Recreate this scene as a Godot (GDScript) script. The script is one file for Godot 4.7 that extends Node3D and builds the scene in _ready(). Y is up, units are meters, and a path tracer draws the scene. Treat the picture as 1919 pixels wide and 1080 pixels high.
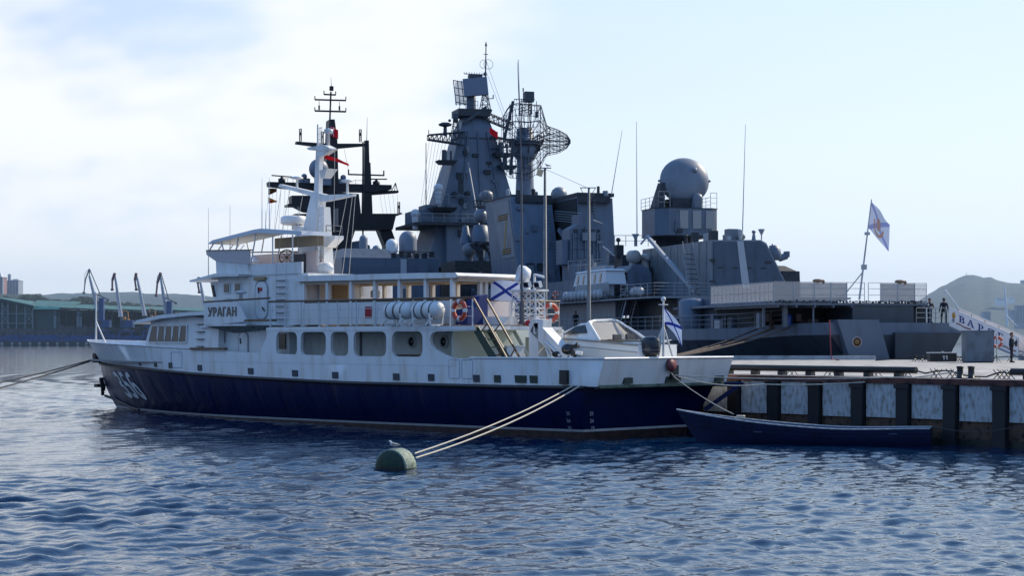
extends Node3D

var rng := RandomNumberGenerator.new()
var taken := {}
var mats := {}
var noise_tex := {}
const HARBOUR_YAW := 47.0
const WARSHIP_AT := Vector3(-26.1, 0, -57.65)
const WARSHIP_YAW := -26.5
var warship_frame: Transform3D
var town_frame: Transform3D

# ---------------------------------------------------------------- mesh builder
class B:
	var st := SurfaceTool.new()
	func _init():
		st.begin(Mesh.PRIMITIVE_TRIANGLES)
		st.set_smooth_group(-1)
	func smooth(on: bool):
		st.set_smooth_group(1 if on else -1)
	func tri(a: Vector3, b: Vector3, c: Vector3):
		st.add_vertex(a); st.add_vertex(c); st.add_vertex(b)
	func quad(a: Vector3, b: Vector3, c: Vector3, d: Vector3):
		tri(a, b, c); tri(a, c, d)
	func hexa(p: Array):   # bottom ring 0-3 and top ring 4-7, counter-clockwise seen from above
		quad(p[3], p[2], p[1], p[0]); quad(p[4], p[5], p[6], p[7])
		for i in 4:
			var j := (i + 1) % 4
			quad(p[i], p[j], p[4 + j], p[4 + i])
	func bx(x0: float, x1: float, y0: float, y1: float, z0: float, z1: float):
		tap(y0, x0, x1, z0, z1, y1, x0, x1, z0, z1)
	func tap(y0: float, a0: float, a1: float, c0: float, c1: float, y1: float, b0: float, b1: float, d0: float, d1: float):
		hexa([Vector3(a0, y0, c1), Vector3(a1, y0, c1), Vector3(a1, y0, c0), Vector3(a0, y0, c0),
			Vector3(b0, y1, d1), Vector3(b1, y1, d1), Vector3(b1, y1, d0), Vector3(b0, y1, d0)])
	func box(c: Vector3, s: Vector3, bs := Basis()):
		var h := s * 0.5
		var p := []
		for y in [-h.y, h.y]:
			for q in [[-1, 1], [1, 1], [1, -1], [-1, -1]]:
				p.append(c + bs * Vector3(q[0] * h.x, y, q[1] * h.z))
		hexa(p)
	func bar(a: Vector3, b: Vector3, w: float, t: float, up := Vector3.UP):   # a beam of width w and thickness t
		var d := (b - a).normalized()
		if absf(d.dot(up)) > 0.98:
			up = Vector3.RIGHT
		var s := d.cross(up).normalized()
		var u := s.cross(d).normalized()
		box((a + b) * 0.5, Vector3(w, t, a.distance_to(b)), Basis(s, u, -d))
	func tube(a: Vector3, b: Vector3, r0: float, r1 := -1.0, n := 6, caps := true):
		if r1 < 0.0:
			r1 = r0
		var d := (b - a).normalized()
		var s := d.cross(Vector3.UP if absf(d.y) < 0.9 else Vector3.RIGHT).normalized()
		var u := s.cross(d).normalized()
		var pa := []
		var pb := []
		for i in n:
			var t := TAU * i / n
			var o := s * cos(t) + u * sin(t)
			pa.append(a + o * r0); pb.append(b + o * r1)
		smooth(n > 4)
		for i in n:
			var j := (i + 1) % n
			quad(pa[i], pb[i], pb[j], pa[j])
		smooth(false)
		if caps:
			for i in range(1, n - 1):
				tri(pa[0], pa[i], pa[i + 1])
				tri(pb[0], pb[i + 1], pb[i])
	func path(p: Array, r: float, n := 5):
		for i in p.size() - 1:
			tube(p[i], p[i + 1], r, r, n)
	func lathe(prof: Array, c := Vector3.ZERO, bs := Basis(), n := 20):   # prof: Vector2(radius, height) from the bottom up
		smooth(true)
		for k in prof.size() - 1:
			for i in n:
				var t0 := TAU * i / n
				var t1 := TAU * (i + 1) / n
				var e := []
				for q in [[k, t0], [k, t1], [k + 1, t1], [k + 1, t0]]:
					var p: Vector2 = prof[q[0]]
					e.append(c + bs * Vector3(p.x * cos(q[1]), p.y, -p.x * sin(q[1])))
				if prof[k].x < 1e-5:
					tri(e[0], e[2], e[3])
				elif prof[k + 1].x < 1e-5:
					tri(e[0], e[1], e[2])
				else:
					quad(e[0], e[1], e[2], e[3])
		smooth(false)
	func sph(c: Vector3, r: float, sc := Vector3.ONE, n := 14, from := -90.0, bs := Basis()):
		var prof := []
		var m := maxi(4, n / 2)
		for i in m + 1:
			var a := deg_to_rad(lerpf(from, 90.0, float(i) / m))
			prof.append(Vector2(maxf(0.0, cos(a)) * r if i < m else 0.0, sin(a) * r))
		if from <= -90.0:
			prof[0].x = 0.0
		lathe(prof, c, bs * Basis.from_scale(sc), n)
	func prism(poly: Array, d0: float, d1: float, mode := "xy"):   # polygon extruded along the missing axis
		var pk := PackedVector2Array(poly)
		var idx := Geometry2D.triangulate_polygon(pk)
		var f := func(p: Vector2, d: float) -> Vector3:
			if mode == "xy": return Vector3(p.x, p.y, d)
			if mode == "xz": return Vector3(p.x, d, p.y)
			return Vector3(d, p.y, p.x)    # "zy"
		var area := 0.0
		for i in pk.size():
			area += pk[i].cross(pk[(i + 1) % pk.size()])
		var flip := area < 0.0
		if mode != "xy":
			flip = not flip
		var lo := minf(d0, d1)
		var hi := maxf(d0, d1)
		for i in range(0, idx.size(), 3):
			var a := pk[idx[i]]
			var b := pk[idx[i + 1]]
			var c := pk[idx[i + 2]]
			if ((b - a).cross(c - a) < 0.0) != (mode != "xy"):
				var t := b
				b = c; c = t
			tri(f.call(a, hi), f.call(b, hi), f.call(c, hi))
			tri(f.call(a, lo), f.call(c, lo), f.call(b, lo))
		for i in pk.size():
			var a := pk[i]
			var b := pk[(i + 1) % pk.size()]
			if flip:
				var t := a
				a = b; b = t
			quad(f.call(a, lo), f.call(b, lo), f.call(b, hi), f.call(a, hi))
	func loft(rings: Array, closed := false, soft := true):   # rows of points, counter-clockwise seen from outside: along a ring, then up
		smooth(soft)
		for k in rings.size() - 1:
			var n: int = rings[k].size()
			for i in (n if closed else n - 1):
				var j := (i + 1) % n
				quad(rings[k][i], rings[k][j], rings[k + 1][j], rings[k + 1][i])
		smooth(false)
	func truss(a: Vector3, b: Vector3, w: float, h: float, n: int, r: float, w1 := -1.0, h1 := -1.0):
		if w1 < 0.0: w1 = w
		if h1 < 0.0: h1 = h
		var d := (b - a).normalized()
		var s := d.cross(Vector3.UP if absf(d.y) < 0.9 else Vector3.RIGHT).normalized()
		var u := s.cross(d).normalized()
		var prev := []
		for i in n + 1:
			var f := float(i) / n
			var c := a.lerp(b, f)
			var ww := lerpf(w, w1, f) * 0.5
			var hh := lerpf(h, h1, f) * 0.5
			var q := [c + s * ww + u * hh, c - s * ww + u * hh, c - s * ww - u * hh, c + s * ww - u * hh]
			for k in 4:
				tube(q[k], q[(k + 1) % 4], r * 0.7, -1.0, 3, false)
				if prev:
					tube(prev[k], q[k], r, -1.0, 4, false)
					tube(prev[k], q[(k + 1) % 4], r * 0.6, -1.0, 3, false)
			prev = q
	func torus(c: Vector3, bs: Basis, R: float, r: float, n := 24, m := 8, a0 := 0.0, a1 := TAU):
		smooth(true)
		for i in n:
			for j in m:
				var e := []
				for q in [[i, j], [i + 1, j], [i + 1, j + 1], [i, j + 1]]:
					var t: float = lerpf(a0, a1, float(q[0]) / n)
					var p: float = TAU * q[1] / m
					e.append(c + bs * Vector3((R + r * cos(p)) * cos(t), (R + r * cos(p)) * sin(t), r * sin(p)))
				quad(e[0], e[1], e[2], e[3])
		smooth(false)
	func rail(p: Array, h: float, bars: int, gap: float, r := 0.025):   # posts and bars along a line of feet
		for i in p.size() - 1:
			var a: Vector3 = p[i]
			var b: Vector3 = p[i + 1]
			for k in range(1, bars + 1):
				var o := Vector3(0, h * k / bars, 0)
				tube(a + o, b + o, r * (1.0 if k == bars else 0.7), -1.0, 5)
			var n := maxi(1, roundi(a.distance_to(b) / gap))
			for k in n + 1:
				var q := a.lerp(b, float(k) / n)
				tube(q, q + Vector3(0, h, 0), r, -1.0, 5)
	func done() -> ArrayMesh:
		st.generate_normals()
		return st.commit()

# ---------------------------------------------------------------- nodes
func numbered(called: String) -> String:
	if not taken.has(called):
		taken[called] = 0
		return called
	taken[called] += 1
	return "%s_%03d" % [called, taken[called]]

func part(b, called: String, m: Material, parent: Node3D) -> MeshInstance3D:
	var pieces := [b.done() if b is B else b]
	if b is B and parent != self:
		if called in MASSES:
			pass
		else:
			pieces = apart(pieces[0])
	var first: MeshInstance3D
	for mesh in pieces:
		var o := MeshInstance3D.new()
		o.mesh = mesh
		o.material_override = m
		o.name = called
		parent.add_child(o, true)
		if called in MASSES:
			o.set_meta("kind", "stuff")
		if first == null:
			first = o
	return first

const MASSES := ["halyards", "rigging", "net_hinges", "stowed_gear", "funnel_stays", "weed_line"]

func apart(mesh: ArrayMesh) -> Array:     # pieces of a mesh that stand clear of each other become meshes of their own
	var arr := mesh.surface_get_arrays(0)
	var v: PackedVector3Array = arr[Mesh.ARRAY_VERTEX]
	var n := v.size()
	if n > 12000 or arr[Mesh.ARRAY_INDEX] != null:
		return [mesh]
	var seen := {}
	var up := PackedInt32Array()
	up.resize(n / 3)
	for i in n / 3:
		up[i] = i
	var find := func(i: int) -> int:
		while up[i] != i:
			up[i] = up[up[i]]
			i = up[i]
		return i
	for i in n:
		var key := Vector3i((v[i] * 500.0).round())
		var t := i / 3
		if seen.has(key):
			var a: int = find.call(seen[key])
			var c: int = find.call(t)
			if a != c:
				up[c] = a
		else:
			seen[key] = t
	var boxes := {}
	for i in n / 3:
		var r: int = find.call(i)
		if not boxes.has(r):
			boxes[r] = AABB(v[i * 3], Vector3.ZERO)
		boxes[r] = boxes[r].expand(v[i * 3]).expand(v[i * 3 + 1]).expand(v[i * 3 + 2])
	var keys := boxes.keys()
	if keys.size() < 2 or keys.size() > 260:
		return [mesh]
	var grp := {}
	for k in keys:
		grp[k] = k
	var top := func(k: int) -> int:
		while grp[k] != k:
			k = grp[k]
		return k
	for i in keys.size():
		var bi: AABB = boxes[keys[i]].grow(0.06)
		for j in range(i + 1, keys.size()):
			if bi.intersects(boxes[keys[j]]):
				var a: int = top.call(keys[i])
				var c: int = top.call(keys[j])
				if a != c:
					grp[c] = a
	var sets := {}
	for i in n / 3:
		var r: int = top.call(find.call(i))
		if not sets.has(r):
			sets[r] = PackedInt32Array()
		sets[r].append(i)
	if sets.size() < 2 or sets.size() > 60:
		return [mesh]
	var nn: PackedVector3Array = arr[Mesh.ARRAY_NORMAL]
	var out := []
	for r in sets:
		var pv := PackedVector3Array()
		var pn := PackedVector3Array()
		for i in sets[r]:
			for q in 3:
				pv.append(v[i * 3 + q]); pn.append(nn[i * 3 + q])
		var na := []
		na.resize(Mesh.ARRAY_MAX)
		na[Mesh.ARRAY_VERTEX] = pv
		na[Mesh.ARRAY_NORMAL] = pn
		var am := ArrayMesh.new()
		am.add_surface_from_arrays(Mesh.PRIMITIVE_TRIANGLES, na)
		out.append(am)
	return out

func tag(o: Node, label: String, category: String, group := ""):
	o.set_meta("label", label)
	o.set_meta("category", category)
	if group:
		o.set_meta("group", group)

func thing(called: String, label: String, category: String, at := Vector3.ZERO, yaw := 0.0, group := "") -> Node3D:
	var o := Node3D.new()
	o.name = numbered(called)
	add_child(o, true)
	o.position = at
	o.rotation_degrees.y = yaw
	tag(o, label, category, group)
	return o

func single(b, called: String, m: Material, label: String, category: String, group := "", at := Vector3.ZERO, yaw := 0.0) -> MeshInstance3D:
	var o := part(b, numbered(called), m, self)
	o.position = at
	o.rotation_degrees.y = yaw
	tag(o, label, category, group)
	return o

func struct(called: String) -> Node3D:
	var o := Node3D.new()
	o.name = numbered(called)
	add_child(o, true)
	o.set_meta("kind", "structure")
	return o

func copy(src: Node3D, label: String, at: Vector3, yaw := 1000.0) -> Node3D:
	var o: Node3D = src.duplicate()
	o.name = numbered(String(src.name))
	add_child(o, true)
	o.position = at
	if yaw < 999.0:
		o.rotation_degrees.y = yaw
	o.set_meta("label", label)
	return o

func ws(x: float, y: float, z: float) -> Vector3:      # a point given in the warship's own frame
	return warship_frame * Vector3(x, y, z)

func wv(p: Vector3) -> Vector3:
	return warship_frame * p

func tw(p: Vector3) -> Vector3:                        # a point given along and across the harbour mouth
	return town_frame * p

# ---------------------------------------------------------------- materials
var rust_low := {"streaks": Color(0.91, 0.885, 0.85), "streaks_b": Color(0.80, 0.77, 0.74), "peel_fine": Color(0.70, 0.65, 0.58)}

func ntex(key: String, freq: float, lo: float, hi: float, octaves := 4, as_normal := 0.0, size := 512, kind := FastNoiseLite.TYPE_SIMPLEX_SMOOTH) -> NoiseTexture2D:
	if noise_tex.has(key):
		return noise_tex[key]
	var n := FastNoiseLite.new()
	n.seed = hash(key) % 10000
	n.noise_type = kind
	n.frequency = freq
	n.fractal_octaves = octaves
	var t := NoiseTexture2D.new()
	t.width = size; t.height = size
	t.seamless = true
	t.noise = n
	if as_normal > 0.0:
		t.as_normal_map = true
		t.bump_strength = as_normal
	else:
		var g := Gradient.new()
		g.offsets = PackedFloat32Array([0.0, 0.45, 1.0])
		g.offsets = PackedFloat32Array([0.12, 0.42, 1.0])
		g.colors = PackedColorArray([rust_low.get(key, Color(lo, lo, lo)), Color(lerpf(lo, hi, 0.75), lerpf(lo, hi, 0.75), lerpf(lo, hi, 0.75)), Color(hi, hi, hi)])
		t.color_ramp = g
	noise_tex[key] = t
	return t

func lin(r: float, g: float, b: float, a := 1.0) -> Color:
	var c := Color(r, g, b).linear_to_srgb()
	c.a = a
	return c

func mat(key: String, c: Color, rough := 0.5, tex: Texture2D = null, sc := Vector3(0.2, 0.2, 0.2), metal := 0.0, bump: Texture2D = null, cm := 0.0) -> StandardMaterial3D:
	if mats.has(key):
		return mats[key]
	var m := StandardMaterial3D.new()
	m.resource_name = key
	m.albedo_color = c
	m.roughness = rough
	m.metallic = metal
	if tex or bump:
		m.uv1_triplanar = true
		m.uv1_world_triplanar = true
		m.uv1_scale = sc
	if tex:
		m.albedo_texture = tex
	if bump:
		m.heightmap_enabled = true
		m.heightmap_texture = bump
		m.heightmap_scale = cm
	mats[key] = m
	return m

func glass(key: String, c: Color) -> StandardMaterial3D:
	if mats.has(key):
		return mats[key]
	var m := StandardMaterial3D.new()
	m.transparency = BaseMaterial3D.TRANSPARENCY_ALPHA
	m.albedo_color = c
	m.roughness = 0.05
	mats[key] = m
	return m

func word(s: String, h: float, depth: float, serif := false, bold := true) -> TextMesh:
	var t := TextMesh.new()
	var fnt := SystemFont.new()
	fnt.font_names = PackedStringArray(["Droid Serif" if serif else "Droid Sans"])
	fnt.font_weight = 700 if bold else 400
	t.font = fnt
	t.text = s
	t.font_size = 48
	t.pixel_size = h / 48.0 / 0.72
	t.depth = depth
	t.curve_step = 2.0
	return t

# ---------------------------------------------------------------- sky, light, camera
func sky_picture() -> ImageTexture:
	var w := 2048
	var h := 1024
	var data := PackedFloat32Array()
	data.resize(w * h * 3)
	var big := FastNoiseLite.new()
	big.seed = 11; big.frequency = 0.55; big.fractal_octaves = 5; big.fractal_gain = 0.52
	var wisp := FastNoiseLite.new()
	wisp.seed = 5; wisp.frequency = 1.5; wisp.fractal_octaves = 4
	var sun_az := deg_to_rad(54.0)
	var sun_el := deg_to_rad(38.0)
	var sun_v := Vector3(sin(sun_az) * cos(sun_el), sin(sun_el), cos(sun_az) * cos(sun_el))
	var o := 0
	for j in h:
		var el := PI * (0.5 - (j + 0.5) / h)
		var deg := rad_to_deg(el)
		for i in w:
			if deg < -1.0:
				data[o] = 0.07; data[o + 1] = 0.11; data[o + 2] = 0.16
				o += 3
				continue
			var az := TAU * (i + 0.5) / w + deg_to_rad(HARBOUR_YAW)    # measured from the harbour's heading, right is positive
			var v := Vector3(sin(az) * cos(el), maxf(sin(el), 0.0), cos(az) * cos(el))
			var near := 0.5 + 0.5 * v.dot(sun_v)                        # 1 towards the sun
			var e := maxf(deg, 0.0)
			var low := Color(0.30, 0.44, 0.70).lerp(Color(1.01, 1.035, 1.06), smoothstep(0.25, 0.75, near))
			var mid := Color(0.11, 0.245, 0.57).lerp(Color(0.60, 0.80, 1.02), smoothstep(0.42, 0.92, near))
			var top := Color(0.10, 0.24, 0.60)
			var c := mid.lerp(Color(0.27, 0.53, 0.98), smoothstep(10.0, 24.0, e) * 0.85).lerp(top, smoothstep(22.0, 75.0, e))
			c = c.lerp(low, exp(-e / 7.5))
			# thin cloud sheets, heaviest on the seaward side
			var fl := rad_to_deg(wrapf(az, -PI, PI))
			var bank := smoothstep(3.5, -6.0, fl - 0.12 * (e - 6.0)) * smoothstep(-150.0, -70.0, fl)
			var p := Vector3(sin(az), 0, cos(az)) / (v.y + 0.16)
			var n := big.get_noise_3d(p.x * 2.2 + 3.0, e * 0.16, p.z * 2.2) * 0.75 + wisp.get_noise_3d(p.x * 4.0 + p.z * 1.5, e * 0.30, p.z * 3.0) * 0.3
			var cover := bank * (1.0 + 0.35 * smoothstep(7.5, 3.0, e)) + n * lerpf(0.7, 1.6, bank) - 0.34 - 1.0 * smoothstep(11.5, 24.0, e)
			cover -= 0.9 * exp(-pow((fl + 11.8 - (e - 10.0) * 0.9) / 2.6, 2.0) - pow((e - 10.6) / 1.5, 2.0))
			cover += 0.25 * exp(-pow((fl + 4.5) / 4.0, 2.0) - pow((e - 9.0) / 1.6, 2.0))
			var a := smoothstep(-0.12, 1.0, cover) * 0.97
			var white := Color(0.55, 0.60, 0.68).lerp(Color(0.865, 0.90, 0.935), smoothstep(0.2, 0.7, near))
			c = c.lerp(white, a)
			data[o] = c.r; data[o + 1] = c.g; data[o + 2] = c.b
			o += 3
	return ImageTexture.create_from_image(Image.create_from_data(w, h, false, Image.FORMAT_RGBF, data.to_byte_array()))

func setup():
	var cam := Camera3D.new()
	cam.name = "camera"
	add_child(cam)
	cam.position = Vector3(43.25, 3.6, 43.94)
	cam.rotation_degrees = Vector3(0, HARBOUR_YAW, 0)
	cam.near = 1.0
	cam.far = 12000.0
	cam.projection = Camera3D.PROJECTION_FRUSTUM
	cam.size = 2.0 * 540.0 / 3200.0
	cam.frustum_offset = Vector2(0.0, 97.0 / 3200.0)
	cam.current = true
	var sky := Sky.new()
	var sm := PanoramaSkyMaterial.new()
	sm.panorama = sky_picture()
	sky.sky_material = sm
	var env := Environment.new()
	env.background_mode = Environment.BG_SKY
	env.sky = sky
	env.tonemap_mode = Environment.TONE_MAPPER_LINEAR
	env.tonemap_exposure = 1.12
	env.sdfgi_enabled = true
	env.ssao_enabled = true
	env.ssil_enabled = true
	env.volumetric_fog_enabled = true
	env.volumetric_fog_density = 0.0
	var we := WorldEnvironment.new()
	we.name = "environment"
	we.environment = env
	add_child(we)
	var sun := DirectionalLight3D.new()
	sun.name = "sun"
	add_child(sun)
	var az := deg_to_rad(54.0 - HARBOUR_YAW)
	var el := deg_to_rad(38.0)
	var to_sun := Vector3(sin(az) * cos(el), sin(el), -cos(az) * cos(el))
	sun.look_at_from_position(to_sun * 100.0, Vector3.ZERO)
	sun.light_energy = 1.55
	sun.light_color = Color(1.0, 0.95, 0.86)
	sun.light_angular_distance = 0.5
	sun.shadow_enabled = true
	warship_frame = Transform3D(Basis(Vector3.UP, deg_to_rad(WARSHIP_YAW)), WARSHIP_AT)
	town_frame = Transform3D(Basis(Vector3.UP, deg_to_rad(HARBOUR_YAW)), Vector3(43.25, 0, 43.94))
	rng.seed = 7

func haze():
	var fm := FogMaterial.new()
	fm.density = 0.00028
	fm.albedo = Color(0.80, 0.91, 1.0)
	var f := FogVolume.new()
	f.name = "haze_bank"
	f.shape = RenderingServer.FOG_VOLUME_SHAPE_BOX
	f.size = Vector3(3600, 120, 2060)
	f.material = fm
	f.set_meta("kind", "structure")
	add_child(f)
	f.transform = town_frame * Transform3D(Basis(), Vector3(0, 55, -1930))

# ---------------------------------------------------------------- water
func water():
	var root := struct("water")
	var m := mat("water", lin(0.002, 0.016, 0.048), 0.03, null, Vector3(0.55, 0.55, 0.55), 0.0, ntex("ripples", 0.02, 0.0, 1.0, 3), 0.5)
	m.metallic_specular = 0.38
	m.albedo_texture = null
	var waves := []
	for i in 34:
		var lam := 0.22 * pow(7.5, pow((i + 0.5) / 34.0, 1.25))
		var a := rng.randf_range(-1.0, 1.0) * 1.15 + 0.25
		var k := TAU / lam
		waves.append([k * sin(a), k * cos(a), (0.022 + 0.024 * smoothstep(0.3, 0.65, lam) - 0.010 * smoothstep(1.1, 1.7, lam)) / k, rng.randf() * TAU, lam])
	var rows := []
	var d := 15.0
	while d < 3200.0:
		rows.append(d)
		d += maxf(0.062, d * 0.0029) if d < 130.0 else d * 0.02
	var nc := 860
	var nr := rows.size()
	var patch := FastNoiseLite.new()
	patch.seed = 31; patch.frequency = 0.05; patch.fractal_octaves = 2
	var pos := PackedVector3Array()
	var nor := PackedVector3Array()
	pos.resize(nr * nc); nor.resize(nr * nc)
	var o := 0
	for r in nr:
		var dd: float = rows[r]
		var half := 11.0 + 0.40 * dd
		var step := maxf(2.0 * half / nc, dd * 0.0029)
		var live := []
		for wv_ in waves:
			var f := clampf((wv_[4] / step - 2.2) / 2.5, 0.0, 1.0)
			if f > 0.0 and dd < 600.0:
				live.append([wv_[0], wv_[1], wv_[2] * f, wv_[3]])
		for ci in nc:
			var x := lerpf(-half, half, float(ci) / (nc - 1))
			var calm := 0.9 + 0.8 * patch.get_noise_2d(x, dd * 0.6)
			var y := 0.0
			var sx := 0.0
			var sz := 0.0
			for q in live:
				var ph: float = q[0] * x + q[1] * dd + q[3]
				var sn := sin(ph)
				y += q[2] * sn
				var c: float = q[2] * cos(ph)
				sx += q[0] * c
				sz += q[1] * c
			pos[o] = Vector3(x, y * calm, -dd)
			nor[o] = Vector3(-sx * calm, 1.0, sz * calm).normalized()
			o += 1
	var idx := PackedInt32Array()
	idx.resize((nr - 1) * (nc - 1) * 6)
	o = 0
	for r in nr - 1:
		for ci in nc - 1:
			var a := r * nc + ci
			idx[o] = a; idx[o + 1] = a + nc; idx[o + 2] = a + 1
			idx[o + 3] = a + 1; idx[o + 4] = a + nc; idx[o + 5] = a + nc + 1
			o += 6
	var arr := []
	arr.resize(Mesh.ARRAY_MAX)
	arr[Mesh.ARRAY_VERTEX] = pos
	arr[Mesh.ARRAY_NORMAL] = nor
	arr[Mesh.ARRAY_INDEX] = idx
	var am := ArrayMesh.new()
	am.add_surface_from_arrays(Mesh.PRIMITIVE_TRIANGLES, arr)
	part(am, "sea_surface", m, root)
	root.position = Vector3(43.25, 0, 43.94)
	root.rotation_degrees.y = HARBOUR_YAW

# ---------------------------------------------------------------- pier
func pier():
	var root := struct("pier")
	var con := mat("concrete", lin(0.42, 0.40, 0.37), 0.9, ntex("concrete", 0.012, 0.55, 1.0, 5), Vector3(0.12, 0.12, 0.12), 0.0, ntex("conc_fine", 0.06, 0, 1, 3), 0.6)
	var rust := mat("rusty_wall", lin(0.13, 0.075, 0.045), 0.85, ntex("rusty", 0.014, 0.25, 1.0, 5), Vector3(0.35, 0.3, 0.35), 0.0, ntex("conc_fine", 0.06, 0, 1, 3), 1.5)
	var white := mat("quay_white", lin(0.55, 0.56, 0.56), 0.8, ntex("peel_fine", 0.03, 0.5, 1.0, 6), Vector3(0.34, 0.14, 0.34), 0.0, ntex("conc_fine", 0.06, 0, 1, 3), 1.0)
	var red := mat("kerb_red", lin(0.13, 0.04, 0.03), 0.7, ntex("rusty", 0.014, 0.25, 1.0, 5), Vector3(0.3, 0.3, 0.3))
	var rub := mat("rubber", lin(0.012, 0.012, 0.014), 0.6)
	var line := [Vector2(-19, -6.85), Vector2(46, -6.85), Vector2(46, -80), Vector2(-2.1, -80.4), Vector2(-25.36, -54.04), Vector2(-45.8, -32.2)]
	var b := B.new()
	b.prism(line, -2.5, 2.2, "xz")
	part(b, "quay_body", rust, root)
	b = B.new()
	b.prism([Vector2(-19, -6.86), Vector2(46, -6.86), Vector2(46, -80), Vector2(-2.1, -80.4), Vector2(-25.4, -54.1), Vector2(-45.9, -32.2)], 2.204, 2.224, "xz")
	part(b, "quay_surface", con, root)
	# slabs of the apron along the edge, with open joints
	var tones := [con, mat("concrete_b", lin(0.36, 0.345, 0.32), 0.9, ntex("concrete", 0.012, 0.55, 1.0, 5), Vector3(0.1, 0.1, 0.14)), mat("concrete_c", lin(0.47, 0.45, 0.42), 0.9, ntex("concrete", 0.012, 0.55, 1.0, 5), Vector3(0.15, 0.15, 0.1))]
	for k in 8:
		for r in 3:
			b = B.new()
			var x0 := -6.0 + k * 4.0
			var z1 := -9.0 - r * 5.0
			b.bx(x0 + 0.03, x0 + 3.97, 2.228, 2.236 + 0.006 * rng.randf(), z1 - 4.96, z1 - 0.03)
			part(b, "slab", tones[rng.randi() % 3], root)
	b = B.new()
	b.bx(-19, 46, 2.06, 2.26, -6.98, -6.72)
	part(b, "kerb", red, root)
	b = B.new()
	b.bx(-19, 46, 2.228, 2.262, -7.3, -7.0)
	part(b, "edge_strip", mat("edge_white", lin(0.6, 0.58, 0.54), 0.8, ntex("peeling", 0.016, 0.22, 1.0, 6), Vector3(0.3, 0.3, 0.3)), root)
	for i in range(-4, 18):
		var x := 1.34 + 1.9 * i
		b = B.new()
		b.bx(x - 0.24, x + 0.24, -0.4, 2.05, -6.84, -6.6)
		b.bx(x - 0.30, x + 0.30, 1.9, 2.04, -6.6, -6.56)
		part(b, "fender", rub, root)
		b = B.new()
		var low := 0.86 + rng.randf_range(-0.04, 0.04)
		b.bx(x + 0.30, x + 1.60, low, 2.055, -6.845, -6.79 + rng.randf_range(-0.01, 0.01))
		part(b, "wall_panel", white, root)
	b = B.new()
	b.bx(-19, 46, -0.5, 0.22, -6.846, -6.835)
	part(b, "tide_band", mat("tide_weed", lin(0.018, 0.022, 0.014), 0.5, ntex("rusty", 0.014, 0.25, 1.0, 5), Vector3(0.5, 0.8, 0.5)), root)
	# raised kerb on the far side of the pier, where the warship lies
	b = B.new()
	var a := Vector3(-45.8, 2.36, -32.5)
	var c := Vector3(-25.5, 2.36, -54.2)
	b.bar(a, c, 0.5, 0.30)
	part(b, "far_kerb", mat("kerb_grey", lin(0.42, 0.44, 0.46), 0.85, ntex("concrete", 0.012, 0.55, 1.0, 5), Vector3(0.2, 0.2, 0.2)), root)

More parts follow.
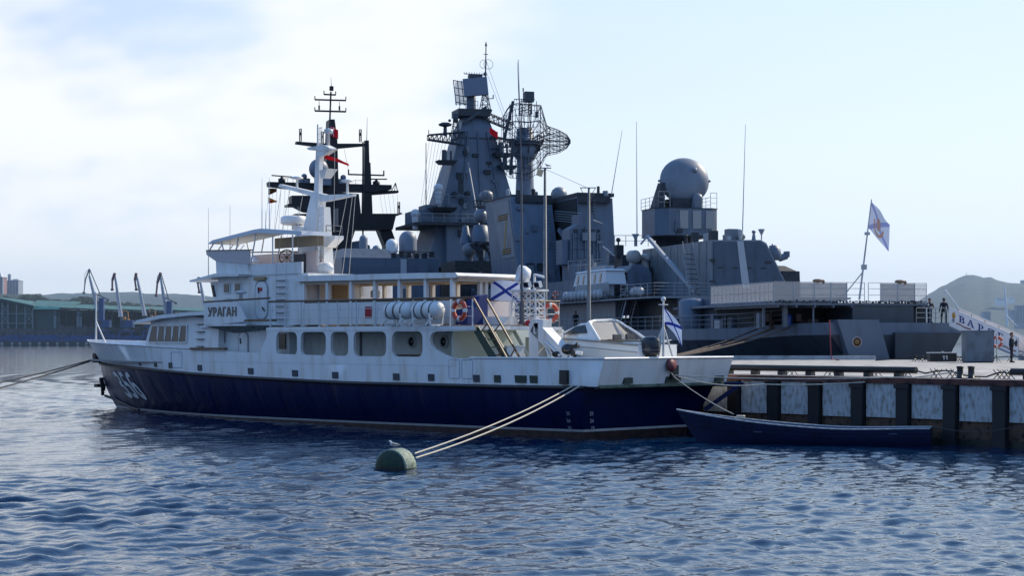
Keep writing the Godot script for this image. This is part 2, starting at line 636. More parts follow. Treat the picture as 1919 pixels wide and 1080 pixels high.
func pier_things():
	var rub := mat("rubber", lin(0.012, 0.012, 0.014), 0.6)
	var iron := mat("black_iron", lin(0.02, 0.02, 0.022), 0.5, ntex("grime", 0.01, 0.6, 1.0), Vector3(0.6, 0.6, 0.6))
	var steel := mat("galvanised", lin(0.32, 0.33, 0.34), 0.55, ntex("grime", 0.01, 0.6, 1.0), Vector3(0.5, 0.2, 0.5))
	# long black pipes lying on saddles along the quay edge
	for q in [[-12.0, 8.85, "long black rubber pipe on low saddles along the quay edge behind the vessel's stern"], [12.6, 26.0, "second black pipe on the quay edge beyond the pair of bollards"]]:
		var t := thing("quay_pipe", q[2], "pipe", Vector3(q[0], 2.26, -7.65))
		var b := B.new()
		var len: float = q[1] - q[0]
		b.tube(Vector3(0, 0.26, 0), Vector3(len, 0.26, 0), 0.12, 0.12, 14)
		part(b, "pipe", rub, t)
		var n := int(len / 1.3)
		for i in n:
			b = B.new()
			b.bx(0.5 + i * 1.3, 0.75 + i * 1.3, 0, 0.16, -0.14, 0.14)
			part(b, "saddle", iron, t)
	# the pair of bollards
	for i in 2:
		var t := thing("bollard", ["black mooring bollard post nearer the cable trestles, one of a pair on the quay edge", "black mooring bollard post of the pair, the one farther from the long pipe"][i], "bollard", Vector3(10.68 + 0.44 * i, 2.25, -7.55), 0, "pair of bollards on the quay")
		var b := B.new()
		b.lathe([Vector2(0, 0), Vector2(0.22, 0), Vector2(0.22, 0.04), Vector2(0.11, 0.05), Vector2(0.105, 0.36), Vector2(0.125, 0.39), Vector2(0.125, 0.42), Vector2(0.11, 0.44), Vector2(0, 0.44)])
		part(b, "post", iron, t)
		b = B.new()
		b.bx(-0.2, 0.2, 0, 0.03, -0.26, 0.26)
		part(b, "base_plate", iron, t)
	# cable trestles
	var places := []
	for x in [2.1, 3.9, 6.0, 7.3]:
		places.append([Vector3(x, 2.24, -9.3), "low wire trestle on the pier behind the long black pipe, %s from the vessel's stern" % ["first", "second", "third", "fourth"][places.size()]])
	for x in [9.5, 10.15, 12.0, 12.35]:
		places.append([Vector3(x, 2.24, -7.9), "crossed wire trestle holding up the black hose by the bollards, %s along the quay edge" % ["first", "second", "third", "last"][places.size() - 4]])
	for p in [Vector3(-17.22,2.18,-46.64), Vector3(-16.92,2.18,-46.96), Vector3(-15.41,2.14,-48.58), Vector3(-15.3,2.14,-48.7), Vector3(-13.2,2.18,-50.95)]:
		places.append([Vector3(p.x, 2.224, p.z), "crossed wire trestle by the pier's far edge, %s" % ["farthest from the crate", "just before the crate", "in the gap between crate and cabinet", "close beside the grey cabinet", "past the lifebuoy"][places.size() - 8]])
	var first: Node3D
	for q in places:
		if first == null:
			first = thing("cable_trestle", q[1], "trestle", q[0], 0, "crossed trestles carrying hoses")
			var b := B.new()
			for s in [-1.0, 1.0]:
				b.path([Vector3(-0.16, 0, s * 0.14), Vector3(0.16, 0.34, s * 0.14)], 0.016, 4)
				b.path([Vector3(0.16, 0, s * 0.14), Vector3(-0.16, 0.34, s * 0.14)], 0.016, 4)
			b.path([Vector3(0, 0.17, -0.14), Vector3(0, 0.17, 0.14)], 0.016, 4)
			part(b, "frame", iron, first)
		else:
			copy(first, q[1], q[0])
	# hoses on the trestles
	var hs := B.new()
	hs.path([Vector3(8.85, 2.5, -7.65), Vector3(9.2, 2.42, -7.7), Vector3(9.5, 2.5, -7.9), Vector3(9.85, 2.52, -7.9), Vector3(10.15, 2.5, -7.9), Vector3(10.4, 2.42, -7.8), Vector3(10.9, 2.33, -7.9), Vector3(11.5, 2.33, -7.9), Vector3(11.9, 2.46, -7.9), Vector3(12.2, 2.5, -7.9), Vector3(12.6, 2.42, -7.65)], 0.03, 6)
	single(hs, "hose", rub, "black hose looping over the crossed trestles between the two quay pipes", "hose")
	hs = B.new()
	var hp := []
	for q in [Vector3(-19.5,2.26,-45.66), Vector3(-17.78,2.44,-46.04), Vector3(-17.22,2.61,-46.64), Vector3(-16.77,2.57,-47.13), Vector3(-15.41,2.54,-48.58), Vector3(-14.17,2.47,-49.91), Vector3(-13.2,2.57,-50.95), Vector3(-11.68,2.44,-52.58)]:
		hp.append(Vector3(q.x, maxf(q.y, 2.3), q.z))
	hs.path(hp, 0.035, 6)
	single(hs, "hose", rub, "black hose along the far edge of the pier behind the crate and cabinet", "hose")
	hs = B.new()
	hs.path([wv(Vector3(1,4.96,5.72)), wv(Vector3(1,2.57,5.6)), wv(Vector3(2,2.22,5.99))], 0.05, 6)
	hs.path([Vector3(-24.8,2.29,-48.78), Vector3(-23.86,2.13,-48.31), Vector3(-22.32,2.07,-48.51), Vector3(-21.14,2.09,-48.3)], 0.05, 6)
	single(hs, "hose", mat("hose_red", lin(0.20, 0.03, 0.045), 0.6), "dark red fire hose hanging down the warship's stern and lying on the pier", "hose")
	# grey cabinet
	var t := thing("steel_cabinet", "tall plain grey-blue steel cabinet standing on the pier before the gangway", "cabinet", Vector3(-12.8, 2.226, -46.6), HARBOUR_YAW)
	var gp := mat("cabinet_grey", lin(0.13, 0.165, 0.20), 0.5, ntex("grime", 0.01, 0.6, 1.0), Vector3(0.3, 0.12, 0.3))
	var b := B.new()
	b.bx(-0.82, 0.82, 0.06, 1.86, -0.6, 0.6)
	part(b, "body", gp, t)
	b = B.new()
	b.bx(-0.86, 0.86, 1.862, 1.93, -0.64, 0.64)
	part(b, "lid", gp, t)
	b = B.new()
	b.bx(-0.80, 0.80, 0.58, 1.84, 0.602, 0.625)
	part(b, "upper_door", gp, t)
	b = B.new()
	b.bx(-0.80, 0.80, 0.08, 0.565, 0.602, 0.622)
	part(b, "lower_door", gp, t)
	b = B.new()
	b.bx(0.02, 0.10, 1.27, 1.31, 0.626, 0.65)
	part(b, "handle", steel, t)
	b = B.new()
	b.bx(-0.78, 0.78, 0.0, 0.058, -0.55, 0.55)
	part(b, "plinth", iron, t)
	# black crate with the number
	t = thing("storage_crate", "low black crate with a pale lid and the number 11, beside the cabinet", "crate", Vector3(-15.55, 2.226, -47.0), HARBOUR_YAW)
	b = B.new()
	b.bx(-0.81, 0.81, 0.03, 0.54, -0.4, 0.4)
	part(b, "body", iron, t)
	b = B.new()
	b.bx(-0.85, 0.85, 0.543, 0.6, -0.44, 0.44)
	part(b, "lid", mat("tarp_pale", lin(0.5, 0.5, 0.5), 0.8), t)
	for i in 5:
		b = B.new()
		b.bx(-0.76 + i * 0.36, -0.70 + i * 0.36, 0.04, 0.53, 0.402, 0.425)
		part(b, "batten", iron, t)
	b = B.new()
	b.lathe([Vector2(0, 0), Vector2(0.07, 0), Vector2(0.07, 0.06), Vector2(0, 0.08)], Vector3(0.02, 0.602, 0))
	part(b, "lid_knob", steel, t)
	var tx := part(word("11", 0.24, 0.01), "number", mat("paint_white", lin(0.75, 0.75, 0.74), 0.7), t)
	tx.position = Vector3(0.10, 0.27, 0.43)
	# lifebuoy on a stand
	var lb := lifebuoy("red and white lifebuoy on a thin stand before the gangway", Vector3(-12.15,3.47,-47.68) + Vector3(0, 0, 0), HARBOUR_YAW, 0.36)
	t = thing("lifebuoy_stand", "thin white post stand under the red lifebuoy beside the grey cabinet", "stand", Vector3(lb.position.x, 2.226, lb.position.z), HARBOUR_YAW)
	b = B.new()
	b.tube(Vector3(0, 0.02, -0.12), Vector3(0, 1.75, -0.12), 0.022)
	part(b, "post", steel, t)
	b = B.new()
	b.path([Vector3(-0.25, 0, -0.1), Vector3(0, 0.5, -0.12), Vector3(0.25, 0, -0.1)], 0.018)
	b.path([Vector3(0, 0.0, 0.25), Vector3(0, 0.5, -0.12)], 0.018)
	part(b, "tripod_foot", steel, t)
	gangway()
	# lamp posts
	lamp_post(Vector3(-19.95,3.52,-17.32), 10.2, 0, "tall lamp post with one floodlight and a bird on it, nearer the saloon")
	lamp_post(Vector3(-26.82,3.51,-27.55), 10.25, 1, "tall lamp post with an empty crossbar, in front of the funnels")
	# steel beam lying on the pier at the right
	b = B.new()
	b.bx(0, 3.5, 0, 0.14, -0.1, 0.1)
	b.bx(0, 3.5, 0.14, 0.17, -0.16, 0.16)
	single(b, "steel_beam", steel, "pale steel beam lying on the pier near the second pipe", "beam", "", Vector3(12.0, 2.24, -11.6), 38)

func lamp_post(foot: Vector3, h: float, kind: int, label: String):
	var steel := mat("lamp_grey", lin(0.16, 0.17, 0.18), 0.6, ntex("grime", 0.01, 0.6, 1.0), Vector3(0.5, 0.2, 0.5))
	var t := thing("lamp_post", label, "lamp post", Vector3(foot.x, 2.224, foot.z), HARBOUR_YAW, "lamp posts on the pier")
	var b := B.new()
	b.lathe([Vector2(0, 0), Vector2(0.16, 0), Vector2(0.15, 1.2), Vector2(0.13, 1.25), Vector2(0.065, h), Vector2(0, h)], Vector3.ZERO, Basis(), 12)
	part(b, "post", steel, t)
	b = B.new()
	if kind == 0:
		b.bx(-0.42, 0.32, h, h + 0.05, -0.03, 0.03)
		part(b, "crossbar", steel, t)
		b = B.new()
		b.box(Vector3(-0.26, h - 0.22, 0.08), Vector3(0.30, 0.36, 0.1), Basis(Vector3(0, 0, 1), -0.3) * Basis(Vector3(1, 0, 0), 0.35))
		part(b, "floodlight", mat("lamp_face", lin(0.34, 0.33, 0.26), 0.4), t)
	else:
		b.bx(-0.52, 0.42, h, h + 0.05, -0.03, 0.03)
		b.tube(Vector3(-0.48, h, 0), Vector3(-0.36, h - 0.25, 0.05), 0.02)
		b.tube(Vector3(0.38, h, 0), Vector3(0.12, h - 0.42, 0.05), 0.02)
		b.tube(Vector3(0.36, h - 0.3, 0.05), Vector3(0.1, h - 0.6, 0.05), 0.02)
		part(b, "crossbar", steel, t)
		b = B.new()
		b.box(Vector3(0.55, h - 0.1, 0), Vector3(0.16, 0.42, 0.16))
		part(b, "lamp_housing", mat("black_iron", Color()), t)
	b = B.new()
	b.bx(-0.09, 0.09, 0.7, 1.1, 0.14, 0.18)
	part(b, "hatch", steel, t)

func lifebuoy(label: String, at: Vector3, yaw: float, R: float, group := "") -> Node3D:
	var t := thing("lifebuoy", label, "lifebuoy", at, yaw, group)
	var org := mat("buoy_orange", lin(0.55, 0.075, 0.035), 0.55)
	var wht := mat("buoy_white", lin(0.72, 0.70, 0.68), 0.55)
	var r := R * 0.22
	for i in 4:
		var b := B.new()
		b.torus(Vector3.ZERO, Basis.from_scale(Vector3(1, 1, 0.8)), R - r, r, 7, 10, TAU * (i / 4.0 + 0.03), TAU * (i / 4.0 + 0.22))
		part(b, "orange_section", org, t)
		b = B.new()
		b.torus(Vector3.ZERO, Basis.from_scale(Vector3(1, 1, 0.8)), R - r, r * 1.02, 3, 10, TAU * (i / 4.0 - 0.03), TAU * (i / 4.0 + 0.03))
		part(b, "white_band", wht, t)
	var b := B.new()
	for i in 4:
		var p := []
		for k in 5:
			var a := TAU * (i + k / 4.0) / 4.0
			var rr: float = R + 0.012 + 0.03 * sin(PI * k / 4.0)
			p.append(Vector3(cos(a) * rr, sin(a) * rr, 0))
		b.path(p, 0.01, 4)
	part(b, "grab_line", mat("rope_pale", lin(0.5, 0.46, 0.38), 0.9), t)
	return t

func gangway():
	var top := Vector3(30.5, 4.75, -118.0)
	var low := Vector3(34.05, 2.70, -114.0)
	var flat_dir := Vector3(low.x - top.x, 0, low.z - top.z)
	var yaw := HARBOUR_YAW + rad_to_deg(atan2(-flat_dir.z, flat_dir.x))
	var t := thing("gangway", "sloping gangway with white side panels lettered in blue, leading up to the warship's stern", "gangway", tw(top), yaw)
	var run := flat_dir.length()
	var drop := low.y - top.y
	var alu := mat("gangway_grey", lin(0.2, 0.22, 0.25), 0.5)
	var cloth := mat("gangway_white", lin(0.78, 0.74, 0.72), 0.8)
	cloth.backlight_enabled = true
	cloth.backlight = Color(0.5, 0.48, 0.46)
	# frame: x along the gangway downwards, z towards the near side
	var sl := drop / run
	var b := B.new()
	b.hexa([Vector3(0, -0.32, 0.5), Vector3(run, drop - 0.32, 0.5), Vector3(run, drop - 0.32, -0.5), Vector3(0, -0.32, -0.5), Vector3(0, 0, 0.5), Vector3(run, drop, 0.5), Vector3(run, drop, -0.5), Vector3(0, 0, -0.5)])
	part(b, "walkway", alu, t)
	for s in [1.0, -1.0]:
		b = B.new()
		var z0: float = s * 0.52
		var z1: float = s * 0.545
		var lo := minf(z0, z1)
		var hi := maxf(z0, z1)
		b.hexa([Vector3(0, -0.2, hi), Vector3(run, drop - 0.2, hi), Vector3(run, drop - 0.2, lo), Vector3(0, -0.2, lo), Vector3(0.0, 1.02, hi), Vector3(run, drop + 1.02, hi), Vector3(run, drop + 1.02, lo), Vector3(0, 1.02, lo)])
		part(b, "side_panel", cloth, t)
		b = B.new()
		b.tube(Vector3(-0.15, 0.8, s * 0.5), Vector3(0, 1.05, s * 0.5), 0.03)
		b.tube(Vector3(0, 1.05, s * 0.5), Vector3(run, drop + 1.05, s * 0.5), 0.03)
		b.tube(Vector3(run, drop + 1.05, s * 0.5), Vector3(run + 0.2, drop + 0.7, s * 0.5), 0.03)
		part(b, "handrail", mat("rail_white", lin(0.6, 0.6, 0.6), 0.5), t)
		for k in 6:
			b = B.new()
			var x := run * k / 5.0
			b.tube(Vector3(x, sl * x, s * 0.5), Vector3(x, sl * x + 1.03, s * 0.5), 0.02)
			part(b, "stanchion", alu, t)
	var blue := mat("letter_blue", lin(0.03, 0.06, 0.2), 0.7)
	var sh := Basis(Vector3(1, sl, 0), Vector3(0, 1, 0), Vector3(0, 0, 1))
	for q in [["В", 0.185], ["А", 0.315], ["Р", 0.465], ["Я", 0.61], ["Г", 0.745]]:
		var tx := part(word(q[0], 0.47, 0.012, true), "letter", blue, t)
		var x: float = q[1] * run
		tx.transform = Transform3D(sh * Basis.from_scale(Vector3(1.15, 1, 1)), Vector3(x, sl * x + 0.60, 0.557))
	for k in 3:
		b = B.new()
		b.bx(run + k * 0.28, run + 0.34 + k * 0.28, drop - 0.46, drop - 0.10 - k * 0.12, -0.5, 0.5)
		part(b, "boarding_step", alu, t)
	# ribbon mark and round ornament printed at the upper end
	b = B.new()
	for q in [[0.10, 0.32, 0.14], [0.78, 0.97, 0.0]]:
		for k in 6:
			var xa: float = run * lerpf(q[0], q[1], k / 6.0)
			var xb: float = run * lerpf(q[0], q[1], (k + 1) / 6.0)
			var ya: float = sl * xa + q[2] + 0.03 * sin(k * 1.3)
			var yb: float = sl * xb + q[2] + 0.03 * sin((k + 1) * 1.3)
			b.quad(Vector3(xa, ya, 0.552), Vector3(xb, yb, 0.552), Vector3(xb, yb + 0.09, 0.552), Vector3(xa, ya + 0.09, 0.552))
	part(b, "painted_ribbon", mat("ribbon_red", lin(0.22, 0.05, 0.03), 0.7), t)
	b = B.new()
	b.lathe([Vector2(0, 0), Vector2(0.13, 0), Vector2(0.13, 0.01), Vector2(0, 0.01)], Vector3(0.36, sl * 0.36 + 0.66, 0.55), Basis(Vector3.RIGHT, PI / 2) * Basis.from_scale(Vector3(1, 1, 1.7)))
	part(b, "painted_ornament", mat("ornament_gold", lin(0.55, 0.25, 0.03), 0.6), t)
	b = B.new()
	b.lathe([Vector2(0, 0), Vector2(0.1, 0), Vector2(0.1, 0.01), Vector2(0, 0.01)], Vector3(0.33, sl * 0.33 + 0.32, 0.55), Basis(Vector3.RIGHT, PI / 2) * Basis.from_scale(Vector3(1, 1, 1.6)))
	part(b, "painted_badge", mat("badge_grey", lin(0.25, 0.27, 0.3), 0.6), t)

# ---------------------------------------------------------------- far shore
func ridge(prof: Array, x: float) -> float:
	for i in prof.size() - 1:
		if x <= prof[i + 1].x:
			return lerpf(prof[i].y, prof[i + 1].y, clampf((x - prof[i].x) / (prof[i + 1].x - prof[i].x), 0, 1))
	return prof[prof.size() - 1].y

func hill(called: String, prof: Array, d0: float, d1: float, m: Material, rough: float, sd: int, steps := 150):
	var n := FastNoiseLite.new()
	n.seed = sd; n.frequency = 0.012; n.fractal_octaves = 5
	var x0: float = prof[0].x
	var x1: float = prof[prof.size() - 1].x
	var rings := []
	var rows := 26
	for r in rows + 1:
		var f := float(r) / rows
		var ring := []
		var d := lerpf(d0, d1 + (d1 - d0) * 0.35, f)
		var up := smoothstep(0.0, 1.0, minf(1.0, (d - d0) / (d1 - d0)))
		if d > d1:
			up = 1.0 - 0.8 * (d - d1) / (d1 - d0)
		for i in steps + 1:
			var x := lerpf(x0, x1, float(i) / steps) * (d / d1)
			var y := ridge(prof, x * d1 / d) * up
			y += n.get_noise_2d(x, d) * rough * (0.3 + 0.7 * up)
			ring.append(Vector3(x, maxf(y, -1.0), -d))
		rings.append(ring)
	var b := B.new()
	b.loft(rings, false, true)
	var root := struct(called)
	root.transform = town_frame
	part(b, "slope", m, root)

func far_shore():
	var green := mat("hill_green", lin(0.022, 0.040, 0.036), 0.95, ntex("scrub", 0.02, 0.35, 1.0, 6), Vector3(0.004, 0.004, 0.004))
	hill("hills", [Vector2(-825,69.6), Vector2(-720,64.35), Vector2(-690,64.35), Vector2(-645,67.35), Vector2(-600,68.85), Vector2(-547.5,69.6), Vector2(-495,67.35), Vector2(-450,65.85), Vector2(-420,62.1), Vector2(-345,56.85), Vector2(-240,46.35), Vector2(-150,31.35), Vector2(-45,10.35)], 1700, 2400, green, 4.0, 3)
	hill("hill_slope", [Vector2(-515.62,45.32), Vector2(-450,42.98), Vector2(-421.88,43.44), Vector2(-407.81,39.69), Vector2(-389.06,36.88), Vector2(-370.31,38.29), Vector2(-328.12,35.01), Vector2(-262.5,27.98), Vector2(-206.25,11.57)], 1290, 1500, green, 2.0, 9)
	hill("headland", [Vector2(438.75,4.41), Vector2(520,15.79), Vector2(585,43.41), Vector2(629.69,69.41), Vector2(650,81.6), Vector2(666.25,89.72), Vector2(682.5,97.04), Vector2(691.44,99.47), Vector2(703.62,98.66), Vector2(717.44,95.41), Vector2(728.81,97.04), Vector2(743.44,91.35), Vector2(755.63,87.29), Vector2(767.81,87.29), Vector2(779.19,88.1), Vector2(836.88,84.04), Vector2(926.25,66.16), Vector2(1088.75,33.66)], 1800, 2600, green, 5.0, 21, 220)
	# quay and ground of the far side
	var root := struct("far_quay")
	root.transform = town_frame
	var b := B.new()
	b.bx(-520, 60, -2, 2.6, -1330, -1140)
	part(b, "ground", mat("quay_dark", lin(0.05, 0.05, 0.05), 0.9), root)
	# tyres hung along the quay wall
	var tyre := B.new()
	tyre.torus(Vector3.ZERO, Basis(), 0.65, 0.28, 12, 6)
	var tm := tyre.done()
	var grey := mat("tyre_grey", lin(0.4, 0.4, 0.4), 0.8)
	var lat := -410.0
	while lat < -185.0:
		var o := part(tm, "tyre_fender", grey, root)
		o.position = Vector3(lat, 1.0, -1139.6)
		lat += rng.randf_range(5.0, 7.5)
	# blue barrier of the far quay
	var blue := mat("barrier_blue", lin(0.02, 0.06, 0.22), 0.7, ntex("grime", 0.01, 0.6, 1.0), Vector3(0.05, 0.05, 0.05))
	lat = -430.0
	var k := 0
	while lat < -190.0:
		b = B.new()
		var w := rng.randf_range(16, 26)
		b.bx(0, w - 0.6, 0, rng.randf_range(3.6, 4.6), -1.0, 0.0)
		single(b, "quay_barrier", blue, "blue barrier wall section on the far quay, below %s" % ["the big green shed's outer bays", "the big green shed's braced frame", "the big green shed's last bay", "the shut green wall", "the first open shed", "the tallest crane", "the second open shed", "the slender crane pair", "the third open shed", "the orange machine", "the fourth open shed", "the farthest shed", "the last crane", "the end of the sheds"][mini(k, 13)], "barrier", "blue barriers on the far quay", tw(Vector3(lat, 2.6, -1146.0)), HARBOUR_YAW)
		lat += w
		k += 1
	sheds()
	cranes()
	town()

func sheds():
	var roofm := mat("shed_roof", lin(0.022, 0.115, 0.10), 0.6, ntex("grime", 0.01, 0.6, 1.0), Vector3(0.03, 0.03, 0.03))
	var roofl := mat("shed_eave", lin(0.16, 0.5, 0.4), 0.6)
	var wallm := mat("shed_wall", lin(0.018, 0.07, 0.075), 0.8, ntex("grime", 0.01, 0.6, 1.0), Vector3(0.03, 0.02, 0.03))
	var darkm := mat("shed_dark", lin(0.022, 0.026, 0.035), 0.9, ntex("grime", 0.01, 0.6, 1.0), Vector3(0.04, 0.03, 0.04))
	var frame := mat("shed_frame", lin(0.16, 0.2, 0.22), 0.7)
	var low := mat("shed_stone", lin(0.10, 0.10, 0.11), 0.9, ntex("rusty", 0.014, 0.25, 1.0, 5), Vector3(0.06, 0.02, 0.06))
	# the big green shed at the left, its gable side to the water
	var t := thing("warehouse", "large green shed with braced frame on the far quay, beside the tower blocks", "warehouse", tw(Vector3(0, 0, 0)), HARBOUR_YAW, "sheds on the far quay")
	var b := B.new()
	b.prism([Vector2(-389.55,36), Vector2(-346.22,30.9), Vector2(-325.84,26.54), Vector2(-325.84,2.51), Vector2(-389.55,2.51)], -1230, -1165, "xy")
	part(b, "wall", wallm, t)
	b = B.new()
	b.prism([Vector2(-389.55,36.73), Vector2(-346.22,31.63), Vector2(-324.74,26.9), Vector2(-324.74,25.99), Vector2(-346.22,30.36), Vector2(-389.55,35.64)], -1232, -1160, "xy")
	part(b, "roof", roofm, t)
	for q in [[-5, 566], [5, 567], [16, 568], [32, 571], [48, 574], [62, 577]]:
		b = B.new()
		var p := Vector2((q[0] - 960) / 3200.0 * 1162.0, 3.6 + (637 - q[1]) / 3200.0 * 1162.0)
		b.bx(p.x - 0.35, p.x + 0.35, 2.6, p.y, -1163.5, -1162.5)
		part(b, "column", frame, t)
	for y in [588.0, 606.0]:
		b = B.new()
		var h: float = 3.6 + (637 - y) / 3200.0 * 1162.0
		b.bx(-365.0, -326.0, h - 0.3, h + 0.3, -1164.5, -1163.7)
		part(b, "beam", frame, t)
	b = B.new()
	for q in [[5, 16], [48, 62]]:
		for yy in [[570, 588], [588, 606]]:
			var xa: float = (q[0] - 960) / 3200.0 * 1162.0
			var xb: float = (q[1] - 960) / 3200.0 * 1162.0
			var ya: float = 3.6 + (637 - yy[0]) / 3200.0 * 1162.0
			var yb: float = 3.6 + (637 - yy[1]) / 3200.0 * 1162.0
			b.tube(Vector3(xa, ya, -1163), Vector3(xb, yb, -1163), 0.25)
			b.tube(Vector3(xa, yb, -1163), Vector3(xb, ya, -1163), 0.25)
	part(b, "brace", frame, t)
	b = B.new()
	b.bx(-380, -325, 2.6, Vector2(-348.3,11.22).y, -1164.9, -1161.5)
	part(b, "plinth", low, t)
	# shut green shed and the open-fronted ones that follow it
	var spans := [[65, 114, 563, 574], [104, 168, 566, 575], [152, 200, 567.5, 577], [190, 248, 569, 578], [236, 296, 570, 579], [284, 348, 571.5, 580], [336, 420, 572.5, 581], [408, 500, 574, 583]]
	var names := ["shut green shed with a pale green eave, next to the big braced shed", "open-fronted shed with dark bays, just past the shut green shed", "open-fronted shed behind the tallest crane's blue tower", "open-fronted shed behind the crane with the blue cab", "open-fronted shed behind the slender third crane", "open-fronted shed behind the fourth crane's tower", "open-fronted shed just past the fourth crane", "farthest shed, mostly hidden behind the white vessel's bridge"]
	for i in spans.size():
		var s: Array = spans[i]
		var D := 1165.0
		var xa: float = (s[0] - 960) / 3200.0 * D
		var xb: float = (s[1] - 960) / 3200.0 * D
		var yr: float = 3.6 + (637 - (s[2] if i == 0 else s[3] - 5.5)) / 3200.0 * 1215.0
		var ye: float = 3.6 + (637 - s[3]) / 3200.0 * D
		t = thing("warehouse", names[i], "warehouse", tw(Vector3(xa, 0, -D)), HARBOUR_YAW, "sheds on the far quay")
		var w := xb - xa
		var sk := -4.0 if i > 0 else 0.0      # the roofs run back at a slant
		b = B.new()
		b.hexa([Vector3(sk, ye - 0.6, 2), Vector3(w + 1.5, ye - 2.2, 2), Vector3(w + 1.5, yr - 2.2, -50), Vector3(sk - 12.0, yr - 0.6, -50), Vector3(sk, ye, 2), Vector3(w + 1.5, ye - 1.6, 2), Vector3(w + 1.5, yr - 1.0, -50), Vector3(sk - 12.0, yr, -50)])
		part(b, "roof", roofm, t)
		if i == 0:
			b = B.new()
			b.bx(0.5, w, ye - 2.2, ye - 0.7, 2.1, 2.5)
			part(b, "eave", roofl, t)
		b = B.new()
		b.bx(0, w, 2.6, ye - 2.4, -20, -1.0 if i == 0 else -14.0)
		part(b, "wall", wallm if i == 0 else darkm, t)
		if i > 0:
			for k in 4:
				b = B.new()
				var x: float = w * k / 3.0
				b.bx(x - 0.8, x + 0.8, 2.6, ye - 1.8, -2.0, -0.6)
				part(b, "column", frame if k % 2 == 0 else darkm, t)
			b = B.new()
			b.truss(Vector3(0, ye - 4.0, -1), Vector3(w, ye - 4.6, -1), 1.5, 3.0, 8, 0.22)
			part(b, "roof_truss", darkm, t)
			b = B.new()
			b.bx(0, w, ye - 16.0, ye - 15.4, -2.4, -2.0)
			part(b, "crane_rail", darkm, t)
		b = B.new()
		var n := 10
		for k in n:
			b.bx(w * k / n, w * (k + 1) / n, 2.6, 10.5 + rng.randf_range(-1.2, 1.2) - (0.0 if i == 0 else -2.0), -0.5, 1.5 + rng.randf() * 0.8)
		part(b, "retaining_wall", low, t)

func beam_px(b: B, D: float, x0: float, y0: float, x1: float, y1: float, w: float, depth := 0.0):
	b.bar(Vector3(x0, y0, D), Vector3(x1, y1, D + depth), w, w, Vector3(0, 0, 1))

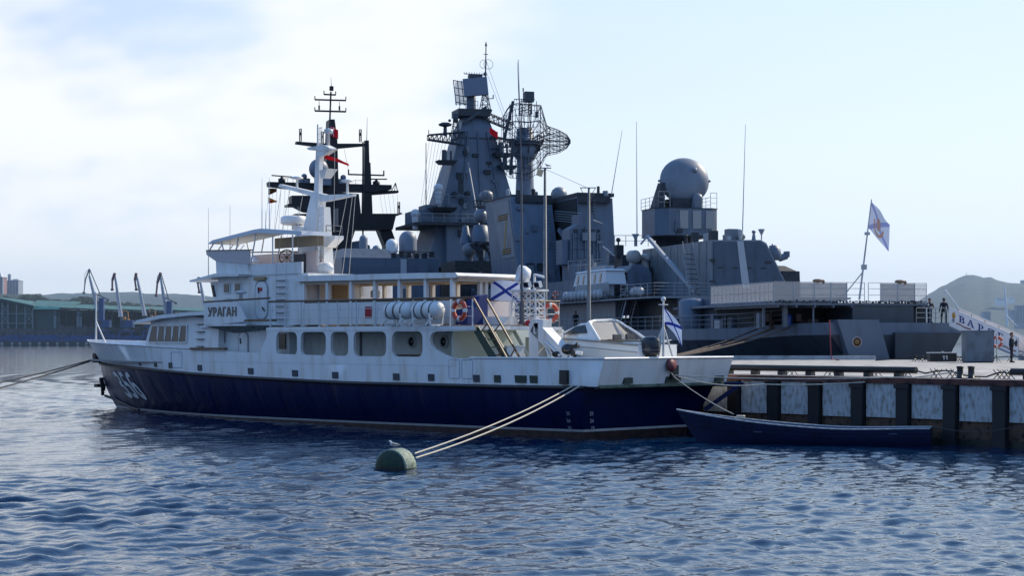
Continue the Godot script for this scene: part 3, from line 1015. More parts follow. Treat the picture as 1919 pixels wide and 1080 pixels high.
func cranes():
	var blue := mat("crane_blue", lin(0.014, 0.052, 0.16), 0.6)
	var pale := mat("crane_pale", lin(0.42, 0.45, 0.5), 0.6)
	var red := mat("crane_red", lin(0.14, 0.03, 0.04), 0.6)
	var dull := mat("crane_dull", lin(0.14, 0.15, 0.17), 0.6)
	var D := 1150.0
	# apex, fly jib tip, jib head, jib foot, tower (0 none), fly jib colour
	var list := [
		[Vector2(-284.27,51.4), Vector2(-287.97,35.23), Vector2(-284.27,46.37), Vector2(-278.52,23.37), Vector2(-276,32.71), dull, "portal crane with bare grey jib, thin backstay and blue tower, farthest to sea"],
		[Vector2(-267.12,48.52), Vector2(-268.92,37.38), Vector2(-266.84,45.29), Vector2(-263.06,19.05), null, red, "portal crane with dark red fly jib over a big blue machine house"],
		[Vector2(-252.75,48.52), Vector2(-252.75,37.38), Vector2(-252.1,45.29), Vector2(-247.07,19.77), null, red, "slender portal crane with dark red fly jib, third along from the sea"],
		[Vector2(-236.29,48.88), Vector2(-239.34,33.25), Vector2(-236.29,45.29), Vector2(-232.52,21.21), Vector2(-230.36,30.55), red, "portal crane with long dark red fly jib, backstay and blue tower"],
		[Vector2(-210.59,45.83), Vector2(-210.34,35.58), Vector2(-209.7,43.13), Vector2(-207,26.96), null, red, "portal crane whose jib stands close by the white vessel's bridge wing"]]
	for q in list:
		var ap: Vector2 = q[0]
		var tip: Vector2 = q[1]
		var jh: Vector2 = q[2]
		var jf: Vector2 = q[3]
		var base := Vector2(jf.x + 4.0, 2.6)
		var t := thing("portal_crane", q[6], "crane", tw(Vector3(base.x, 2.6, -D)), HARBOUR_YAW, "portal cranes on the far quay")
		var o := -base
		var b := B.new()
		b.truss(Vector3(jf.x + o.x, jf.y + o.y, 0), Vector3(jh.x + o.x, jh.y + o.y, 0), 2.6, 2.2, 12, 0.2, 0.9, 0.8)
		b.bar(Vector3(jf.x + o.x, jf.y + o.y, 0), Vector3(jh.x + o.x, jh.y + o.y, 0), 1.0, 0.5, Vector3(0, 0, 1))
		part(b, "jib", pale, t)
		b = B.new()
		var mid := tip.lerp(ap, 0.55) + Vector2(-0.9, 0)
		b.bar(Vector3(tip.x + o.x, tip.y + o.y, 0), Vector3(mid.x + o.x, mid.y + o.y, 0), 0.6 if q[5] == dull else 1.1, 0.9, Vector3(0, 0, 1))
		b.bar(Vector3(mid.x + o.x, mid.y + o.y, 0), Vector3(ap.x + o.x, ap.y + o.y, 0), 0.7 if q[5] == dull else 1.7, 1.0, Vector3(0, 0, 1))
		b.bar(Vector3(jh.x + o.x, jh.y + o.y, 0), Vector3(ap.x + o.x, ap.y + o.y, 0), 0.6, 0.6, Vector3(0, 0, 1))
		b.lathe([Vector2(0, -0.9), Vector2(1.1, -0.6), Vector2(1.1, 0.5), Vector2(0, 0.7)], Vector3(tip.x + o.x, tip.y + o.y, 0), Basis(), 8)
		part(b, "fly_jib", q[5], t)
		if q[4] != null:
			var tw_: Vector2 = q[4]
			b = B.new()
			b.bar(Vector3(ap.x + o.x, ap.y + o.y, 0), Vector3(tw_.x + o.x - 0.4, tw_.y + o.y, 0), 0.6, 0.6, Vector3(0, 0, 1))
			b.tube(Vector3(tip.x + o.x + 0.2, tip.y + o.y, 0.4), Vector3(tip.x + o.x + 0.8, tip.y + o.y + 13.0, 0.4), 0.15)
			b.tube(Vector3(tip.x + o.x + 0.8, tip.y + o.y + 13.0, 0.4), Vector3(ap.x + o.x, ap.y + o.y, 0.4), 0.15)
			part(b, "backstay", dull, t)
			b = B.new()
			b.bx(tw_.x + o.x - 1.6, tw_.x + o.x + 1.6, 8.0, tw_.y + o.y - 1.0, -2, 2)
			part(b, "tower", blue, t)
			b = B.new()
			b.bar(Vector3(tw_.x + o.x - 3.2, tw_.y + o.y + 1.6, 0), Vector3(tw_.x + o.x + 4.6, tw_.y + o.y - 2.2, 0), 0.9, 0.9, Vector3(0, 0, 1))
			b.box(Vector3(tw_.x + o.x + 4.4, tw_.y + o.y - 2.4, 0), Vector3(1.8, 1.4, 1.8))
			b.bar(Vector3(tw_.x + o.x - 3.2, tw_.y + o.y + 1.6, 0), Vector3(tw_.x + o.x - 3.0, tw_.y + o.y - 4.0, 0), 0.5, 0.5, Vector3(0, 0, 1))
			part(b, "counterweight_arm", dull, t)
		b = B.new()
		b.bx(-3.6, 4.4, 9.2, 14.2, -3.5, 3.5)
		part(b, "machine_house", blue, t)
		b = B.new()
		b.bx(-3.0, -0.8, 11.0, 13.6, 3.52, 3.7)
		part(b, "cab_window", mat("window_dark", lin(0.01, 0.014, 0.02), 0.15), t)
		b = B.new()
		b.lathe([Vector2(2.6, 7.4), Vector2(2.6, 9.2)], Vector3.ZERO, Basis(), 12)
		part(b, "slewing_ring", dull, t)
		b = B.new()
		b.bx(-4.5, 4.5, 6.4, 7.4, -4.5, 4.5)
		part(b, "portal", blue, t)
		for s in [[-1, -1], [1, -1], [1, 1], [-1, 1]]:
			b = B.new()
			b.bar(Vector3(s[0] * 4.0, 6.4, s[1] * 4.0), Vector3(s[0] * 4.8, 0, s[1] * 4.8), 0.9, 0.9, Vector3(0, 0, 1))
			part(b, "leg", blue, t)
	# orange excavators on the coal heap
	var org := mat("digger_orange", lin(0.45, 0.2, 0.05), 0.6)
	for q in [[Vector2(-260.96,19.48), "orange excavator with raised arm beside the second crane's machine house"], [Vector2(-242.55,20.56), "orange loading machine with upright boom between the third and fourth cranes"]]:
		var p: Vector2 = q[0]
		var t := thing("excavator", q[1], "excavator", tw(Vector3(p.x, p.y - 5.0, -1156)), HARBOUR_YAW, "orange machines on the far quay")
		var b := B.new()
		b.bx(-2.2, 2.2, 1.0, 3.2, -1.6, 1.6)
		part(b, "body", org, t)
		b = B.new()
		b.bx(-1.9, -0.5, 3.2, 4.8, -1.2, 0.6)
		part(b, "cab", org, t)
		b = B.new()
		b.bar(Vector3(1.5, 2.8, 0), Vector3(1.2, 8.2, 0), 0.7, 0.7, Vector3(0, 0, 1))
		b.bar(Vector3(1.2, 8.2, 0), Vector3(-2.2, 9.2, 0), 0.6, 0.6, Vector3(0, 0, 1))
		b.bar(Vector3(-2.2, 9.2, 0), Vector3(-2.6, 6.6, 0), 0.5, 0.5, Vector3(0, 0, 1))
		part(b, "arm", org, t)
		b = B.new()
		for s in [-1.0, 1.0]:
			b.bx(-2.4, 2.4, -3.0, 1.0, s * 1.4 - 0.35, s * 1.4 + 0.35)
		part(b, "undercarriage", mat("black_iron", Color()), t)

func block(called: String, label: String, D: float, x0: float, x1: float, y0: float, y1: float, depth: float, wall: Material, floors: int, bays: int, group := "") -> Node3D:
	# x and y are metres across the harbour mouth and above the water
	var t := thing(called, label, "building", tw(Vector3(x0, y0, -D)), HARBOUR_YAW, group)
	var b := B.new()
	var w := x1 - x0
	var h := y1 - y0
	b.bx(0, w, -6, h, -depth, 0)
	part(b, "wall", wall, t)
	b = B.new()
	b.bx(-0.3, w + 0.3, h, h + 0.8, -depth - 0.3, 0.3)
	part(b, "roof", wall, t)
	var dark := mat("window_far", lin(0.05, 0.06, 0.09), 0.3)
	var wm := B.new()
	wm.bx(-w / bays * 0.26, w / bays * 0.26, 0, h / floors * 0.5, 0.02, 0.12)
	var mesh := wm.done()
	for f in floors:
		for k in bays:
			var o := part(mesh, "window", dark, t)
			o.position = Vector3(w * (k + 0.5) / bays, h * (f + 0.3) / floors, 0)
	return t

func town():
	var grey := mat("flat_grey", lin(0.22, 0.25, 0.30), 0.85)
	var red := mat("flat_red", lin(0.22, 0.12, 0.125), 0.85)
	var pale := mat("flat_white", lin(0.6, 0.6, 0.6), 0.85)
	var a: Vector2 = Vector2(-499.18,45.11)
	var c: Vector2 = Vector2(-488.41,63.05)
	var t := block("apartment_tower", "dark red and white striped apartment tower at the very edge, above the green shed", 1640, a.x, c.x, a.y, c.y, 14, red, 11, 3)
	for k in 4:
		var b := B.new()
		var x := (c.x - a.x) * (k + 0.0) / 3.0
		b.bx(x - 0.55, x + 0.55, 0, c.y - a.y, 0.02, 0.6)
		part(b, "balcony_column", pale, t)
	var b := B.new()
	b.tap(c.y - a.y + 0.8, 2, 9, -9, -3, c.y - a.y + 5, 4, 7, -7, -5)
	part(b, "roof_turret", pale, t)
	a = Vector2(-493.85,45.62); c = Vector2(-479.32,60.66)
	t = block("apartment_tower", "pale grey-blue apartment tower with a rooftop turret, beside the striped one", 1660, a.x, c.x, a.y, c.y, 16, grey, 9, 5)
	b = B.new()
	b.bx(2.5, 5.0, c.y - a.y + 0.8, c.y - a.y + 6.0, -9, -6)
	b.tap(c.y - a.y + 6.0, 2.2, 5.3, -9.3, -5.7, c.y - a.y + 7.5, 3.4, 4.0, -7.8, -7.2)
	part(b, "roof_turret", grey, t)
	b = B.new()
	b.tap(c.y - a.y + 0.8, 7.0, 14.0, -10, -2, c.y - a.y + 2.2, 9.0, 12.5, -8, -4)
	part(b, "roof_hood", grey, t)
	a = Vector2(-440.7,41.14); c = Vector2(-432.9,44.55)
	block("house", "long grey house among trees, just inland of the green shed's roof", 1560, a.x, c.x, a.y, c.y, 8, mat("house_mauve", lin(0.2, 0.16, 0.18), 0.85), 2, 5)
	# pale buildings on and below the headland
	var i := 0
	for q in [[1867, 564, 1884, 559.5, 2180, 1, 4, "low white building on the headland's slope, the longer of two"], [1891, 561, 1901, 558.2, 2190, 1, 3, "low white building on the headland's slope, the shorter, bright-roofed one"], [1800, 606, 1812, 590, 1790, 5, 4, "hazy apartment block at the foot of the headland, straight above the gangway"], [1893, 590, 1901, 583, 1795, 2, 3, "small pale house at the foot of the headland, by the pylon"], [1905, 606, 1935, 574, 1800, 7, 6, "tall hazy building at the foot of the headland, at the edge of the view"], [1915, 536, 1930, 526.5, 2580, 3, 3, "grey block standing on the headland's ridge"], [1842, 606, 1856, 586, 1792, 5, 4, "hazy apartment block at the foot of the headland, left of the pylon"], [1820, 606, 1834, 594, 1796, 4, 4, "lower hazy block between two taller ones under the headland"]]:
		var D: float = q[4]
		block("house", q[7], D, (q[0] - 960) / 3200.0 * D, (q[2] - 960) / 3200.0 * D, 3.6 + (637 - q[1]) / 3200.0 * D, 3.6 + (637 - q[3]) / 3200.0 * D, 10, pale if i < 2 else grey, q[5], q[6], "buildings under the headland")
		i += 1
	b = B.new()
	var p: Vector3 = Vector3(512.86,59.78,-1780)
	var f: Vector3 = Vector3(515.64,17.51,-1780)
	b.tube(f, p, 1.6, 0.7, 8)
	var o := single(b, "pylon", mat("pylon_pale", lin(0.6, 0.62, 0.66), 0.7), "slender pale pylon rising in front of the headland", "pylon")
	o.transform = town_frame
	b = B.new()
	b.path([Vector3(405,50.6,-1600), Vector3(418,33.1,-1600), Vector3(435,11.1,-1600)], 0.55, 5)
	o = single(b, "bridge_cable", mat("pylon_pale", Color()), "pale bridge cable slanting down the headland's near side", "cable")
	o.transform = town_frame
	b = B.new()
	b.path([Vector3(490.88,28.57,-1700), Vector3(502.03,16.88,-1700)], 0.5, 5)
	o = single(b, "bridge_cable", mat("pylon_pale", Color()), "short pale cable slanting away from the foot of the pylon", "cable")
	o.transform = town_frame
	b = B.new()
	b.bx(-1.2, 1.2, 0, 3, -1, 1)
	b.tube(Vector3(0, 3, 0), Vector3(0, 8, 0), 0.4, 0.2)
	o = single(b, "summit_marker", mat("window_far", Color()), "tiny marker post on the summit of the headland", "marker")
	o.position = tw(Vector3(691.44,98.26,-2600)); o.rotation_degrees.y = HARBOUR_YAW
	# woodland that reads as one mass
	var leaf := B.new()
	var lr := RandomNumberGenerator.new()
	lr.seed = 4
	for k in 150:
		var dir := Vector3(lr.randfn(), lr.randfn(), lr.randfn()).normalized()
		var c0 := dir * (0.75 + 0.45 * lr.randf()) * Vector3(1, 0.8, 1)
		var u := Vector3(lr.randfn(), lr.randfn(), lr.randfn()).normalized() * 0.2
		var v := Vector3(lr.randfn(), lr.randfn(), lr.randfn()).normalized() * 0.2
		leaf.tri(c0 - u, c0 + v, c0 + u)
		leaf.tri(c0 - v, c0 + u * 0.8, c0 + v)
	var mm := MultiMesh.new()
	mm.transform_format = MultiMesh.TRANSFORM_3D
	mm.mesh = leaf.done()
	var pts := []
	for k in 900:
		var D := lr.randf_range(1400, 1520)
		var px := lr.randf_range(-20, 330)
		var ht := ridge([Vector2(-30, 552), Vector2(0, 555), Vector2(38, 557), Vector2(44, 552), Vector2(60, 554), Vector2(75, 552), Vector2(85, 559), Vector2(100, 561), Vector2(120, 564), Vector2(140, 558), Vector2(165, 557), Vector2(185, 563), Vector2(330, 575)], px)
		pts.append([Vector3((px - 960) / 3200.0 * D, 3.6 + (637 - ht - lr.randf() * 14.0) / 3200.0 * D - 1.5, -D), lr.randf_range(1.6, 3.0)])
	mm.instance_count = pts.size()
	for k in pts.size():
		mm.set_instance_transform(k, Transform3D(Basis(Vector3.UP, k * 1.7).scaled(Vector3.ONE * pts[k][1]), pts[k][0]))
	var wood := MultiMeshInstance3D.new()
	wood.name = "woodland"
	wood.multimesh = mm
	wood.material_override = mat("far_leaf", lin(0.055, 0.075, 0.035), 0.9)
	wood.set_meta("kind", "stuff")
	tag(wood, "hazy green woodland on the slope behind the sheds", "wood")
	add_child(wood)
	wood.transform = town_frame

# ---------------------------------------------------------------- the white vessel: x runs aft, z to port, heights above the water
const VC := -2.6

func fullness(t: float, l: float, p: float) -> float:
	return 1.0 - pow(1.0 - clampf(t / l, 0.0, 1.0), p)

func hull_top(s: float, side: float, inset := 0.0) -> Vector3:
	var x := lerpf(-40.43, 1.8, s)
	var hb := maxf(0.03, 3.5 * fullness(x + 40.43, 13.0, 2.3) - inset)
	var y := ridge([Vector2(-41, 3.57), Vector2(-36, 3.45), Vector2(-29.2, 3.30), Vector2(-18.6, 3.0), Vector2(-10, 2.88), Vector2(2, 2.92)], x)
	return Vector3(x + (0.15 if inset > 0.0 and s < 0.01 else 0.0), y, VC + side * hb)

func hull_knuckle(s: float, side: float) -> Vector3:
	var x := lerpf(-39.11, 0.9, s)
	var hb := maxf(0.03, 3.5 * fullness(x + 39.11, 14.0, 2.0))
	var y := ridge([Vector2(-40, 2.4), Vector2(-28.9, 2.24), Vector2(-24.7, 2.09), Vector2(-20.3, 1.98), Vector2(-13, 1.88), Vector2(-3.5, 1.91), Vector2(1, 1.95)], x)
	return Vector3(x, y, VC + side * hb)

func hull_water(s: float, side: float) -> Vector3:
	var x := lerpf(-37.37, 0.0, s)
	return Vector3(x, 0.0, VC + side * maxf(0.03, 2.6 * fullness(x + 37.37, 15.0, 1.6)))

func hull_blue(s: float, y: float, side: float) -> Vector3:    # a point on the plating between waterline and knuckle
	var k := hull_knuckle(s, side)
	var f := y / k.y
	var p := hull_water(s, side).lerp(k, f)
	p.z += side * 0.18 * sin(PI * clampf(f, 0, 1)) * (1.0 - 0.0 * s)
	return p

func hull_band(b: B, lo: Callable, hi: Callable, n := 56):
	for side in [1.0, -1.0]:
		var r0 := []
		var r1 := []
		for i in n + 1:
			var s := float(i) / n if side > 0.0 else 1.0 - float(i) / n
			s = s * s * 0.35 + s * 0.65
			r0.append(lo.call(s, side)); r1.append(hi.call(s, side))
		b.loft([r0, r1])
	b.quad(lo.call(1.0, 1.0), lo.call(1.0, -1.0), hi.call(1.0, -1.0), hi.call(1.0, 1.0))

func rounded(x0: float, x1: float, y0: float, y1: float, r: float, n := 4) -> Array:
	var p := []
	for q in [[x1 - r, y1 - r, 0.0], [x0 + r, y1 - r, 0.25], [x0 + r, y0 + r, 0.5], [x1 - r, y0 + r, 0.75]]:
		for k in n + 1:
			var a: float = TAU * (q[2] + 0.25 * k / n)
			p.append(Vector2(q[0] + r * cos(a), q[1] + r * sin(a)))
	return p

func opening(b: B, x0: float, x1: float, y0: float, y1: float, a0: float, a1: float, c0: float, c1: float, r: float, z0: float, z1: float):
	# the wall from x0 to x1 and y0 to y1 round a rounded hole a0..a1, c0..c1
	var ym := (c0 + c1) * 0.5
	var up := [Vector2(x0, ym), Vector2(a0, ym)]
	var dn := [Vector2(x0, ym), Vector2(x0, y0), Vector2(x1, y0), Vector2(x1, ym), Vector2(a1, ym)]
	for k in 6:
		var t := PI - PI * 0.5 * k / 5.0
		up.append(Vector2(a0 + r + r * cos(t), c1 - r + r * sin(t)))
	for k in 6:
		var t := PI * 0.5 - PI * 0.5 * k / 5.0
		up.append(Vector2(a1 - r + r * cos(t), c1 - r + r * sin(t)))
	up.append_array([Vector2(a1, ym), Vector2(x1, ym), Vector2(x1, y1), Vector2(x0, y1)])
	for k in 6:
		var t := -PI * 0.5 * k / 5.0
		dn.append(Vector2(a1 - r + r * cos(t), c0 + r + r * sin(t)))
	for k in 6:
		var t := -PI * 0.5 - PI * 0.5 * k / 5.0
		dn.append(Vector2(a0 + r + r * cos(t), c0 + r + r * sin(t)))
	dn.append(Vector2(a0, ym))
	b.prism(up, z0, z1, "xy")
	b.prism(dn, z0, z1, "xy")

func ship_white() -> StandardMaterial3D:
	return mat("ship_white", lin(0.76, 0.755, 0.74), 0.42, ntex("streaks", 0.012, 0.88, 1.0, 5), Vector3(0.22, 0.05, 0.22), 0.0, ntex("plating", 0.008, 0, 1, 2), 2.5)

func white_ship():
	var W := ship_white()
	var navy := mat("hull_navy", lin(0.003, 0.010, 0.058), 0.34, ntex("streaks", 0.012, 0.88, 1.0, 5), Vector3(0.18, 0.06, 0.18), 0.0, ntex("plating", 0.008, 0, 1, 2), 4.0)
	navy.metallic_specular = 0.3
	var boot := mat("boot_red", lin(0.045, 0.016, 0.014), 0.6, ntex("rusty", 0.014, 0.25, 1.0, 5), Vector3(0.3, 0.3, 0.3))
	var stripe := mat("stripe_white", lin(0.62, 0.62, 0.62), 0.5, ntex("streaks", 0.012, 0.88, 1.0, 5), Vector3(0.4, 0.3, 0.4))
	var black := mat("black_iron", Color())
	var wood := mat("rail_wood", lin(0.16, 0.085, 0.04), 0.5, ntex("grain", 0.02, 0.6, 1.0), Vector3(0.4, 6.0, 6.0))
	var cream := mat("cream_panel", lin(0.72, 0.67, 0.60), 0.6)
	var dark := mat("window_dark", lin(0.010, 0.013, 0.018), 0.06)
	var steel := mat("rail_white", lin(0.6, 0.6, 0.6), 0.5)
	var teak := mat("teak_deck", lin(0.26, 0.16, 0.09), 0.8, ntex("grain", 0.02, 0.6, 1.0), Vector3(0.3, 0.3, 3.0))
	var t := thing("white_vessel", "white and dark blue vessel with covered saloon deck and hull number 356", "ship")
	var b := B.new()
	hull_band(b, func(s, e): return hull_water(s, e) + Vector3(0, -1.2, 0), func(s, e): return hull_blue(s, 0.02 + 0.26 * s * s, e))
	part(b, "boot_topping", boot, t)
	b = B.new()
	hull_band(b, func(s, e): return hull_blue(s, 0.02 + 0.26 * s * s, e), func(s, e): return hull_blue(s, 0.11 + 0.26 * s * s, e))
	part(b, "waterline_stripe", stripe, t)
	b = B.new()
	for k in 5:
		hull_band(b, func(s, e): return hull_blue(s, lerpf(0.11 + 0.26 * s * s, hull_knuckle(s, e).y, k / 5.0), e), func(s, e): return hull_blue(s, lerpf(0.11 + 0.26 * s * s, hull_knuckle(s, e).y, (k + 1) / 5.0), e))
	var hull := part(b, "hull", navy, t)
	b = B.new()
	hull_band(b, func(s, e): return hull_knuckle(s, e) + Vector3(0.55 * smoothstep(0.97, 1.0, s), 0, 0), func(s, e): return hull_top(s, e))
	b.quad(hull_knuckle(1, -1), hull_knuckle(1, 1), hull_knuckle(1, 1) + Vector3(0.55, 0, 0), hull_knuckle(1, -1) + Vector3(0.55, 0, 0))
	for side in [1.0, -1.0]:      # inner face and cap of the bulwark
		var r0 := []
		var r1 := []
		var r2 := []
		for i in 57:
			var s := 1.0 - i / 56.0 if side > 0.0 else i / 56.0
			r0.append(hull_top(s, side, 0.12).lerp(hull_knuckle(s, side) + Vector3(0.12 * (1.0 - 2.0 * s), 0, -side * 0.1), 0.8)); r1.append(hull_top(s, side, 0.07)); r2.append(hull_top(s, side))
		b.loft([r0, r1, r2])
	b.quad(hull_top(1.0, -1.0, 0.07) + Vector3(-0.98, -0.95, 0), hull_top(1.0, 1.0, 0.07) + Vector3(-0.98, -0.95, 0), hull_top(1.0, 1.0, 0.07) + Vector3(-0.07, 0, 0), hull_top(1.0, -1.0, 0.07) + Vector3(-0.07, 0, 0))
	part(b, "bulwark", W, t)
	b = B.new()
	for side in [1.0, -1.0]:
		var p := []
		for i in 49:
			var h := hull_top(i / 48.0, side) + Vector3(0, 0.02, 0)
			if side > 0.0 and h.x > -24.3 and h.x < -6.1:
				if p.size() > 1:
					b.path(p, 0.045, 6)
				p = []
			else:
				p.append(h)
		b.path(p, 0.045, 6)
	b.tube(hull_top(1.0, 1.0) + Vector3(0, 0.02, 0), hull_top(1.0, -1.0) + Vector3(0, 0.02, 0), 0.045)
	part(b, "bulwark_cap", W, t)
	b = B.new()
	for side in [1.0, -1.0]:
		var p := []
		for i in 61:
			p.append(hull_knuckle(i / 60.0, side) + Vector3(0, -0.06, side * 0.02))
		b.path(p, 0.075, 8)
	b.tube(hull_knuckle(1.0, 1.0) + Vector3(0.5, -0.05, 0), hull_knuckle(1.0, -1.0) + Vector3(0.5, -0.05, 0), 0.06)
	part(b, "rubbing_strake", mat("strake_black", lin(0.006, 0.008, 0.016), 0.5), t)
	# stern platform bracket on the far quarter
	b = B.new()
	b.bar(Vector3(1.0, 0.95, -5.4), Vector3(1.9, 1.85, -6.25), 0.14, 0.16)
	b.tube(Vector3(0.9, 1.92, -5.7), Vector3(2.1, 1.92, -6.35), 0.1)
	part(b, "quarter_bracket", navy, t)
	# hull number, following the plating of the flare
	var num := word("356", 1.0, 0.0).get_mesh_arrays()
	var nv: PackedVector3Array = num[Mesh.ARRAY_VERTEX]
	var ni: PackedInt32Array = num[Mesh.ARRAY_INDEX]
	var ab := AABB(nv[0], Vector3.ZERO)
	for v in nv:
		ab = ab.expand(v)
	b = B.new()
	for side in [1.0, -1.0]:
		var pts := []
		for v in nv:
			var fx := (v.x - ab.position.x) / ab.size.x
			var fy := (v.y - ab.position.y) / ab.size.y
			var s := 0.098 + 0.082 * (fx if side > 0.0 else 1.0 - fx) + 0.012 * (1.0 - fy)
			pts.append(hull_blue(s, lerpf(0.62, 1.98, fy), side) + Vector3(-0.012, 0, side * 0.03))
		b = B.new()
		for k in range(0, ni.size(), 3):
			b.tri(pts[ni[k]], pts[ni[k + 2]], pts[ni[k + 1]])
		part(b, "hull_number", mat("paint_white", lin(0.75, 0.75, 0.74), 0.7), t)
	# draught marks at the stern corner
	for i in 3:
		for q in [[-0.42, 0.0], [0.55, 0.7]]:
			var dm := part(word(str(25 - i), 0.13, 0.004), "draught_mark", mat("mark_grey", lin(0.30, 0.31, 0.33), 0.7), t)
			if q[1] == 0.0:
				var p := hull_blue(0.985, 0.95 - 0.27 * i, 1.0)
				dm.position = p + Vector3(q[0] * 0.2, 0, 0.03)
				dm.rotation_degrees.x = 24
			else:
				var p := hull_blue(1.0, 0.95 - 0.27 * i, 1.0)
				dm.position = p + Vector3(0.04, 0, -0.45)
				dm.rotation_degrees = Vector3(0, 90, 0)
	# fairleads and scupper doors along the knuckle
	for q in [[-30.2, 0.2, 0], [-28.4, 0.26, 0], [-26.9, 0.30, 0], [-24.3, 0.34, 1], [-20.1, 0.40, 1], [-16.7, 0.40, 1], [-13.8, 0.40, 1], [-9.7, 0.38, 1], [-7.5, 0.36, 1], [-4.8, 0.34, 1], [-3.6, 0.34, 0], [-2.3, 0.62, 0], [-1.6, 0.4, 0], [0.0, 0.22, 0]]:
		b = B.new()
		var sx: float = (q[0] + 40.0) / 41.2
		var p := hull_knuckle(sx, 1.0).lerp(hull_top(sx, 1.0), 0.1)
		var w: float = q[1] * 0.5
		b.hexa([p + Vector3(-w * 0.85, 0, 0.04), p + Vector3(w * 0.85 + 0.05, 0, 0.04), p + Vector3(w * 0.85, 0, -0.06), p + Vector3(-w * 0.85, 0, -0.06), p + Vector3(-w, 0.27, 0.035), p + Vector3(w, 0.27, 0.035), p + Vector3(w, 0.27, -0.06), p + Vector3(-w, 0.27, -0.06)])
		part(b, "fairlead", mat("fairlead_green", lin(0.012, 0.03, 0.022), 0.6) if q[2] == 0 else mat("scupper", lin(0.03, 0.04, 0.06), 0.6), t)
	b = B.new()
	b.box(hull_knuckle(0.968, 1.0).lerp(hull_top(0.968, 1.0), 0.33) + Vector3(0, 0, 0.06), Vector3(0.36, 0.5, 0.16))
	part(b, "mooring_port", black, t)
	for q in [[1.5, -0.6, 0.45], [1.5, -3.0, 0.8], [1.5, -5.6, 0.5]]:
		b = B.new()
		b.box(Vector3(q[0], 2.14, q[1]), Vector3(0.16, 0.22, q[2]))
		part(b, "fairlead", mat("fairlead_green", Color()), t)
	b = B.new()
	b.box(Vector3(1.66, 2.42, -2.95), Vector3(0.12, 0.5, 0.34))
	part(b, "stern_fairlead", black, t)
	b = B.new()
	b.lathe([Vector2(0, 0), Vector2(0.26, 0), Vector2(0.26, 0.05), Vector2(0, 0.07)], Vector3(1.78, 2.70, -2.62), Basis(Vector3(0, 0, 1), -PI / 2))
	part(b, "stern_roundel", mat("roundel_red", lin(0.13, 0.03, 0.04), 0.6), t)
	# flush doors and plate seams in the bulwark
	for q in [[-25.9, 0.95, 2.30, 3.02], [-6.15, 0.62, 2.12, 2.84], [-5.4, 0.62, 2.12, 2.84]]:
		b = B.new()
		var pr := rounded(q[0] - q[1] * 0.5, q[0] + q[1] * 0.5, q[2], q[3], 0.06, 2)
		for i in pr.size():
			var u: Vector2 = pr[i]
			var v: Vector2 = pr[(i + 1) % pr.size()]
			b.tube(Vector3(u.x, u.y, 0.905), Vector3(v.x, v.y, 0.905), 0.014, -1.0, 4, false)
		part(b, "flush_door", mat("door_seam", lin(0.35, 0.36, 0.38), 0.5), t)
	for i in 9:
		var sx := 0.30 + i * 0.078
		var p0 := hull_knuckle(sx, 1.0) + Vector3(0, 0.05, 0.004)
		var p1 := hull_top(sx, 1.0) + Vector3(0, -0.05, 0.004)
		b = B.new()
		b.bar(p0, Vector3(p0.x, p1.y, p1.z), 0.035, 0.012, Vector3(0, 0, 1))
		part(b, "plate_seam", W, t)
	for i in 14:
		var sx := 0.12 + i * 0.062
		b = B.new()
		for k in 4:
			b.tube(hull_blue(sx, lerpf(0.45, 1.8, k / 4.0), 1.0), hull_blue(sx, lerpf(0.45, 1.8, (k + 1) / 4.0), 1.0), 0.016, -1.0, 5)
		part(b, "plate_seam", navy, t)
	# bow fittings
	b = B.new()
	b.box(Vector3(-39.15, 2.62, -2.4), Vector3(0.3, 0.5, 0.36))
	part(b, "bow_fairlead", black, t)
	b = B.new()
	b.bar(Vector3(-38.75, 1.5, -2.42), Vector3(-38.1, 0.95, -2.2), 0.2, 0.2)
	b.box(Vector3(-38.75, 1.15, -2.35), Vector3(0.34, 0.18, 0.5))
	b.bar(Vector3(-38.4, 1.15, -2.3), Vector3(-38.0, 0.7, -2.1), 0.16, 0.2)
	part(b, "anchor", black, t)
	b = B.new()
	b.path([Vector3(-38.0, 0.62, -2.25), hull_blue(0.03, 0.45, 1.0) + Vector3(0, 0, 0.05), hull_blue(0.07, 0.2, 1.0) + Vector3(0, 0, 0.06), hull_blue(0.11, 0.02, 1.0) + Vector3(0, 0, 0.07)], 0.07, 6)
	part(b, "bow_guard", mat("strake_black", Color()), t)
	b = B.new()
	b.tube(Vector3(-39.6, 3.2, -2.6), Vector3(-39.6, 6.05, -2.6), 0.055, 0.04, 8)
	b.tube(Vector3(-39.6, 4.6, -2.6), Vector3(-38.2, 3.0, -2.6), 0.04)
	b.sph(Vector3(-39.6, 6.1, -2.6), 0.09)
	part(b, "jackstaff", steel, t)
	for i in 6:
		b = B.new()
		var p := hull_top(0.05 + i * 0.033, -1.0, 0.08)
		b.bar(p + Vector3(0, -0.05, 0.0), p + Vector3(0.0, -0.9, 0.1), 0.05, 0.14)
		part(b, "bulwark_stay", W, t)
	# decks
	b = B.new()
	var outline := []
	for i in 25:
		var p := hull_top(i / 24.0 * 0.38, 1.0, 0.05)
		outline.append(Vector2(p.x, p.z))
	for i in 25:
		var p := hull_top((24 - i) / 24.0 * 0.38, -1.0, 0.05)
		outline.append(Vector2(p.x, p.z - 0.001))
	b.prism(outline, 2.5, 2.56, "xz")
	part(b, "foredeck", mat("deck_grey", lin(0.26, 0.25, 0.24), 0.8), t)
	b = B.new()
	b.bx(-24.5, 1.5, 1.9, 2.0, -5.95, 0.8)
	part(b, "main_deck", mat("deck_green", lin(0.12, 0.17, 0.13), 0.8, ntex("grime", 0.01, 0.6, 1.0), Vector3(0.3, 0.3, 0.3)), t)
	# forward deckhouse
	b = B.new()
	b.tap(2.5, -29.7, -23.0, -5.6, 0.55, 4.5, -28.9, -23.0, -5.5, 0.45)
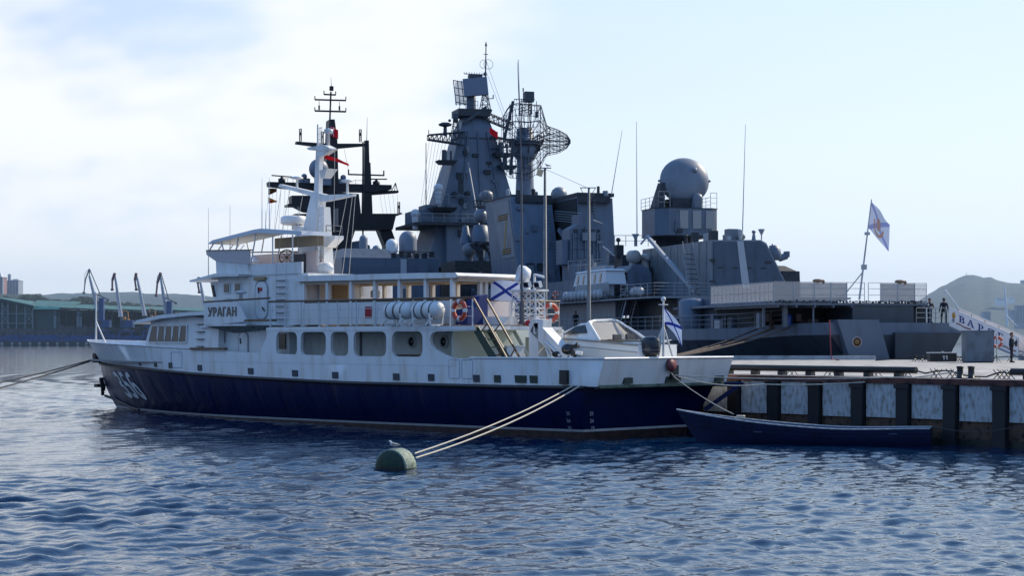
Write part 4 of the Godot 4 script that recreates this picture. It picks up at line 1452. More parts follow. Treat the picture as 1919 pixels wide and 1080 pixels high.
	part(b, "forward_house", W, t)
	b = B.new()
	b.prism([Vector2(-29.9, 4.36), Vector2(-29.6, 4.54), Vector2(-27.4, 4.78), Vector2(-25.0, 4.88), Vector2(-22.9, 4.90), Vector2(-22.9, 4.74), Vector2(-25.0, 4.72), Vector2(-27.5, 4.60), Vector2(-29.0, 4.44)], -5.9, 0.85, "xy")
	b.prism([Vector2(-28.9, 4.4), Vector2(-27.4, 4.62), Vector2(-23.0, 4.76), Vector2(-23.0, 4.4)], -5.5, 0.44, "xy")
	part(b, "forward_roof", W, t)
	for i in 5:
		var xa := -28.75 + i * 0.64
		var fr := B.new()
		var sl := 0.09 if i > 0 else 0.25
		fr.hexa([Vector3(xa - sl, 3.5, 0.54), Vector3(xa + 0.52, 3.5, 0.54), Vector3(xa + 0.52, 3.5, 0.47), Vector3(xa - sl, 3.5, 0.47), Vector3(xa + 0.07, 4.25, 0.51), Vector3(xa + 0.53, 4.25, 0.51), Vector3(xa + 0.53, 4.25, 0.44), Vector3(xa + 0.07, 4.25, 0.44)])
		var wn := part(fr, "window", mat("window_brown", lin(0.035, 0.036, 0.036), 0.12), t)
		fr = B.new()
		fr.bar(Vector3(xa - sl - 0.02, 3.47, 0.53), Vector3(xa + 0.05, 4.28, 0.50), 0.05, 0.06)
		fr.bar(Vector3(xa + 0.545, 3.47, 0.53), Vector3(xa + 0.555, 4.28, 0.50), 0.05, 0.06)
		fr.bar(Vector3(xa - sl, 3.47, 0.54), Vector3(xa + 0.55, 3.47, 0.54), 0.05, 0.06)
		fr.bar(Vector3(xa + 0.05, 4.28, 0.50), Vector3(xa + 0.55, 4.28, 0.50), 0.05, 0.06)
		part(fr, "frame", W, wn)
	b = B.new()
	b.hexa([Vector3(-25.6, 4.88, -0.3), Vector3(-24.0, 4.88, -0.3), Vector3(-24.0, 4.88, -1.6), Vector3(-25.6, 4.88, -1.6), Vector3(-25.0, 5.1, -0.4), Vector3(-24.2, 5.16, -0.4), Vector3(-24.2, 5.16, -1.5), Vector3(-25.0, 5.1, -1.5)])
	part(b, "roof_hatch", W, t)
	for i in 5:
		b = B.new()
		b.bx(-24.75, -24.15, 3.28 + i * 0.34, 3.31 + i * 0.34, 0.46, 0.62)
		part(b, "wall_step", mat("step_grey", lin(0.08, 0.09, 0.11), 0.6), t)
	# middle house below the bridge, with the recess for the side door
	b = B.new()
	b.bx(-24.2, -18.0, 2.0, 4.25, -5.4, 0.12)
	part(b, "middle_house", W, t)
	b = B.new()
	b.prism([Vector2(-24.3, 3.12), Vector2(-21.6, 2.98), Vector2(-20.1, 2.9), Vector2(-19.4, 3.0), Vector2(-18.9, 3.3), Vector2(-18.6, 3.7), Vector2(-18.55, 4.1), Vector2(-18.2, 4.1), Vector2(-18.2, 2.6), Vector2(-24.3, 2.6)], 0.80, 0.912, "xy")
	part(b, "side_screen", W, t)
	b = B.new()
	b.bx(-24.6, -21.7, 3.14, 3.24, 0.86, 1.02)
	part(b, "grab_rail", wood, t)
	b = B.new()
	b.bx(-23.45, -23.0, 3.45, 3.92, 0.1, 0.17)
	part(b, "window", dark, t)
	door(t, -21.5, 2.5, 0.66, 1.42, 0.12)
	# gallery with rounded openings along the ship's side
	b = B.new()
	var cells := [[-18.2, -16.2, -17.87, -16.34], [-16.2, -14.13, -16.07, -14.30], [-14.13, -12.58, -13.96, -12.76], [-12.58, -10.1, -12.41, -10.28], [-10.1, -7.83, -9.91, -8.02]]
	for c in cells:
		opening(b, c[0], c[1], 2.6, 4.14, c[2], c[3], 2.93, 3.93, 0.28, 0.78, 0.912)
	b.prism([Vector2(-7.83, 2.6), Vector2(-6.1, 2.6), Vector2(-6.1, 2.88), Vector2(-6.7, 3.02), Vector2(-7.3, 3.25), Vector2(-7.52, 3.42), Vector2(-7.58, 3.6), Vector2(-7.55, 3.75), Vector2(-7.42, 3.87), Vector2(-7.2, 3.92), Vector2(-4.95, 3.95), Vector2(-4.95, 4.11), Vector2(-7.83, 4.14)], 0.78, 0.912, "xy")
	part(b, "gallery_screen", W, t)
	var grey_in := mat("gallery_wall", lin(0.60, 0.60, 0.54), 0.6, ntex("streaks", 0.012, 0.88, 1.0, 5), Vector3(0.4, 0.12, 0.4))
	b = B.new()
	b.bx(-18.1, -7.0, 2.0, 3.99, -5.2, -0.45)
	part(b, "deckhouse", grey_in, t)
	b = B.new()
	b.bx(-18.6, -18.1, 3.3, 3.84, -0.44, -0.38)
	part(b, "window", dark, t)
	b = B.new()
	b.bx(-18.75, -18.25, 3.2, 3.86, 0.125, 0.16)
	part(b, "window", dark, t)
	for x in [-10.3, -9.3, -8.3]:
		b = B.new()
		b.lathe([Vector2(0.26, 0), Vector2(0.26, 0.06), Vector2(0.2, 0.08), Vector2(0.19, 0.03)], Vector3(x, 3.52, -0.45), Basis(Vector3.RIGHT, PI / 2), 18)
		var rim := part(b, "porthole", grey_in, t)
		b = B.new()
		b.lathe([Vector2(0, 0), Vector2(0.2, 0), Vector2(0.2, 0.03), Vector2(0, 0.03)], Vector3(x, 3.52, -0.45), Basis(Vector3.RIGHT, PI / 2), 18)
		part(b, "pane", dark, rim)
	b = B.new()
	b.bx(-11.4, -9.3, 2.95, 3.0, -0.40, -0.1)
	part(b, "bench", wood, t)
	b = B.new()
	b.bx(-13.7, -13.6, 2.0, 3.99, -0.44, -0.40)
	part(b, "door_edge", mat("step_grey", Color()), t)
	# upper deck
	b = B.new()
	b.bx(-24.4, -18.6, 4.15, 4.25, -5.9, 0.60)
	b.prism([Vector2(-18.6, 0.93), Vector2(-4.95, 0.93), Vector2(-4.95, -3.0), Vector2(-7.25, -3.0), Vector2(-7.25, -6.0), Vector2(-18.6, -6.0)], 3.985, 4.13, "xz")
	part(b, "upper_deck", W, t)
	b = B.new()
	b.bx(-18.3, -7.4, 4.133, 4.17, -5.6, 0.80)
	b.bx(-7.4, -5.1, 4.133, 4.17, -2.9, 0.80)
	part(b, "deck_planking", teak, t)
	b = B.new()
	b.tube(Vector3(-7.4, 2.0, -5.8), Vector3(-7.4, 4.0, -5.8), 0.06)
	b.tube(Vector3(-5.1, 2.0, -2.8), Vector3(-5.1, 4.0, -2.8), 0.05)
	part(b, "deck_pillar", steel, t)
	# bridge wing with the ship's name
	b = B.new()
	b.prism([Vector2(-23.5, 5.28), Vector2(-20.9, 5.30), Vector2(-20.15, 4.42), Vector2(-23.5, 4.22)], 0.82, 0.90, "xy")
	b.tap(4.22, -23.5, -20.2, -0.1, 0.9, 4.30, -23.5, -20.2, -0.1, 0.9)
	b.bx(-23.58, -23.5, 4.22, 5.30, -0.2, 0.9)
	part(b, "bridge_wing", W, t)
	b = B.new()
	b.hexa([Vector3(-22.2, 3.9, 0.12), Vector3(-18.6, 4.1, 0.12), Vector3(-18.6, 4.1, 0.0), Vector3(-22.2, 3.9, 0.0), Vector3(-23.5, 4.215, 0.88), Vector3(-18.4, 4.23, 0.88), Vector3(-18.4, 4.23, 0.0), Vector3(-23.5, 4.215, 0.0)])
	part(b, "wing_bracket", mat("mossy_white", lin(0.42, 0.47, 0.42), 0.7, ntex("peeling", 0.016, 0.22, 1.0, 6), Vector3(0.5, 0.5, 0.5)), t)
	b = B.new()
	b.tube(Vector3(-23.6, 5.33, 0.88), Vector3(-18.4, 5.42, 0.88), 0.045)
	part(b, "wing_rail", wood, t)
	var tx := part(word("УРАГАН", 0.42, 0.012), "name_lettering", mat("name_bronze", lin(0.14, 0.105, 0.075), 0.5), t)
	tx.position = Vector3(-22.05, 4.86, 0.92)
	tx.scale = Vector3(1.08, 1, 1)
	b = B.new()
	b.bx(-20.3, -18.4, 4.40, 4.50, 0.5, 0.92)
	part(b, "side_ledge", teak, t)
	# wheelhouse
	b = B.new()
	b.tap(4.25, -23.9, -17.3, -5.1, -0.1, 6.3, -24.6, -17.3, -5.1, -0.1)
	part(b, "wheelhouse", W, t)
	for q in [[-23.15, 0.55], [-22.25, 0.55]]:
		b = B.new()
		b.prism(rounded(q[0] - 0.26, q[0] + 0.26, 5.72, 6.22, 0.08), -0.12, -0.04, "xy")
		var fr := part(b, "window_frame", steel, t)
		b = B.new()
		b.prism(rounded(q[0] - 0.2, q[0] + 0.2, 5.78, 6.16, 0.06), -0.038, -0.025, "xy")
		part(b, "pane", mat("window_sky", lin(0.03, 0.05, 0.06), 0.04), fr)
	b = B.new()
	b.hexa([Vector3(-24.35, 5.6, -0.1), Vector3(-24.1, 5.6, -0.05), Vector3(-24.1, 5.6, -0.2), Vector3(-24.38, 5.6, -0.25), Vector3(-24.55, 6.15, -0.1), Vector3(-24.3, 6.15, -0.05), Vector3(-24.3, 6.15, -0.2), Vector3(-24.56, 6.15, -0.25)])
	part(b, "window", dark, t)
	for k in 5:
		b = B.new()
		b.hexa([Vector3(-24.36, 5.55, -0.55 - k), Vector3(-24.30, 5.55, -0.55 - k), Vector3(-24.30, 5.55, -1.25 - k), Vector3(-24.36, 5.55, -1.25 - k), Vector3(-24.58, 6.15, -0.55 - k), Vector3(-24.50, 6.15, -0.55 - k), Vector3(-24.50, 6.15, -1.25 - k), Vector3(-24.58, 6.15, -1.25 - k)])
		part(b, "window", dark, t)
	b = B.new()
	b.prism([Vector2(-25.5, 6.30), Vector2(-23.4, 6.50), Vector2(-21.5, 6.46), Vector2(-21.4, 6.56), Vector2(-23.4, 6.64), Vector2(-25.5, 6.38)], -5.9, 0.45, "xy")
	part(b, "bridge_visor", W, t)
	door(t, -20.4, 4.55, 0.9, 1.65, -0.1)
	b = B.new()
	b.bx(-20.55, -20.3, 5.78, 5.94, -0.05, -0.03)
	part(b, "red_notice", mat("notice_red", lin(0.4, 0.02, 0.03), 0.6), t)
	b = B.new()
	b.bx(-20.9, -20.05, 6.27, 6.42, -0.1, 0.02)
	part(b, "name_board", mat("board_wood", lin(0.32, 0.22, 0.11), 0.6), t)
	for i in 7:
		b = B.new()
		b.bar(Vector3(-19.15, 4.5 + i * 0.285, -0.0), Vector3(-18.45, 4.5 + i * 0.285, -0.0), 0.05, 0.04)
		part(b, "rung", mat("step_grey", Color()), t)
	b = B.new()
	for x in [-19.17, -18.43]:
		b.tube(Vector3(x, 4.3, 0.0), Vector3(x, 7.0, 0.0), 0.025)
	part(b, "ladder_rail", steel, t)
	b = B.new()
	b.lathe([Vector2(0, 0), Vector2(0.09, 0), Vector2(0.09, 0.28), Vector2(0.26, 0.34), Vector2(0.26, 0.42), Vector2(0, 0.48)], Vector3(-21.1, 5.35, 0.55), Basis(), 12)
	part(b, "wing_compass", steel, t)
	b = B.new()
	b.bx(-23.4, -22.8, 5.3, 5.5, -0.05, 0.3)
	part(b, "wing_locker", W, t)
	# flying bridge
	b = B.new()
	b.bx(-24.0, -17.0, 6.3, 6.5, -5.0, -0.15)
	b.hexa([Vector3(-24.1, 6.5, -0.12), Vector3(-21.4, 6.5, -0.12), Vector3(-21.4, 6.5, -0.22), Vector3(-24.1, 6.5, -0.22), Vector3(-24.0, 7.25, -0.02), Vector3(-21.4, 7.05, -0.02), Vector3(-21.4, 7.05, -0.12), Vector3(-24.0, 7.25, -0.12)])
	b.bx(-21.4, -17.4, 6.5, 7.0, -0.2, -0.1)
	b.bx(-24.1, -19.0, 6.5, 7.0, -2.5, -2.4)
	b.prism([Vector2(-24.1, 6.5), Vector2(-24.0, 7.2), Vector2(-24.75, 7.65), Vector2(-24.75, 7.75), Vector2(-23.85, 7.3), Vector2(-23.9, 6.5)], -2.4, -0.1, "xy")
	part(b, "flying_bridge", W, t)
	b = B.new()
	b.prism([Vector2(-24.76, 7.74), Vector2(-24.72, 7.56), Vector2(-23.95, 7.24), Vector2(-21.2, 7.02), Vector2(-21.2, 7.62)], -0.02, 0.02, "xy")
	part(b, "weather_cloth", mat("cloth_pinkish", lin(0.55, 0.46, 0.44), 0.8), t)
	b = B.new()
	b.bx(-24.6, -20.0, 7.0, 7.62, -2.42, -2.38)
	part(b, "weather_cloth", mat("cloth_pinkish", lin(0.55, 0.46, 0.44), 0.8), t)
	b = B.new()
	b.tube(Vector3(-24.76, 7.76, 0.0), Vector3(-21.0, 7.64, 0.0), 0.035)
	b.tube(Vector3(-24.76, 7.76, 0.0), Vector3(-24.76, 7.76, -2.4), 0.035)
	b.tube(Vector3(-24.76, 7.76, -2.4), Vector3(-19.9, 7.62, -2.4), 0.035)
	part(b, "cockpit_rail", wood, t)
	b = B.new()
	for q in [[-24.6, 7.75, -24.2, 8.1], [-23.4, 7.7, -23.6, 8.2], [-22.4, 7.6, -22.2, 8.25], [-21.2, 7.0, -20.8, 8.35], [-19.5, 7.0, -19.5, 8.2], [-18.0, 7.0, -18.0, 8.2]]:
		for z in [-0.05, -1.45]:
			b.tube(Vector3(q[0], q[1], z), Vector3(q[2], q[3], z), 0.035)
	for k in 3:
		b.tube(Vector3(-24.75, 7.75, -0.6 - k * 0.6), Vector3(-24.3, 8.1, -0.6 - k * 0.6), 0.03)
	part(b, "awning_frame", steel, t)
	var canvas := mat("awning_canvas", lin(0.70, 0.71, 0.72), 0.85)
	canvas.backlight_enabled = true
	canvas.backlight = Color(0.10, 0.10, 0.09)
	b = B.new()
	b.prism([Vector2(-24.6, 8.06), Vector2(-24.2, 8.22), Vector2(-20.9, 8.55), Vector2(-20.3, 8.58), Vector2(-17.2, 8.32), Vector2(-17.2, 8.16), Vector2(-20.6, 8.40), Vector2(-21.1, 8.36), Vector2(-24.2, 8.08)], -1.5, 0.05, "xy")
	part(b, "awning", canvas, t)
	b = B.new()
	b.bx(-21.3, -17.6, 7.76, 8.24, -1.46, -1.42)
	part(b, "rolled_curtain", mat("curtain_tan", lin(0.30, 0.26, 0.19), 0.9), t)
	b = B.new()
	b.torus(Vector3(-20.6, 7.35, -1.6), Basis(Vector3.UP, 0.9), 0.34, 0.03, 20, 6)
	for k in 4:
		b.tube(Vector3(-20.6, 7.35, -1.6), Vector3(-20.6, 7.35, -1.6) + Basis(Vector3.UP, 0.9) * Vector3(cos(k * 0.785) * 0.34, sin(k * 0.785) * 0.34, 0), 0.02)
		b.tube(Vector3(-20.6, 7.35, -1.6), Vector3(-20.6, 7.35, -1.6) - Basis(Vector3.UP, 0.9) * Vector3(cos(k * 0.785) * 0.34, sin(k * 0.785) * 0.34, 0), 0.02)
	part(b, "steering_wheel", wood, t)
	b = B.new()
	b.bx(-19.9, -19.0, 6.5, 7.45, -2.2, -1.4)
	part(b, "console", mat("console_dark", lin(0.03, 0.035, 0.05), 0.5), t)
	b = B.new()
	b.bx(-19.2, -18.2, 6.5, 7.55, -1.6, -1.5)
	part(b, "cockpit_bulkhead", mat("cloth_pinkish", Color()), t)
	ship_mast(t, W, steel)
	saloon(t, W, cream, wood, steel)
	# whip antennas
	for q in [[-25.2, -0.4, 6.5, 9.8], [-23.1, -0.2, 6.6, 9.8], [-21.7, -1.0, 8.4, 11.0], [-21.4, -1.2, 8.4, 11.0], [-19.6, -1.5, 8.2, 9.6], [-20.4, -0.3, 8.5, 9.4]]:
		b = B.new()
		b.tube(Vector3(q[0], q[2], q[1]), Vector3(q[0], lerpf(q[2], q[3], 0.45), q[1]), 0.03, 0.022)
		b.tube(Vector3(q[0], lerpf(q[2], q[3], 0.45), q[1]), Vector3(q[0], q[3], q[1]), 0.016, 0.010)
		part(b, "whip_antenna", steel, t)
	b = B.new()
	b.tube(Vector3(-5.4, 4.2, -1.95), Vector3(-5.4, 5.1, -1.95), 0.11, 0.09, 10)
	b.tube(Vector3(-5.4, 5.1, -1.95), Vector3(-5.42, 10.2, -1.95), 0.045, 0.035)
	b.tube(Vector3(-5.42, 10.2, -1.95), Vector3(-5.6, 14.6, -1.95), 0.03, 0.012)
	part(b, "tall_whip_antenna", mat("whip_grey", lin(0.1, 0.1, 0.11), 0.6), t)
	# after deck: stair, lockers, crane
	var green := mat("stair_green", lin(0.008, 0.036, 0.022), 0.5)
	for z in [0.78, 0.12]:
		b = B.new()
		b.bar(Vector3(-5.0, 4.0, z), Vector3(-3.25, 1.98, z), 0.06, 0.32)
		part(b, "stair_string", green, t)
		b = B.new()
		b.bar(Vector3(-5.15, 5.15, z), Vector3(-3.05, 2.6, z), 0.05, 0.07)
		b.tube(Vector3(-3.9, 2.85, z), Vector3(-3.6, 3.25, z), 0.025)
		b.tube(Vector3(-4.75, 3.9, z), Vector3(-4.4, 4.2, z), 0.025)
		part(b, "stair_handrail", wood, t)
	for i in 7:
		b = B.new()
		var f := (i + 0.5) / 7.0
		b.bx(lerpf(-5.0, -3.25, f) - 0.08, lerpf(-5.0, -3.25, f) + 0.18, lerpf(4.02, 2.0, f), lerpf(4.02, 2.0, f) + 0.04, 0.15, 0.75)
		part(b, "tread", green, t)
	b = B.new()
	b.bx(-4.9, -4.2, 2.0, 3.34, -0.95, -0.05)
	b.bx(-4.94, -4.16, 3.342, 3.38, -0.99, -0.01)
	part(b, "deck_locker", W, t)
	b = B.new()
	b.bx(-7.0, -6.9, 2.0, 3.99, -5.2, 0.3)
	b.bx(-6.2, -5.6, 2.9, 3.7, -3.0, -2.9)
	part(b, "after_bulkhead", mat("bulkhead_green", lin(0.62, 0.645, 0.58), 0.6), t)
	b = B.new()
	b.bar(Vector3(-5.9, 3.95, -2.0), Vector3(-4.4, 2.1, -2.0), 0.08, 0.12)
	b.bar(Vector3(-4.6, 3.95, -3.4), Vector3(-6.4, 3.2, -3.4), 0.08, 0.12)
	b.bar(Vector3(-4.6, 3.95, -3.4), Vector3(-4.6, 2.0, -3.4), 0.1, 0.1)
	part(b, "deck_bracket", mat("bulkhead_green", Color()), t)
	b = B.new()
	b.bx(-6.6, -5.6, 4.17, 4.50, -1.9, -0.9)
	part(b, "upper_locker", W, t)
	deck_crane(t, W)
	light_mast(t, W)
	b = B.new()
	b.rail([Vector3(-12.0, 4.13, -5.9), Vector3(-7.35, 4.13, -5.9), Vector3(-7.35, 4.13, -3.2)], 1.05, 4, 1.2, 0.03)
	part(b, "gallery_railing", steel, t)
	b = B.new()      # ensign staff
	for q in [Vector3(1.45, 2.92, -2.3), Vector3(1.5, 2.92, -3.05), Vector3(0.9, 2.92, -2.5)]:
		b.tube(q, Vector3(1.48, 4.1, -2.55), 0.035)
	b.tube(Vector3(1.48, 2.92, -2.55), Vector3(1.48, 5.05, -2.55), 0.045, 0.035, 8)
	b.sph(Vector3(1.48, 5.08, -2.55), 0.09)
	b.bx(1.38, 1.58, 4.86, 4.9, -2.7, -2.4)
	part(b, "ensign_staff", steel, t)

func door(t: Node3D, x: float, y: float, w: float, h: float, z: float):
	var b := B.new()
	b.prism(rounded(x - w * 0.5, x + w * 0.5, y, y + h, w * 0.4), z - 0.02, z + 0.05, "xy")
	var d := part(b, "door", ship_white(), t)
	b = B.new()
	var pr := rounded(x - w * 0.5 - 0.04, x + w * 0.5 + 0.04, y - 0.04, y + h + 0.04, w * 0.42)
	for i in pr.size():
		var q: Vector2 = pr[i]
		var r: Vector2 = pr[(i + 1) % pr.size()]
		b.tube(Vector3(q.x, q.y, z + 0.03), Vector3(r.x, r.y, z + 0.03), 0.022, -1.0, 4, false)
	part(b, "frame", mat("door_seam", lin(0.35, 0.36, 0.38), 0.5), d)
	b = B.new()
	b.bar(Vector3(x + 0.12, y + 0.5, z + 0.07), Vector3(x + 0.3, y + 0.34, z + 0.07), 0.05, 0.05)
	b.bar(Vector3(x - 0.2, y + h - 0.25, z + 0.07), Vector3(x - 0.16, y + h - 0.5, z + 0.07), 0.05, 0.05)
	part(b, "handle", mat("black_iron", Color()), d)

func ship_mast(t: Node3D, W: Material, steel: Material):
	var b := B.new()
	b.tap(6.4, -21.25, -19.55, -2.9, -2.3, 10.2, -19.85, -19.25, -2.8, -2.4)
	var mast := part(b, "mast", W, t)
	b = B.new()
	b.tap(6.4, -19.5, -18.75, -2.9, -2.3, 9.6, -19.25, -18.9, -2.78, -2.42)
	part(b, "mast_ladder_box", W, mast)
	b = B.new()
	b.tap(10.2, -19.75, -19.4, -2.72, -2.48, 12.3, -19.6, -19.32, -2.7, -2.5)
	part(b, "topmast", W, mast)
	for i in 10:
		b = B.new()
		b.torus(Vector3(-18.82 + i * 0.0, 6.9 + i * 0.27 + (0.3 if i > 4 else 0.0), -2.2), Basis(Vector3.UP, 0.3), 0.09, 0.018, 8, 5)
		part(b, "mast_rung", steel, mast)
	b = B.new()
	b.prism([Vector2(-22.55, 10.76), Vector2(-20.0, 10.16), Vector2(-19.2, 9.85), Vector2(-18.8, 9.85), Vector2(-16.9, 9.98), Vector2(-16.9, 10.06), Vector2(-18.8, 10.14), Vector2(-22.4, 10.86)], -2.72, -2.48, "xy")
	part(b, "spreader", W, mast)
	b = B.new()
	b.prism([Vector2(-19.6, 8.0), Vector2(-18.6, 7.75), Vector2(-18.0, 8.12), Vector2(-18.0, 8.26), Vector2(-19.6, 8.36)], -2.85, -2.35, "xy")
	part(b, "lower_bracket", W, mast)
	b = B.new()
	b.prism([Vector2(-20.0, 12.25), Vector2(-18.5, 12.12), Vector2(-18.45, 12.22), Vector2(-18.9, 12.40), Vector2(-20.0, 12.38), Vector2(-20.2, 12.34)], -2.8, -2.4, "xy")
	b.prism([Vector2(-19.5, 11.9), Vector2(-19.1, 11.9), Vector2(-18.3, 12.15), Vector2(-19.5, 12.25)], -2.75, -2.45, "xy")
	part(b, "top_platform", W, mast)
	b = B.new()
	b.tube(Vector3(-19.6, 12.4, -2.6), Vector3(-19.6, 13.4, -2.6), 0.05, 0.04)
	for k in 5:
		b.tube(Vector3(-19.85 + k * 0.09, 12.4, -2.75), Vector3(-19.85 + k * 0.09, 13.3, -2.75), 0.014)
	for k in 4:
		b.tube(Vector3(-19.85, 12.5 + k * 0.25, -2.75), Vector3(-19.45, 12.5 + k * 0.25, -2.75), 0.012)
	part(b, "top_aerial", steel, mast)
	b = B.new()
	b.lathe([Vector2(0, 0), Vector2(0.07, 0), Vector2(0.07, 0.5), Vector2(0.2, 0.52), Vector2(0.2, 0.7), Vector2(0, 0.76)], Vector3(-18.8, 12.4, -2.6), Basis(), 12)
	part(b, "masthead_lamp", steel, mast)
	b = B.new()
	b.hexa([Vector3(-19.1, 10.9, -2.4), Vector3(-18.85, 10.9, -2.4), Vector3(-18.85, 10.9, -2.8), Vector3(-19.1, 10.9, -2.8), Vector3(-19.1, 11.25, -2.3), Vector3(-18.5, 11.3, -2.3), Vector3(-18.5, 11.3, -2.9), Vector3(-19.1, 11.25, -2.9)])
	part(b, "lamp_bracket", W, mast)
	for q in [[-21.2, 10.45], [-17.4, 10.05]]:      # mushroom aerials on the spreader
		b = B.new()
		b.lathe([Vector2(0.06, 0), Vector2(0.05, 0.55), Vector2(0.3, 0.60), Vector2(0.26, 0.66), Vector2(0, 0.72)], Vector3(q[0], q[1], -2.6), Basis(), 16)
		part(b, "mushroom_aerial", W, mast)
	b = B.new()
	b.lathe([Vector2(0, 0), Vector2(0.5, 0.05), Vector2(0.62, 0.12), Vector2(0.62, 0.38), Vector2(0.5, 0.46), Vector2(0, 0.5)], Vector3(-21.3, 8.85, -2.5), Basis(), 22)
	b.bar(Vector3(-21.2, 8.8, -2.5), Vector3(-20.2, 8.6, -2.5), 0.4, 0.25)
	part(b, "radar_drum", W, mast)
	b = B.new()
	b.sph(Vector3(-20.7, 8.3, -2.3), 0.17)
	part(b, "small_radome", mat("lamp_white", lin(0.6, 0.62, 0.66), 0.4), mast)
	b = B.new()
	b.lathe([Vector2(0, 0), Vector2(0.30, 0), Vector2(0.30, 1.1), Vector2(0, 1.5)], Vector3(-18.9, 6.75, -1.85), Basis(Vector3(0, 0, 1), -PI / 2) , 18)
	part(b, "mast_foot_drum", W, mast)
	b = B.new()
	for q in [[-17.3, 9.95, -18.2, 6.4], [-16.9, 10.0, -17.4, 6.4], [-21.6, 10.6, -22.0, 8.5], [-20.6, 10.3, -20.9, 8.5], [-18.2, 12.1, -18.0, 8.4], [-22.3, 10.7, -22.6, 8.4], [-16.7, 9.95, -16.9, 6.4]]:
		b.tube(Vector3(q[0], q[1], -2.5), Vector3(q[2], q[3], -2.3), 0.016, -1.0, 4)
	part(b, "halyards", mat("rope_pale", Color()), mast)
	b = B.new()
	b.rail([Vector3(-18.7, 8.3, -2.4), Vector3(-18.05, 8.25, -2.4), Vector3(-18.05, 8.25, -2.8)], 0.45, 2, 0.6, 0.02)
	b.bx(-18.4, -18.1, 8.7, 9.5, -2.62, -2.58)
	part(b, "mast_grid", mat("step_grey", Color()), mast)

func saloon(t: Node3D, W: Material, cream: Material, wood: Material, steel: Material):
	var b := B.new()
	b.prism([Vector2(-17.6, 6.13), Vector2(-7.0, 6.02), Vector2(-6.85, 6.1), Vector2(-7.0, 6.22), Vector2(-9.0, 6.27), Vector2(-17.6, 6.38)], -3.45, 0.1, "xy")
	part(b, "saloon_roof", W, t)
	b = B.new()
	for z in [-0.12, -3.18]:
		b.bar(Vector3(-17.4, 6.06, z), Vector3(-7.1, 5.95, z), 0.10, 0.14)
	for k in 7:
		var x := -17.2 + k * 1.68
		b.bar(Vector3(x, 6.05 - k * 0.018, -0.1), Vector3(x, 6.05 - k * 0.018, -3.2), 0.08, 0.10)
	part(b, "roof_beam", mat("beam_wood", lin(0.48, 0.39, 0.30), 0.6), t)
	for x in [-17.2, -15.5, -13.85, -12.25, -10.65, -9.0, -7.4]:
		b = B.new()
		b.bx(x - 0.08, x + 0.08, 4.16, 6.06, -0.19, -0.03)
		part(b, "post", W, t)
	for x in [-17.2, -15.5, -13.85, -12.25, -10.65, -9.0, -7.3]:
		b = B.new()
		b.bx(x - 0.08, x + 0.08, 4.16, 6.0, -3.28, -3.12)
		part(b, "post", cream, t)
	for z in [-1.45, -1.75]:
		b = B.new()
		b.bx(-7.38, -7.22, 4.16, 6.0, z - 0.07, z + 0.07)
		part(b, "post", cream, t)
	var cuts := [-17.2, -14.0, -11.3, -8.6, -7.35]
	for i in cuts.size() - 1:
		b = B.new()
		b.bx(cuts[i] + 0.015, cuts[i + 1] - 0.015, 4.24, 5.18, -0.10, -0.05)
		part(b, "side_panel", W, t)
	for i in 4:
		b = B.new()
		b.bx(-17.2 + i * 2.45 + 0.02, -14.75 + i * 2.45 - 0.02, 4.24, 5.18, -3.25, -3.2)
		part(b, "side_panel", cream, t)
	b = B.new()
	b.bx(-7.3, -7.24, 4.24, 5.14, -3.1, -1.3)
	part(b, "side_panel", mat("panel_pink", lin(0.74, 0.66, 0.64), 0.6), t)
	b = B.new()
	b.bx(-17.25, -17.15, 4.2, 6.1, -3.2, -0.9)
	part(b, "end_bulkhead", cream, t)
	b = B.new()
	b.bx(-17.14, -17.10, 4.3, 6.0, -2.4, -1.6)
	part(b, "bulkhead_seam", mat("board_wood", Color()), t)
	b = B.new()
	b.tube(Vector3(-18.4, 5.26, 0.9), Vector3(-5.05, 5.2, 0.9), 0.05)
	b.tube(Vector3(-17.3, 5.22, -0.08), Vector3(-7.3, 5.18, -0.08), 0.05)
	b.tube(Vector3(-7.3, 5.18, -0.08), Vector3(-7.3, 5.18, -5.9), 0.05)
	part(b, "wood_rail", wood, t)
	b = B.new()
	for x in [-18.35, -17.25, -16.05, -14.8, -13.5, -12.25, -11.0, -9.75, -8.6, -7.3, -6.4, -5.1]:
		b.tube(Vector3(x, 4.1, 0.9), Vector3(x, 5.24, 0.9), 0.028)
		if x < -10.0:
			b.tube(Vector3(x, 4.1, 0.85), Vector3(x + 0.18, 5.0, 0.9), 0.014)
	for y in [4.5, 4.86]:
		b.tube(Vector3(-18.35, y + 0.02, 0.9), Vector3(-5.1, y, 0.9), 0.016)
	part(b, "side_railing", steel, t)
	for x in [-12.85, -9.9]:
		for k in 3:
			b = B.new()
			b.bx(x + k * 0.15, x + k * 0.15 + 0.12, 4.5, 4.98, -0.048, -0.02)
			part(b, "red_plate", mat("notice_red", Color()), t)
	b = B.new()
	b.prism([Vector2(-0.1, 4.2), Vector2(-0.1, 4.75), Vector2(-0.5, 4.85), Vector2(-0.75, 5.3), Vector2(-1.15, 5.38), Vector2(-1.15, 4.2)], -7.2, -6.5, "zy")
	part(b, "blue_cover", mat("cover_blue", lin(0.012, 0.03, 0.14), 0.7), t)
	b = B.new()      # tables and a lamp seen through the open side
	for x in [-14.6, -11.0]:
		b.bx(x, x + 1.6, 4.85, 4.92, -2.8, -1.8)
		b.bx(x + 0.7, x + 0.9, 4.17, 4.85, -2.4, -2.2)
	part(b, "saloon_table", cream, t)
	b = B.new()
	b.lathe([Vector2(0.05, 0), Vector2(0.05, 0.3), Vector2(0.22, 0.36), Vector2(0.22, 0.6), Vector2(0.1, 0.7), Vector2(0, 0.72)], Vector3(-15.4, 5.1, -2.6), Basis(), 12)
	part(b, "pedestal_fitting", steel, t)

